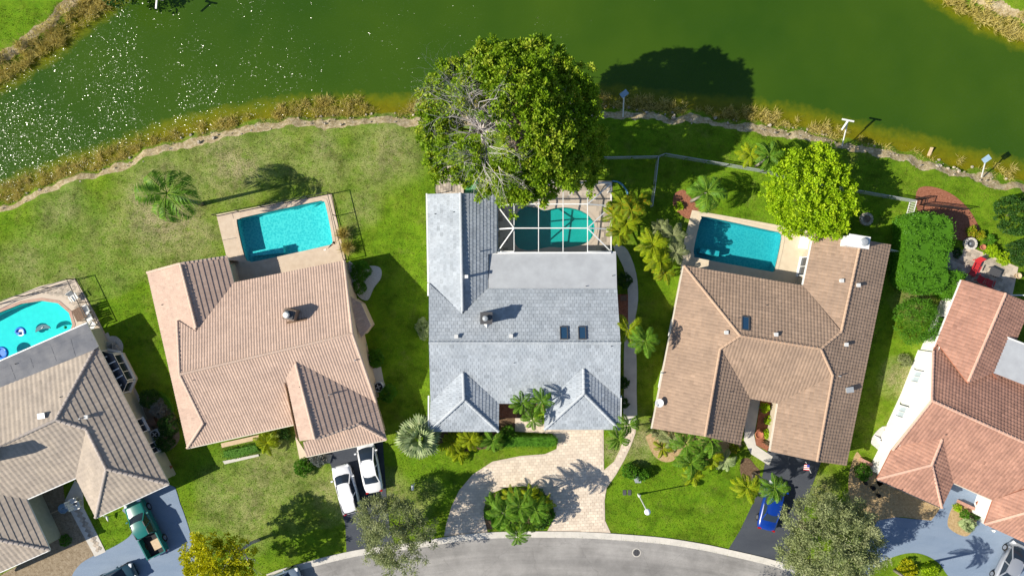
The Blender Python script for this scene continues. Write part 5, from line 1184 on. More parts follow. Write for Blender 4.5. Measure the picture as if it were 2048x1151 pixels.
for i, (x, y, r_, h_, m_, lab) in enumerate([
    (722, 541, .95, 1.4, 'l_hedge', 'round green shrub in pale gravel beside the peach roof'), (718, 573, .7, .8, 'l_hedge', 'low shrub below the round one in the gravel bed'),
    (752, 716, .8, 1.0, 'l_hedge', 'loose green shrub on the east wall beside the concrete pad'), (775, 786, .75, 1.3, 'l_hedge', 'upright green shrub beside the air conditioner of the peach house'),
    (1249, 560, .7, 1.3, 'l_dark', 'dark rounded shrub between the pale flat roof and the side path'), (1247, 765, .45, 1.0, 'l_dark', 'dark clipped shrub on the east wall, upper of two'),
    (1247, 806, .45, 1.0, 'l_dark', 'dark clipped shrub on the east wall, lower of two'),
    (1727, 944, .75, .9, 'l_hedge', 'green shrub by the small brick wall near the salmon roof'), (1540, 840, .4, .7, 'l_lime', 'lime green planting in the narrow entry court'),
    (1530, 815, .4, .7, 'l_lime', 'lime shrub at the top of the entry court'), (1535, 868, .4, .6, 'l_lime', 'lime shrub at the foot of the entry court'),
    (1985, 502, .6, .8, 'l_lime', 'yellow-green shrub on the far side of the patio'), (2010, 516, .6, .9, 'l_lime', 'yellow-green shrub at the patio corner'),
    (1945, 462, .45, .6, 'l_orange', 'orange flowering plant above the fire bowl'), (1960, 470, .4, .6, 'l_orange', 'orange flowering plant right of the fire bowl'),
    (1915, 505, .4, .5, 'l_dark', 'dark green low plant left of the patio'), (1980, 480, .5, .5, 'l_hedge', 'low green groundcover along the patio bed'),
    (1358, 412, .35, .5, 'l_lime', 'small lime plant in the red mulch by the pool'), (1295, 505, .6, .9, 'l_hedge', 'green shrub beside the fern palm and side path'),
    (1810, 720, .6, .5, 'l_olive', 'sparse olive shrub on the lawn beside the gravel strip'), (1930, 1028, .35, .5, 'l_hedge', 'dark shrub in the island bed beside the agave'),
    (1952, 1030, .3, .5, 'l_dark', 'second dark shrub in the island bed'), (1915, 1014, .3, .4, 'l_lime', 'small bright plant at the island bed tip'),
    (1815, 1138, .9, .8, 'l_yellow', 'yellow flowering shrub on the grass island'), (1860, 1142, .8, .7, 'l_lime', 'yellow-green shrub on the grass island, right one'),
    (1468, 895, .4, .6, 'l_orange', 'reddish shrub under the brown eave'), (985, 828, .5, .8, 'l_dark', 'dark shrub tucked beside the entry porch'),
    (1015, 868, .8, 1.0, 'l_hedge', 'shrub mass where the clipped hedge begins'), (960, 880, .7, .8, 'l_dark', 'dark leafy shrub in the front garden bed'),
    (1300, 470, .5, .9, 'l_dark', 'dark undergrowth behind the orange palm'), (130, 1080, .5, .3, 'l_hedge', 'weedy green patch in the dry bed'),
    (570, 868, .5, .7, 'l_dark', 'dark shrub under the peach roof eave')]):
    shrub('shrub', lab, x, y, r_, h_, M[m_], seed=30 + i, n=5, spacing=.2)
for i, (x, y, r_, h_, m_, lab) in enumerate([(298, 797, .9, 1.2, 'l_dark', 'dark bushy shrub beside the bay window'), (316, 816, .8, 1.1, 'l_grey', 'grey leaved shrub between two dark ones'), (336, 850, .95, 1.4, 'l_dark', 'dark shrub right of the square air conditioner'), (326, 884, .9, 1.2, 'l_dark', 'dark shrub below the square air conditioner')]):
    shrub('shrub', lab, x, y, r_, h_, M[m_], seed=70 + i)
hedge('curved_hedge', 'low bright curved hedge around the shrubs by the lower left house', smooth_px([(290, 782), (315, 780), (338, 797), (348, 820), (341, 826), (330, 806), (312, 792), (292, 790)], 3), .5, M['l_hedge'], seed=8, dens=60)

# ------------------------------------------------------------------ palms
PT = 'feather'
palm('tall palm with seven dark fronds on the west lawn', 335, 387, 6.5, 3.5, 10, M['l_palm'], 'plume', seed=1, base=(403, 408), tr=.16)
palm('fan palm with silvery stiff leaves at the corner of the grey roof', 838, 873, 2.0, 2.3, 26, M['l_silver'], 'fan', seed=2, tr=.2)
palm('palm casting a shadow on the southwest roof wing, yellowish', 905, 884, 1.0, 1.6, 14, M['l_palmy'], seed=3)
palm('slim palm left of the front hedge', 985, 880, 1.5, 1.6, 11, M['l_palm'], seed=4)
palm('yellow palm low in the front bed beside the silver fan palm', 918, 908, .5, 1.2, 14, M['l_palmy'], seed=5)
palm('yellow-green palm against the grey front wall', 940, 878, 1.6, 1.5, 11, M['l_palmy'], seed=6)
palm('left crown of three palms at the entry porch', 1044, 806, 4.4, 1.5, 10, M['l_palm'], base=(1060, 828), seed=7, tr=.08)
palm('right crown of three palms at the entry porch', 1084, 802, 4.6, 1.5, 10, M['l_palm'], base=(1066, 826), seed=8, tr=.08)
palm('front crown of three palms at the entry porch', 1065, 838, 4.0, 1.5, 10, M['l_palm'], base=(1063, 830), seed=9, tr=.08)
for i, (x, y, h_, m_, lab) in enumerate([(1243, 408, 3.2, 'l_orange', 'orange tinged areca palm, top of the clump by the screen cage'), (1262, 420, 3.4, 'l_orange', 'orange tinged areca palm, right of the clump by the screen cage'), (1232, 432, 2.8, 'l_orange', 'orange tinged areca palm, left of the clump by the screen cage'),
                                 (1252, 448, 3.0, 'l_palmy', 'yellow-green areca palm in the middle of the cage clump'), (1240, 465, 2.6, 'l_orange', 'lowest areca palm of the clump by the screen cage'), (1272, 405, 2.4, 'l_orange', 'outer areca palm beside the wire fence')]):
    palm(lab, x, y, h_, 1.6, 11, M[m_], base=(1236 + i * 3, 430 + i * 4), seed=20 + i, tr=.07, group='areca palms beside the screen cage')
for i, (x, y, h_, m_, L_, lab) in enumerate([(1305, 490, 3.2, 'l_palmy', 2.2, 'bright yellow fern-like palm above the side path'), (1318, 520, 2.8, 'l_palmy', 1.9, 'yellow palm in the middle of the side garden'), (1330, 545, 2.2, 'l_orange', 1.6, 'straw coloured palm beside the brown roof corner'), (1345, 470, 2.5, 'l_olive', 1.7, 'grey-green palm behind the yellow fern palm'), (1322, 455, 1.4, 'l_olive', 1.3, 'spiky grey palm near the wire fence'),
                                     (1350, 505, 2.4, 'l_olive', 1.7, 'dull green palm at the west end of the blue pool')]):
    palm(lab, x, y, h_, L_ * .9, 13, M[m_], seed=30 + i, tr=.09, group='palms in the side garden')
palm('left of two palms on the east path of the grey house', 1256, 660, 4.2, 1.9, 10, M['l_palmy'], base=(1262, 672), seed=40, tr=.09)
palm('right of two palms on the east path of the grey house', 1290, 682, 5.0, 1.9, 11, M['l_palm'], base=(1268, 676), seed=41, tr=.09)
palm('slim palm at the southeast corner of the grey roof', 1258, 848, 3.0, 1.4, 9, M['l_palm'], base=(1244, 842), seed=42, tr=.07)
palm('lower slim palm between grey roof and cream path', 1236, 876, 3.2, 1.5, 9, M['l_palm'], base=(1232, 858), seed=43, tr=.07)
palm('spreading palm at the corner of the blue pool', 1414, 384, 3.2, 2.4, 10, M['l_palm'], 'plume', base=(1383, 402), seed=44, tr=.13)
palm('yellow-leaved palm near the lake behind the wire fence', 1500, 310, 3.2, 1.6, 10, M['l_palmy'], base=(1493, 330), seed=45, tr=.09)
palm('green palm near the lake behind the wire fence', 1537, 312, 3.8, 1.9, 12, M['l_palm'], base=(1512, 332), seed=46, tr=.1)
palm('cycad-like palm under the peach eave', 534, 885, 1.0, 1.5, 15, M['l_palmy'], seed=47)
for i, (x, y, h_, L_, m_, lab) in enumerate([(1008, 1022, 4.8, 2.0, 'l_palm', 'palm at the left of the driveway island'), (1040, 1012, 4.8, 1.9, 'l_palm', 'palm in the centre of the driveway island'), (1072, 1020, 4.8, 1.8, 'l_palm', 'palm at the right of the driveway island'), (1035, 1070, 3.6, 1.5, 'l_palm', 'palm crown hanging over the kerb of the street'),
                                     (1025, 990, 1.2, 1.3, 'l_orange', 'reddish low palm at the top of the driveway island'), (1060, 990, 1.3, 1.3, 'l_palmy', 'yellow-green palm at the top of the driveway island'), (1020, 1040, 2.6, 1.7, 'l_palm', 'palm near the kerb side of the driveway island'), (1060, 1040, 2.8, 1.7, 'l_palm', 'second palm near the kerb side of the island'), (990, 1005, 1.2, 1.3, 'l_palm', 'low palm at the west tip of the island'), (1090, 1005, 1.1, 1.2, 'l_palmy', 'low palm at the east tip of the island')]):
    palm(lab, x, y, h_, L_, 10, M[m_], base=(1012 + (i % 4) * 18, 1005 + (i // 4) * 12), seed=50 + i, tr=.09, group='palms on the driveway island')
for i, (x, y, r_, h_, m_) in enumerate([(985, 1025, .8, .7, 'l_hedge'), (1000, 1045, .8, .6, 'l_hedge'), (1090, 1030, .9, .8, 'l_hedge'), (1080, 1045, .6, .6, 'l_dark'), (1045, 1000, .8, .8, 'l_hedge'), (1010, 995, .7, .7, 'l_hedge'), (1075, 992, .7, .7, 'l_hedge')]):
    shrub('shrub', ['shrub at the left rim of the driveway island', 'shrub at the lower left rim of the island', 'large shrub at the right rim of the island', 'dark shrub near the kerb end of the island', 'shrub at the middle of the island', 'shrub at the upper left rim of the island', 'shrub at the upper right rim of the island'][i], x, y, r_, h_, M[m_], seed=90 + i, group='shrubs on the driveway island')
for i, (x, y, h_, L_, m_, lab) in enumerate([(1345, 880, 1.6, 1.4, 'l_olive', 'grey-green palm at the left of the brown house garden'), (1372, 888, 3.0, 1.9, 'l_palm', 'tall palm touching the brown eave, left'), (1420, 880, 3.4, 1.9, 'l_palm', 'tall palm touching the brown eave, right'), (1382, 925, 2.8, 1.9, 'l_palm', 'palm at the front of the brown house garden'),
                                     (1385, 950, 2.4, 1.4, 'l_palmy', 'yellow palm leaning out over the front lawn'), (1420, 915, 2.0, 1.6, 'l_palmy', 'yellow-green palm in the middle of the brown house garden'), (1448, 920, 1.3, 1.5, 'l_silver', 'silvery palm at the right of the brown house garden'), (1325, 895, .8, 1.2, 'l_orange', 'orange tinted low palm in the curved bed'), (1400, 905, 2.2, 1.6, 'l_palm', 'palm tucked behind the front palms of the brown house')]):
    palm(lab, x, y, h_, L_, 11, M[m_], seed=60 + i, tr=.09, base=(x - (x - 1024) * h_ / 80, y - (y - 575) * h_ / 80), group='palms in front of the brown house')
palm('yellowish palm left of the blue car', 1494, 975, 4.0, 1.7, 13, M['l_palmy'], base=(1506, 946), seed=80, tr=.1)
palm('green palm crown over the roof of the blue car', 1549, 976, 4.2, 1.8, 13, M['l_palm'], base=(1508, 944), seed=81, tr=.1)
palm('spiky agave-like palm on the island bed by the blue driveway', 1935, 1048, .4, .8, 18, M['l_silver'], 'fan', seed=82, name='agave', cat='agave', group=None)
palm('palm below the frame whose shadow lies on the blue driveway', 1865, 1195, 6.0, 2.0, 11, M['l_palm'], seed=83)
palm('dry reddish palm by the brown corner path', 1318, 868, .8, 1.0, 10, M['l_olive'], seed=84)
for i, (x, y, lab) in enumerate([(688, 468, 'dry ornamental grass clump at the pool fence, upper'), (696, 496, 'dry ornamental grass clump at the pool fence, lower')]):
    c = G(x, y); rr = np.random.default_rng(i); n = 500; a = rr.uniform(0, 6.28, n); rad_ = rr.uniform(0, .25, n); C = np.stack([c.x + rad_ * np.cos(a), c.y + rad_ * np.sin(a), np.full(n, .05)], -1); N_ = np.stack([np.cos(a) * .5, np.sin(a) * .5, np.ones(n) * .9], -1)
    root = empty('ornamental_grass', c, label=lab, cat='grass clump'); fol('blade', C, N_, 1.0, .035, M['l_tan'], root, Matrix.Translation(-c), .3, seed=i)

# ------------------------------------------------------------------ shore scrub and lawn litter (uncountable)
r_ = np.random.default_rng(21); Cs, Ns, Ts = [], [], []
tt = np.linspace(0, 1, len(SHP)); PX = np.array([[*G(x, y)[:2]] for x, y in SHP])
seg = np.cumsum(np.r_[0, np.hypot(*np.diff(PX, axis=0).T)])
def along(s): return np.stack([np.interp(s, seg, PX[:, 0]), np.interp(s, seg, PX[:, 1])], -1)
n = 800; s = r_.uniform(0, seg[-1], n); P = along(s); dn = vnoise(s, s * 0, 3.1, 4)
for i in range(n):
    if dn[i] < .40 and r_.random() < .8: continue
    off = r_.uniform(.7, 2.3) * (.6 + dn[i] * .9); c = P[i] + np.array([r_.normal(0, .2), off]); k = int(r_.integers(18, 46)); a = r_.uniform(0, 6.28, k); sz = r_.uniform(.35, .8)
    Cs.append(np.stack([c[0] + r_.normal(0, .14, k), c[1] + r_.normal(0, .14, k), np.full(k, -.75 + .0)], -1)); Ns.append(np.stack([np.cos(a) * .9, np.sin(a) * .9, np.full(k, .9)], -1)); Ts.append(np.full(k, r_.random()) * .6 + r_.random(k) * .4)
C, N_, T = np.concatenate(Cs), np.concatenate(Ns), np.concatenate(Ts)
tag(fol('shore_scrub', C, N_, .6, .038, M['l_tan'], spread=.35, tone=T, seed=5), kind='stuff')
NWP = [p for p in NWEST if -200 < p[0] < 350]; NEP = [p for p in NEAST if p[0] < 2400 and p[1] > -100]
Cs, Ns, Ts = [], [], []
for pts, cnt, sg in ((NWP, 260, -1), (NEP, 170, -1)):
    PX2 = np.array([[*G(x, y)[:2]] for x, y in pts]); sg2 = np.cumsum(np.r_[0, np.hypot(*np.diff(PX2, axis=0).T)])
    for _ in range(cnt):
        s_ = r_.uniform(0, sg2[-1]); x, y = np.interp(s_, sg2, PX2[:, 0]), np.interp(s_, sg2, PX2[:, 1]); off = r_.uniform(.3, 2.6); k = int(r_.integers(20, 50)); a = r_.uniform(0, 6.28, k)
        dx = 1 if pts is NWP else -1; cx, cy = x + dx * off * .55, y - off * .8
        zc = 0 if off < .7 else -.5
        Cs.append(np.stack([cx + r_.normal(0, .16, k), cy + r_.normal(0, .16, k), np.full(k, zc - .1)], -1)); Ns.append(np.stack([np.cos(a) * .9, np.sin(a) * .9, np.full(k, .9)], -1)); Ts.append(np.full(k, r_.random()) * .6 + r_.random(k) * .4)
tag(fol('far_bank_scrub', np.concatenate(Cs), np.concatenate(Ns), .7, .05, M['l_tan'], spread=.35, tone=np.concatenate(Ts), seed=6), kind='stuff')
# grass tufts all over the lawns in view, coarse enough to break up the flat sheet
n = 230000; x_ = r_.uniform(-50, 50, n); y_ = r_.uniform(-28, 27, n); m = (lake_sd(x_, y_) < -.25)
avoid = [o for o in bpy.data.objects if o.get('kind') == 'structure' and o.type == 'MESH' and o.name.split('.')[0] not in ('ground', 'lake_water', 'island_lawn_east')]
for o in avoid:
    vs = o.data.vertices; a = np.empty(len(vs) * 3); vs.foreach_get('co', a); a = a.reshape(-1, 3); lo, hi = a.min(0), a.max(0)
for nm_, pts in (('h', bfoot), ('h', dfoot), ('h', afoot), ('h', efoot), ('h', [(855, 388), (993, 388), (1233, 505), (1240, 858), (859, 862)])):
    m &= ~in_poly_np(x_, y_, [tuple(p[:2]) for p in pxpoly(pts, 2.7)])
for o in avoid:
    # outline of the sheet: its top face loop is rebuilt from boundary order of the first ring
    P_ = SHEETS.get(o.name) if 'SHEETS' in globals() else None
    if P_: m &= ~in_poly_np(x_, y_, P_)
x_, y_ = x_[m], y_[m]; k = len(x_)
C = np.stack([x_, y_, np.full(k, -.01)], -1); N_ = np.stack([r_.normal(0, .5, k), r_.normal(0, .5, k), np.ones(k)], -1)
k_ = NT('grass_tuft'); cg = k_.ramp(k_.math('ADD', k_.math('MULTIPLY', k_.attr('tone'), .5), k_.math('MULTIPLY', k_.noise(.6, 5, .7, k_.pos()), .5)), [(.3, (.06, .12, .006)), (.5, (.14, .20, .012)), (.72, (.30, .29, .06))])
M['tuft'] = k_.done(cg, .9, None, spec=.1, transl=.25)
tag(fol('grass', C, N_, .10, .055, M['tuft'], spread=.3, tone=r_.random(k), seed=8), kind='stuff')

# ------------------------------------------------------------------ screen cage over the middle pool
c0 = G(1108, 440); cage = empty('pool_cage', (c0.x, c0.y, 0), label='white framed insect screen cage over the curvy teal pool', cat='pool cage'); ci = Matrix.Translation((-c0.x, -c0.y, 0))
def beam(p, q_, w_=.065, h_=.10, nm='beam', m='white'):
    b = MB(); b.bar(p, q_, w_, h_); return b.build(nm, M[m], cage, mw=ci)
XS = [1028, 1077, 1126, 1175]; ZT, ZE = 3.3, 2.35
for x in XS:
    beam(G(x, 503, 2.85), G(x, 408, ZT)); beam(G(x, 408, ZT), G(x + (x - 1100) * .01, 366, ZE)); t = G(x + (x - 1100) * .01, 366, ZE); beam(t, Vector((t.x, t.y, .05)), .1, .1, 'post')
for y in (408, 456): beam(G(1028, y, ZT - .02), G(1175, y, ZT - .02), .10, .1)
ring = [G(995, 503, ZE), G(995, 378, ZE), G(1032, 366, ZE), G(1222, 366, ZE), G(1222, 503, ZE)]
for p, q_ in zip(ring, ring[1:]): beam(p, q_, .10, .12)
beam(G(995, 505, 2.86), G(1222, 505, 2.86), .13, .12)
for x, s in ((995, 1028), (1222, 1175)):
    for y in (412, 458, 503): beam(G(x, y, ZE), G(s, 408 if y == 412 else (456 if y == 458 else 503), ZT if y < 500 else 2.9), .11, .12)
    beam(G(x, 503, ZE), G(s, 456, ZT), .1, .08); beam(G(x, 412, ZE), G(s, 456, ZT), .1, .08)
    for y in (378, 412, 458, 503): t = G(x, y, ZE); beam(t, Vector((t.x, t.y, .05)), .1, .1, 'post')
beam(G(1222, 367, ZE), G(1175, 408, ZT), .1, .1); beam(G(1000, 378, ZE), G(1028, 408, ZT), .1, .1)
beam(G(1222, 372, 2.3), G(1222, 408, .3), .05, .05, 'brace'); beam(G(1160, 366, ZE), G(1135, 395, 2.6), .05, .05, 'brace')
t0, t1 = G(1222, 440, 1.1), G(1222, 503, 1.1); beam(G(995, 378, 1.1), G(995, 503, 1.1), .07, .07, 'rail'); beam(G(1222, 366, 1.1), G(1222, 503, 1.1), .07, .07, 'rail'); beam(G(1032, 366, 1.1), G(1222, 366, 1.1), .07, .07, 'rail')
def scr(pts):
    b = MB(); b.add(pts, [tuple(range(len(pts)))]); b.build('screen_panel', M['screen'], cage, mw=ci)
for a, c in zip(XS, XS[1:]):
    scr([G(a, 503, 2.87), G(c, 503, 2.87), G(c, 408, ZT + .02), G(a, 408, ZT + .02)]); scr([G(a, 408, ZT + .02), G(c, 408, ZT + .02), G(c, 366, ZE + .02), G(a, 366, ZE + .02)])
scr([G(995, 503, ZE + .02), G(1028, 503, 2.9), G(1028, 408, ZT), G(995, 378, ZE + .02)]); scr([G(1222, 503, ZE + .02), G(1175, 503, 2.9), G(1175, 408, ZT), G(1222, 366, ZE + .02)])
b = MB(); k = [G(x, y, .05) for x, y in smooth_px([(1224, 362), (1240, 366), (1252, 380), (1256, 392)], 4, False)]
for p, q_ in zip(k, k[1:]): b.bar(p, q_, .12, .3)
tag(b.build('planter_edging', plain('blue_edging', (.10, .25, .42), rough=.6)), 'curved blue edging board at the outer corner of the screen cage', 'edging')

# ------------------------------------------------------------------ fences
def fence(name, label, pts, h, post_m, step=2.4, style='wire', cat='fence', pr=.035, picket=.11):
    W3 = [G(x, y) for x, y in pts]; c = W3[0]; root = empty(name, c, label=label, cat=cat); inv = Matrix.Translation(-c); inf = MB()
    for a, b_ in zip(W3, W3[1:]):
        L = (b_ - a).length; n = max(1, round(L / step)); d = (b_ - a).normalized()
        for i in range(n):
            p = a.lerp(b_, i / n); q_ = a.lerp(b_, (i + 1) / n)
            m = MB(); m.tube([p + Vector((0, 0, -.05)), p + Vector((0, 0, h + .04))], pr, 6); m.build('post', M[post_m], root, mw=inv)
            m = MB(); m.bar(p + Vector((0, 0, h)), q_ + Vector((0, 0, h)), .05, .05); m.build('top_rail', M[post_m], root, mw=inv)
            if style != 'wire': m = MB(); m.bar(p + Vector((0, 0, .15)), q_ + Vector((0, 0, .15)), .04, .04); m.build('bottom_rail', M[post_m], root, mw=inv)
            l2 = L / n
            if style == 'wire':
                k = int(l2 / .13)
                for j in range(k):
                    x0 = p + d * (j * l2 / k); x1 = p + d * min(l2, (j + 5) * l2 / k)
                    inf.bar(x0 + Vector((0, 0, .05)), x1 + Vector((0, 0, h)), .012); inf.bar(x1 + Vector((0, 0, .05)), x0 + Vector((0, 0, h)), .012)
            elif style == 'picket':
                k = int(l2 / picket)
                for j in range(k): x0 = p + d * ((j + .5) * l2 / k); inf.bar(x0 + Vector((0, 0, .1)), x0 + Vector((0, 0, h)), .035 if post_m == 'white' else .016)
        m = MB(); m.tube([b_ + Vector((0, 0, -.05)), b_ + Vector((0, 0, h + .04))], pr, 6); m.build('post', M[post_m], root, mw=inv)
    o = inf.build('wire_mesh' if style == 'wire' else 'pickets', M[post_m], root, mw=inv); tag(o, kind='stuff')
    return root
fence('chain_link_fence', 'chain link fence crossing the lawn from the big tree to the lime tree', [(1150, 320), (1312, 317), (1325, 312), (1450, 333), (1520, 345), (1550, 352), (1600, 366), (1715, 386), (1818, 404)], 1.3, 'grey_metal')
fence('chain_link_fence', 'chain link fence running from the lake side fence towards the orange palms', [(1312, 317), (1306, 370), (1300, 415)], 1.3, 'grey_metal')
fence('picket_fence', 'white picket fence between the back lawn and the tall hedge', [(1818, 404), (1804, 455), (1789, 505)], 1.3, 'white', style='picket', picket=.16)
fence('picket_fence', 'short white fence return to the corner of the brown house', [(1789, 505), (1766, 500)], 1.3, 'white', style='picket', picket=.16)
fence('metal_fence', 'black metal fence over the red mulch bed', [(1828, 398), (1842, 399), (1838, 410), (1925, 420)], 1.2, 'black_metal', style='picket')
fence('pool_fence', 'black metal pool fence round the peach deck of the turquoise pool', [(436, 432), (662, 388), (694, 520)], 1.4, 'black_metal', style='mesh', pr=.045)
fence('pool_fence', 'black metal pool fence round the aqua pool of the lower left house', [(-80, 648), (0, 608), (152, 558), (196, 650)], 1.4, 'black_metal', style='mesh', pr=.045)
fence('pool_fence', 'small black fence on the paver patio under the big tree', [(873, 336), (873, 388)], 1.2, 'black_metal', style='mesh', pr=.04)

# ------------------------------------------------------------------ vehicles
def loft(st, name, mat, parent, smooth=True, closed_ends=True):
    n = len(st[0]); mb = MB(); mb.add([p for s in st for p in s], [(i * n + k, (i + 1) * n + k, (i + 1) * n + (k + 1) % n, i * n + (k + 1) % n) for i in range(len(st) - 1) for k in range(n)] + ([tuple(range(n)), tuple((len(st) - 1) * n + k for k in range(n - 1, -1, -1))] if closed_ends else []))
    return mb.build(name, mat, parent, smooth)
def car(name, label, px, py, ang, L, W_, paintm, kind='sedan', cat='car', group=None):
    c = G(px, py, .8); c.z = .03; root = empty(name, c, ang, label, cat, group)
    h = W_ / 2
    prof = {'sedan': (.92, .74, .90, 1.42, [-.30, -.13, .17, .40], 1.0), 'suv': (1.05, .90, 1.02, 1.68, [-.47, -.40, .14, .30], 1.0), 'pickup': (1.12, .95, 1.05, 1.80, [-.12, -.09, .14, .27], 1.0)}[kind]
    sh, nose, tail, rz, (rb, rt, ft, fb), _ = prof
    def ring(x, w_, zt, zb=.28, crown=.05):
        return [(x, -w_ * .92, zb), (x, -w_, zb + .22), (x, -w_, zt - .22), (x, -w_ * .95, zt - .06), (x, -w_ * .72, zt), (x, 0, zt + crown), (x, w_ * .72, zt), (x, w_ * .95, zt - .06), (x, w_, zt - .22), (x, w_, zb + .22), (x, w_ * .92, zb), (x, 0, zb)]
    xf = L / 2
    if kind == 'pickup':
        st = [ring(xf, h * .70, nose - .25, .4, .02), ring(xf - .10, h * .86, nose - .04, .34), ring(xf - .45, h * .96, nose + .04), ring(xf - 1.1, h, sh), ring(fb * L, h, sh + .04), ring(rb * L, h, sh + .02), ring(rb * L - .02, h, sh + .0)]
        body = loft(st, 'body', M[paintm], root)
        bx0, bx1 = -xf + .05, rb * L - .06
        for y in (-h + .07, h - .07): m = MB(); m.box(((bx0 + bx1) / 2, y, .85), (bx1 - bx0, .12, .72)); m.build('bed_side', M[paintm], root)
        m = MB(); m.box((bx0, 0, .85), (.08, W_ - .08, .68)); m.build('tailgate', M[paintm], root)
        m = MB(); m.box(((bx0 + bx1) / 2, 0, .52), (bx1 - bx0, W_ - .2, .06)); m.build('bed_floor', M['cabin'], root)
        m = MB(); m.box((bx0 - .1, 0, .5), (.14, W_ - .1, .2)); m.build('bumper', M['chrome'], root)
    else:
        st = [ring(xf, h * .60, nose - .22, .36, .02), ring(xf - .07, h * .76, nose - .07, .3), ring(xf - .28, h * .90, nose + .02), ring(xf - .75, h * .98, nose + .09), ring(fb * L, h, sh - .02), ring(0, h, sh), ring(rb * L, h, sh + .0), ring(-xf + .5, h * .97, tail), ring(-xf + .18, h * .90, tail - .04, .3), ring(-xf + .04, h * .78, tail - .14, .32), ring(-xf, h * .60, tail - .32, .4, .01)]
        body = loft(st, 'body', M[paintm], root)
    wb, wt = h * .90, h * .70; zb = sh - .03
    B = [(fb * L, wb * .90), (fb * L * .5 + rb * L * .5, wb), (rb * L, wb * (.86 if kind != 'pickup' else .95))]; T = [(ft * L, wt * .94), ((ft + rt) * L / 2, wt), (rt * L, wt * .95)]
    # glass band, split into windscreen, rear window and side windows
    def face(nm, pts, m_):
        mb = MB(); mb.add(pts, [tuple(range(len(pts)))]); return mb.build(nm, M[m_], root, True)
    zt = rz - .07
    def arc(x, w_, z, bul): return [(x + bul * (1 - (k / 3) ** 2), w_ * k / 3, z) for k in range(-3, 4)]
    def band(nm, a, b_, m_):
        mb = MB(); n = len(a); mb.add(a + b_, [(i, i + 1, n + i + 1, n + i) for i in range(n - 1)]); mb.build(nm, M[m_], root, True)
    F0, F1 = arc(fb * L, B[0][1], zb, .16), arc(ft * L, T[0][1], zt, .10); R0, R1 = arc(rb * L, B[2][1], zb, -.12 if kind == 'sedan' else -.04), arc(rt * L, T[2][1], zt, -.06)
    band('windscreen', F0[::-1], F1[::-1], 'glass_dark'); band('rear_window', R0, R1, 'glass_dark')
    for s in (-1, 1):
        a = [(fb * L, s * B[0][1], zb), (B[1][0], s * B[1][1], zb), (rb * L, s * B[2][1], zb)]; b_ = [(ft * L, s * T[0][1], zt), (T[1][0], s * T[1][1], zt), (rt * L, s * T[2][1], zt)]
        band('side_window', a if s < 0 else a[::-1], b_ if s < 0 else b_[::-1], 'glass_dark')
        for p, q_ in ((a[0], b_[0]), (a[2], b_[2]), (((a[1][0] + .05), a[1][1], a[1][2]), b_[1])):
            m = MB(); m.bar(Vector(p) + Vector((0, 0, -.02)), Vector(q_), .09, .07); m.build('pillar', M[paintm], root)
        m = MB(); m.bar(Vector(b_[0]), Vector(b_[2]), .07, .06); m.build('roof_rail', M[paintm if kind == 'sedan' else 'dark_metal'], root)
    xs_ = [ft * L + .08, ft * L - .25, (ft + rt) * L / 2, rt * L + .25, rt * L - .04]; ws = [T[0][1], T[0][1] * 1.03, T[1][1] * 1.02, T[2][1] * 1.03, T[2][1]]; zs = [zt, rz - .02, rz + .01, rz - .02, zt - .01]
    mb = MB(); vs = []
    for x, w_, z in zip(xs_, ws, zs):
        for k in range(-3, 4): vs.append((x + (.10 if x == xs_[0] else (-.06 if x == xs_[-1] else 0)) * (1 - (k / 3) ** 2), w_ * k / 3, z - .045 * (abs(k) / 3) ** 2.5 + .0))
    mb.add(vs, [(i * 7 + k, i * 7 + k + 1, (i + 1) * 7 + k + 1, (i + 1) * 7 + k) for i in range(4) for k in range(6)]); mb.build('roof_panel', M[paintm], root, True)
    wx = (.30 * L, -.30 * L)
    for x in wx:
        for s in (-1, 1):
            r = .34 if kind == 'sedan' else .39; mb = MB(); vs = []
            for yy, rr in ((-.11, r * .9), (-.09, r), (.09, r), (.11, r * .9)):
                for k in range(16): t = 2 * math.pi * k / 16; vs.append((rr * math.cos(t), yy, rr * math.sin(t)))
            mb.add(vs, [(i * 16 + k, i * 16 + (k + 1) % 16, (i + 1) * 16 + (k + 1) % 16, (i + 1) * 16 + k) for i in range(3) for k in range(16)] + [tuple(range(15, -1, -1)), tuple(range(48, 64))])
            wh = mb.build('wheel', M['rubber'], root, True, Matrix.Translation((x, s * (h - .09), r)))
            mb = MB(); mb.tube([(0, s * .08, 0), (0, s * .125, 0)], r * .62, 10); mb.build('rim', M['chrome'], wh)
    for s in (-1, 1):
        m = MB(); m.box((fb * L - .25, s * (h + .09), sh + .06), (.14, .2, .14)); m.build('wing_mirror', M[paintm], root)
        m = MB(); m.box((xf - .16, s * h * .68, nose - .07), (.26, .34, .12), -s * .35); m.build('headlight', M['lens_clear'], root)
        m = MB(); m.box((-xf + (.12 if kind != 'pickup' else .02), s * h * (.72 if kind != 'pickup' else .93), tail - .12), (.16, .3 if kind != 'pickup' else .12, .14), s * .3); m.build('tail_light', M['lens_red'], root)
    return root
def ang(fx, fy, rx, ry): return math.atan2(-(fy - ry), fx - rx)
car('parked_car', 'white sedan nearer the garage with dark rear window, right of two', 739, 936, ang(731, 893, 748, 979), 4.75, 1.85, 'p_white', 'sedan', group='cars parked on the dark west driveway')
car('parked_car', 'white sport utility car further down the driveway, left of two', 693, 978, ang(681, 932, 706, 1024), 4.7, 1.9, 'p_white', 'suv', group='cars parked on the dark west driveway')
pk = car('pickup_truck', 'dark green pickup truck with an open bed on the blue-grey driveway', 291, 1055, ang(266, 1004, 317, 1105), 5.6, 1.98, 'p_green', 'pickup', 'pickup truck')
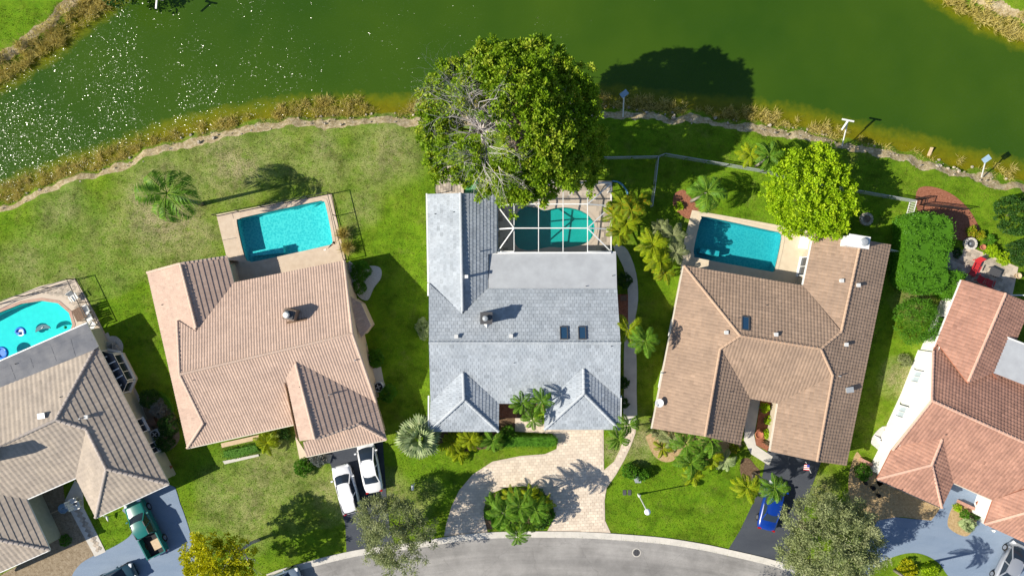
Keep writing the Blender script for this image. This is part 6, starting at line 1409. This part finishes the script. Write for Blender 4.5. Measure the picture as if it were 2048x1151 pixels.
b = MB(); b.box((0, 0, .22), (.95, .8, .44)); o = b.build('cardboard_box', M['lumber']); bp_ = G(313, 1087, 1.0); o.location = (bp_.x, bp_.y, .6); o.rotation_euler.z = ang(266, 1004, 317, 1105); tag(o, 'pale box lying in the bed of the green pickup', 'box')
car('parked_car', 'bright blue car half hidden under a palm crown', 1544, 1012, ang(1556, 966, 1533, 1058), 4.7, 1.85, 'p_blue', 'sedan')
car('parked_car', 'silver car at the bottom right corner by the salmon roof', 2021, 1132, ang(2040, 1090, 2000, 1172), 4.7, 1.85, 'p_silver', 'sedan')
car('parked_car', 'dark teal car cut by the bottom edge below the dry bed', 226, 1160, ang(268, 1140, 184, 1180), 4.6, 1.8, 'p_dark', 'suv')
car('parked_car', 'pale blue car on the street cut by the bottom edge', 556, 1166, ang(598, 1150, 514, 1184), 4.6, 1.8, 'p_lblue', 'suv')

# ------------------------------------------------------------------ small things
def thing(name, label, cat, px, py, z=0, rz=0, group=None):
    c = G(px, py, z); return empty(name, c, rz, label, cat, group)
def P_(root, nm, mat, fn, smooth=False): b = MB(); fn(b); return b.build(nm, M[mat] if isinstance(mat, str) else mat, root, smooth)
def lamp_pole(label, base, top, h, name='yard_lamp', globe=True, kind='globe'):
    b0, t = G(*base), G(*top, h); root = empty(name, b0, label=label, cat='lamp post' if kind == 'globe' else 'post'); d = t - b0
    P_(root, 'pole', 'white', lambda b: b.tube([(0, 0, 0), tuple(d)], .06, 8))
    if kind == 'globe': P_(root, 'globe', 'globe', lambda b: b.lathe([(.08, -.05), (.2, .02), (.28, .16), (.29, .28), (.2, .42), (.05, .5)], tuple(d), 14), True); P_(root, 'base_fitting', 'white', lambda b: b.box((0, 0, .3), (.2, .2, .6)))
    elif kind == 'tee': P_(root, 'crossarm', 'white', lambda b: (b.bar(d + Vector((-.55, .12, 0)), d + Vector((.55, -.1, 0)), .14, .1), b.bar(d, d - Vector((.35, .75, .5)), .14, .1)))
    else: P_(root, 'sign_panel', M['blue_sign'], lambda b: (b.bar(d + Vector((-.28, -.22, .0)), d + Vector((.3, .22, .12)), .5, .04)))
    return root
M['blue_sign'] = plain('pale_blue_metal', (.30, .42, .52), (.24, .36, .46), rough=.5)
lamp_pole('tall white globe lamp on the front lawn by the cream driveway', (1277, 988), (1294, 1021), 4.4)
lamp_pole('white post with a flat blue head in the shaded lake margin', (1246, 234), (1248, 188), 2.6, 'shore_post', kind='sign')
lamp_pole('white T-shaped post leaning over the lake beyond the lime tree', (1684, 292), (1696, 241), 2.6, 'shore_post', kind='tee')
lamp_pole('leaning post with an oval blue panel at the right end of the shore', (1963, 354), (1972, 318), 2.4, 'shore_post', kind='sign')
lamp_pole('white T-shaped post standing in the water at the top edge', (318, -40), (314, -3), 2.2, 'shore_post', kind='tee')
r_o = thing('sunken_board', 'yellow-brown board standing in the shallow water near the right shore', 'board', 1866, 312)
P_(r_o, 'board', 'lumber', lambda b: b.bar((0, 0, -.85), (.1, .9, -.3), .28, .06))
for px, py, lab in ((829, 966, 'white mailbox on a short post left of the cream driveway'),):
    r_o = thing('mailbox', lab, 'mailbox', px, py); P_(r_o, 'post', 'white', lambda b: b.box((0, 0, .55), (.1, .1, 1.1))); P_(r_o, 'box', 'white', lambda b: (b.box((0, 0, 1.2), (.24, .5, .2)), b.tube([(0, -.25, 1.3), (0, .25, 1.3)], .12, 10)))
r_o = thing('mailbox', 'dark mailbox post at the kerb beside the olive tree', 'mailbox', 863, 1070); P_(r_o, 'post', 'black_metal', lambda b: b.box((0, 0, .55), (.1, .1, 1.1))); P_(r_o, 'box', 'black_metal', lambda b: b.box((0, 0, 1.2), (.22, .5, .24)))
r_o = thing('utility_box', 'grey-green utility box inside the horseshoe shrub', 'utility box', 1273, 953); P_(r_o, 'cabinet', 'grey_metal', lambda b: b.box((0, 0, .4), (.5, .6, .8))); P_(r_o, 'lid', 'grey_metal', lambda b: b.box((0, 0, .83), (.56, .66, .05)))
for x in (1249, 1259): r_o = thing('valve_cover', 'left of two grey valve covers in the lawn by the path' if x < 1255 else 'right of two grey valve covers in the lawn by the path', 'valve cover', x, 984, 0); P_(r_o, 'lid', 'dark_metal', lambda b: b.box((0, 0, .02), (.32, .5, .05)))
mh = thing('manhole', 'round iron manhole cover in the grey street', 'manhole cover', 1273, 1104, 0)
P_(mh, 'ring', 'concrete', lambda b: b.lathe([(.34, .012), (.34, .03), (.42, .03), (.42, .0)], seg=24)); P_(mh, 'cover', 'dark_metal', lambda b: b.lathe([(.02, .035), (.33, .035), (.33, .01)], seg=24))
for k in range(6): P_(mh, 'rib', 'rubber', lambda b: b.box((.18 * math.cos(k * 1.047), .18 * math.sin(k * 1.047), .04), (.22, .03, .012), k * 1.047))
# air conditioners
def ac(label, px, py, sq=True, rz=0, s=.8):
    r_o = thing('air_conditioner', label, 'air conditioner', px, py, .8, rz); r_o.location.z = 0
    if sq: P_(r_o, 'cabinet', 'grey_metal', lambda b: b.box((0, 0, .42), (s, s, .84)))
    else: P_(r_o, 'cabinet', 'grey_metal', lambda b: b.lathe([(s * .5, 0), (s * .52, .8), (s * .46, .86)], seg=20))
    P_(r_o, 'fan_opening', 'rubber', lambda b: b.lathe([(.02, .875), (s * .38, .875), (s * .38, .86)], seg=20))
    for k in range(4): P_(r_o, 'fan_blade', 'grey_metal', lambda b: b.box((.14 * math.cos(k * 1.57 + .4), .14 * math.sin(k * 1.57 + .4), .89), (.24, .09, .015), k * 1.57 + .4))
ac('square white air conditioner among dark shrubs by the lower left house', 310, 868, True, R(24), .9)
ac('round air conditioner on the concrete pad beside the peach house', 757, 773, False, 0, 1.0)
ac('small equipment unit between the peach wall and the gravel', 705, 548, True, R(-13), .6)
r_o = thing('storage_box', 'brown wooden box above the square air conditioner', 'box', 301, 844, .6, R(24)); r_o.location.z = 0; P_(r_o, 'crate', 'wood', lambda b: b.box((0, 0, .3), (.85, .7, .6))); P_(r_o, 'lid', 'wood', lambda b: b.box((0, 0, .62), (.9, .75, .04)))
# satellite dish
p = dW.at(1318, 803); r_o = empty('satellite_dish', p, label='white satellite dish on the west eave of the brown roof', cat='satellite dish')
P_(r_o, 'arm', 'grey_metal', lambda b: (b.tube([(0, 0, 0), (-.05, 0, .6)], .04, 6), b.tube([(-.05, 0, .45), (-.35, -.3, .75)], .02, 5)))
P_(r_o, 'dish', 'white', lambda b: (b.lathe([(.02, .55), (.2, .57), (.38, .66), (.40, .66), (.22, .53), (.02, .5)], (-.1, 0, .02), 20)), True)
# flag
r_o = thing('flag', 'small striped flag on a pole below the brown garage eave', 'flag', 1614, 934, 2.2); r_o.location.z = 0
P_(r_o, 'pole', 'white', lambda b: b.bar((0, .45, 1.9), (.25, -.45, 2.5), .03))
mred, mw_ = M['redplastic'], M['white']
for k in range(7): P_(r_o, 'stripe', mred if k % 2 == 0 else mw_, lambda b: b.add([(-.35 + .02 * k, -.25 + k * .08, 2.2 + .04 * math.sin(k)), (.15, -.25 + k * .08, 2.35), (.15, -.17 + k * .08, 2.35), (-.35 + .02 * k, -.17 + k * .08, 2.2 + .04 * math.sin(k + 1))], [(0, 1, 2, 3)]))
P_(r_o, 'canton', plain('flag_blue', (.03, .05, .30)), lambda b: b.add([(-.06, .05, 2.335), (.16, .05, 2.375), (.16, .31, 2.375), (-.06, .31, 2.335)], [(0, 1, 2, 3)]))
# furniture
def chair(label, px, py, rz, m, z=.06, s=1.0, group=None, lounge=False):
    r_o = thing('garden_chair', label, 'chair', px, py, 0, rz, group); r_o.location.z = z; L = 1.6 if lounge else .6
    for k in range(5): P_(r_o, 'seat_slat', m, lambda b: b.box((-L / 2 + L * (k + .5) / 5, 0, .42), (L / 5 - .02, .62, .05)))
    for k in range(3): P_(r_o, 'back_slat', m, lambda b: b.bar((L / 2, -.22 + .22 * k, .42), (L / 2 + .25, -.22 + .22 * k, .95), .18, .04))
    for x in (-L / 2 + .05, L / 2 - .05):
        for y in (-.28, .28): P_(r_o, 'leg', m, lambda b: b.box((x, y, .2), (.06, .06, .4)))
    for y in (-.35, .35): P_(r_o, 'armrest', m, lambda b: b.box((0, y, .62), (min(L, .65), .09, .04)))
    return r_o
def table(label, px, py, rz, m, sx, sy, z=.06, h=.7):
    r_o = thing('garden_table', label, 'table', px, py, 0, rz); r_o.location.z = z
    n = max(3, int(sx / .18))
    for k in range(n): P_(r_o, 'top_board', m, lambda b: b.box((-sx / 2 + sx * (k + .5) / n, 0, h), (sx / n - .012, sy, .04)))
    for x in (-sx / 2 + .08, sx / 2 - .08):
        for y in (-sy / 2 + .08, sy / 2 - .08): P_(r_o, 'leg', m, lambda b: b.box((x, y, h / 2), (.07, .07, h)))
chair('red adirondack bench in the sun on the stone patio', 1944, 536, R(65), 'redplastic', lounge=True)
chair('red chair in the shade by the salmon roof, left one', 1955, 558, R(-120), 'redplastic'); chair('red chair in the shade by the salmon roof, right one', 1972, 565, R(-110), 'redplastic')
table('low dark table on the stone patio', 1983, 544, R(-25), 'dark_metal', 1.1, .75, h=.45)
table('brown table on the paver deck beside the aqua pool', 168, 627, R(28), 'wood', 1.0, 1.2)
for i, (x, y, a) in enumerate(((155, 594, 2.2), (178, 618, .5), (184, 634, .5), (190, 650, 1.0))): chair(['white chair alone near the deck corner of the aqua pool', 'white chair at the upper side of the brown table', 'white chair at the lower side of the brown table', 'white chair by the flat roof corner'][i], x, y, a, 'white')
for i, (x, y) in enumerate(((154, 1000), (160, 1006))): chair(['upper white chair on the courtyard walk', 'lower white chair on the courtyard walk'][i], x, y, R(-160), 'white')
for i, (x, y) in enumerate(((225, 690), (234, 697))): chair(['pale garden chair left in the gravel patch by the bay window', 'pale garden chair right in the gravel patch by the bay window'][i], x, y, R(120 * i), 'grey_metal', z=.02)
sheet('stone_patch', smooth_px([(212, 676), (232, 672), (246, 688), (242, 708), (224, 714), (212, 700)], 3), .018, M['gravel'])
sheet('side_strip', [(208, 668), (216, 664), (232, 700), (290, 815), (310, 870), (350, 950), (330, 955), (200, 700)], .012, M['concrete'])
for i, (x, y, a) in enumerate(((702, 536, 1), (710, 546, 2), (706, 556, .3))): chair(['white garden chair beside the gravel, upper', 'white garden chair beside the gravel, middle', 'white garden chair beside the gravel, lower'][i], x, y, a, 'white', z=.02)
# fire bowl, pots, fire pit
r_o = thing('fire_bowl', 'round stone fire bowl at the corner of the stone patio', 'fire bowl', 1941, 487, .3); r_o.location.z = .05
for k in range(12): a = k * math.pi / 6; P_(r_o, 'rim_stone', 'concrete', lambda b: b.box((.48 * math.cos(a), .48 * math.sin(a), .2), (.2, .235, .4), a))
P_(r_o, 'bowl', 'dark_metal', lambda b: b.lathe([(.02, .18), (.25, .2), (.38, .34), (.36, .36), (.1, .22)], seg=20)); P_(r_o, 'lid', 'grey_metal', lambda b: b.lathe([(.02, .3), (.12, .26), (.12, .2)], seg=10))
r_o = thing('fire_pit', 'ring of rough stones on the back lawn north of the brown roof', 'fire pit', 1733, 438, .15); r_o.location.z = 0
for k in range(13): a = k * 2 * math.pi / 13; P_(r_o, 'stone', 'rock', lambda b: b.box((.5 * math.cos(a), .5 * math.sin(a), .12), (.25, .2 + .03 * (k % 3), .24 + .03 * (k % 2)), a + .2 * (k % 2)))
P_(r_o, 'ash', 'litter', lambda b: b.lathe([(.02, .06), (.42, .05), (.42, .0)], seg=14))
def pot(label, x, y, r=.22, m='terracotta'):
    o = thing('plant_pot', label, 'pot', x, y, .3); o.location.z = .03; P_(o, 'pot', m, lambda b: b.lathe([(r * .7, 0), (r, .34), (r * 1.12, .36), (r * 1.12, .42), (r * .9, .42), (r * .85, .34), (.02, .32)], seg=14), True)
for lab, x, y, r_, m_ in (('orange clay pot right of the fire bowl', 1965, 494, .25, 'terracotta'), ('round yellow stool at the patio edge', 2036, 551, .26, 'lumber'), ('clay pot beside the low wall in the salmon house drive', 1958, 1006, .3, 'terracotta'), ('terracotta pot at the side path of the brown house', 1518, 868, .38, 'terracotta'), ('clay pot between grey wall and porch palms', 1084, 815, .28, 'terracotta'), ('small clay pot in the shade of the lower left wall', 340, 934, .16, 'terracotta'),
                          ('pale blue birdbath bowl near the courtyard corner', 105, 1068, .36, 'blue_sign'), ('dark pot in the leaf bed, left', 1731, 965, .16, 'rubber'), ('dark pot in the leaf bed, middle', 1746, 975, .2, 'rubber'), ('dark pot in the leaf bed, right', 1757, 990, .16, 'rubber'), ('white marker pot at the foot of the salmon garage corner', 1986, 1060, .12, 'white')):
    pot(lab, x, y, r_, m_)
r_o = thing('fountain', 'pale blue square fountain basin in the shaded courtyard', 'fountain', 126, 1016, .4, R(24)); r_o.location.z = .02
P_(r_o, 'basin', 'blue_sign', lambda b: b.lathe([(.42, 0), (.5, .42), (.44, .44), (.38, .3), (.02, .3)], seg=8)); P_(r_o, 'pedestal', 'concrete', lambda b: b.box((.55, .12, .2), (.6, .6, .4))); P_(r_o, 'spout', 'grey_metal', lambda b: b.tube([(0, 0, .3), (0, 0, .7)], .05, 8))
o = MB(); o.bar(G(92, 1030, .1), G(118, 1019, .1), .1, .08); tag(o.build('timber_edging', M['lumber']), 'timber rail lying between courtyard wall and fountain', 'rail')
o = MB(); o.bar(G(443, 890, .5), G(519, 873, .5), .42, .07); pk_ = o.build('plank_bench', M['lumber']); 
for x, y in ((450, 889), (480, 882), (511, 875)): g_ = G(x, y, 0); b = MB(); b.box((g_.x, g_.y, .23), (.1, .3, .46)); b.build('leg', M['lumber'], pk_)
tag(pk_, 'long pale plank bench between the peach eave and short hedge', 'bench')
sheet('stone_edging', [(446, 921), (517, 907), (519, 911), (450, 927)], .09, M['concrete'])
def brick_wall(label, a, b_, h, m='brick', n=9):
    A_, B_ = G(*a), G(*b_); root = empty('garden_wall', A_, label=label, cat='garden wall'); d = (B_ - A_); L = d.length; u = d.normalized(); mt = plain('salmon_brick', (.50, .28, .21), (.40, .22, .17), scale=5) if 'salmon_brick' not in bpy.data.materials else bpy.data.materials['salmon_brick']
    for r in range(int(h / .2)):
        for k in range(n): 
            p = u * (L * (k + .5 + (.5 if r % 2 else 0) * (k < n - 1)) / n) + Vector((0, 0, .1 + r * .2)); b = MB(); b.box(p, (L / n - .015, .3, .19), math.atan2(u.y, u.x)); b.build('brick', mt, root)
brick_wall('short salmon brick wall left of the salmon roof corner', (1718, 916), (1750, 932), .6)
brick_wall('salmon brick wall along the walk at the right driveway', (1913, 1000), (1964, 1024), .6)
sheet('entry_pad_east', [(1962, 985), (1990, 1000), (1968, 1048), (1950, 1035)], .05, M['gravel'])
# hose, pool toys, spa, covers
r_o = thing('hose_reel', 'green coiled garden hose by the east wall of the peach house', 'hose', 727, 692, .3); r_o.location.z = .3
P_(r_o, 'hose', 'greenplastic', lambda b: [b.tube([(rr * .7 * math.cos(t * .5236), rr * math.sin(t * .5236), zz) for t in range(13)], .035, 6, cap=False) for rr, zz in ((.38, 0), (.44, .06), (.40, .12))]); P_(r_o, 'stand', 'grey_metal', lambda b: b.box((0, 0, -.15), (.1, .1, .3)))
def torus(b, R0, r0, z=0, arc0=0, arc1=360, n=20, tone=.5): b.tube([(R0 * math.cos(R(arc0 + (arc1 - arc0) * i / n)), R0 * math.sin(R(arc0 + (arc1 - arc0) * i / n)), z) for i in range(n + 1)], r0, 8, cap=True)
r_o = thing('pool_float', 'blue and white ring float in the aqua pool', 'pool float', 42, 664, WZ, 0); P_(r_o, 'tube', 'blueplastic', lambda b: torus(b, .42, .13, .06, -20, 190), True); P_(r_o, 'seat', 'whitevinyl', lambda b: b.lathe([(.02, .05), (.38, .05), (.38, .0)], seg=16)); P_(r_o, 'pillow', 'blueplastic', lambda b: b.box((-.18, -.12, .13), (.3, .25, .14)))
r_o = thing('pool_float', 'dark half round float in the middle of the aqua pool', 'pool float', 87, 660, WZ, R(15)); P_(r_o, 'tube', M['blue_sign2'] if 'blue_sign2' in M else plain('dark_teal_vinyl', (.01, .12, .16), rough=.4), lambda b: b.prism([(.75 * math.cos(R(a)), .55 * math.sin(R(a))) for a in range(0, 181, 15)] + [(-.2, .12), (.2, .12)], .0, .08)); P_(r_o, 'handle', 'whitevinyl', lambda b: b.bar((-.1, .2, .12), (.12, .3, .12), .05, .05))
r_o = thing('pool_float', 'blue float at the left edge of the aqua pool', 'pool float', 5, 705, WZ, R(15)); P_(r_o, 'tube', 'blueplastic', lambda b: torus(b, .5, .14, .06), True); P_(r_o, 'seat', 'blueplastic', lambda b: b.lathe([(.02, .04), (.42, .04), (.42, .0)], seg=16))
r_o = thing('pool_toy', 'small dark toy near the round end of the aqua pool', 'pool toy', 131, 654, WZ); P_(r_o, 'ball', 'greenplastic', lambda b: b.lathe([(.02, -.1), (.14, -.04), (.16, .04), (.1, .14), (.02, .17)], seg=12), True)
r_o = thing('pool_skimmer', 'white round skimmer lid on the peach pool deck', 'skimmer lid', 650, 498); P_(r_o, 'lid', 'white', lambda b: b.lathe([(.02, .075), (.14, .075), (.14, .05)], seg=14))
r_o = thing('spa_cabinet', 'white cabinet on the cream deck by the brown roof wall', 'cabinet', 1613, 486, .7, R(-12)); r_o.location.z = .05; P_(r_o, 'cabinet', 'white', lambda b: b.box((0, 0, .38), (.85, 1.1, .76))); P_(r_o, 'lid', 'white', lambda b: b.box((0, 0, .80), (.92, 1.18, .06)))
r_o = thing('pool_brush', 'long pole brush lying against the deck cabinet', 'pool brush', 1608, 500, 0); P_(r_o, 'pole', 'lumber', lambda b: b.bar((.2, -.1, .12), (-.1, -2.6, .1), .04)); P_(r_o, 'brush_head', 'dark_metal', lambda b: b.box((.2, 0, .14), (.5, .14, .1)))
r_o = thing('wheelbarrow', 'blue covered wheelbarrow on the gravel by the white gable wall', 'wheelbarrow', 1790, 862, .4, R(60)); r_o.location.z = .02
P_(r_o, 'tray', 'blue_sign', lambda b: b.add([(-.5, -.3, .35), (.4, -.3, .35), (.4, .3, .35), (-.5, .3, .35), (-.65, -.4, .6), (.6, -.4, .6), (.6, .4, .6), (-.65, .4, .6)], [(0, 3, 2, 1), (4, 5, 6, 7), (0, 1, 5, 4), (1, 2, 6, 5), (2, 3, 7, 6), (3, 0, 4, 7)])); P_(r_o, 'wheel', 'rubber', lambda b: b.tube([(.75, -.05, .18), (.75, .05, .18)], .18, 12))
for s in (-1, 1): P_(r_o, 'handle', 'wood', lambda b: b.bar((.7, s * .1, .25), (-1.1, s * .3, .55), .04)); P_(r_o, 'leg', 'dark_metal', lambda b: b.bar((-.4, s * .25, .35), (-.45, s * .25, 0), .04))
r_o = thing('kayak', 'slim grey kayak shape lying on the gravel patch', 'kayak', 1764, 882, .2, R(-38)); P_(r_o, 'hull', 'whitevinyl', lambda b: b.tube([(-.9, 0, .1), (-.5, 0, .12), (0, 0, .14), (.5, 0, .12), (.9, 0, .1)], [.02, .13, .17, .13, .02], 8)); r_o.location.z = .03; P_(r_o, 'cockpit', 'rubber', lambda b: b.box((0, 0, .28), (.5, .14, .05)))
for i, (x, y, s) in enumerate(((1774, 852, .16), (1783, 846, .12), (1770, 860, .14), (1782, 874, .15), (1777, 866, .1))):
    r_o = thing('garden_stone', ['dark stone at the top of the gravel patch', 'small stone beside the dark stone on the gravel', 'second dark stone on the gravel patch', 'stone near the kayak on the gravel', 'smallest stone on the gravel patch'][i], 'stone', x, y); P_(r_o, 'stone', 'rock', lambda b: b.lathe([(s, 0), (s * 1.1, s * .5), (s * .6, s), (.02, s * 1.05)], seg=7))
r_o = thing('egret', 'white bird standing on the green grass below the tan grey roof', 'bird', 215, 1034, .4, R(100)); r_o.location.z = 0
mb = MB(); mb.tube([(-.38, 0, .42), (-.22, 0, .44), (0, 0, .46), (.16, 0, .5), (.22, 0, .62), (.20, 0, .78), (.27, 0, .88), (.34, 0, .87), (.48, 0, .84)], [.015, .07, .11, .08, .035, .025, .04, .03, .006], 8); mb.build('body', M['white'], r_o, True)
for s in (-.04, .04): P_(r_o, 'leg', 'rubber', lambda b: b.tube([(.0, s, .4), (.03, s, .2), (0, s, 0)], .012, 5))
# entry porch of the house in the middle
r_o = thing('low_planter', 'brown low planter at the side path below the dark shrub', 'planter', 1247, 596, .3); r_o.location.z = .05; P_(r_o, 'box', 'wood', lambda b: b.box((0, 0, .15), (.55, .45, .3))); P_(r_o, 'rim', 'wood', lambda b: b.box((0, 0, .32), (.6, .5, .04)))
# attached screen room of the salmon house
c0 = G(2035, 600); cg2 = empty('screen_room', c0, label='blue tinted screen enclosure at the right edge behind the salmon roof', cat='screen room'); ci = Matrix.Translation(-c0); cage = cg2
for a, c_ in (((2018, 590), (2120, 590)), ((2040, 612), (2125, 700)), ((2018, 590), (2045, 612)), ((2060, 590), (2090, 660)), ((2045, 640), (2110, 610))): beam(G(*a, 2.6), G(*c_, 2.6), .1, .1)
for a in ((2018, 590), (2060, 590), (2120, 590)): t = G(*a, 2.6); beam(t, Vector((t.x, t.y, 0)), .1, .1, 'post')
scr([G(2018, 590, 2.62), G(2120, 590, 2.62), G(2125, 700, 2.62), G(2045, 613, 2.62)])
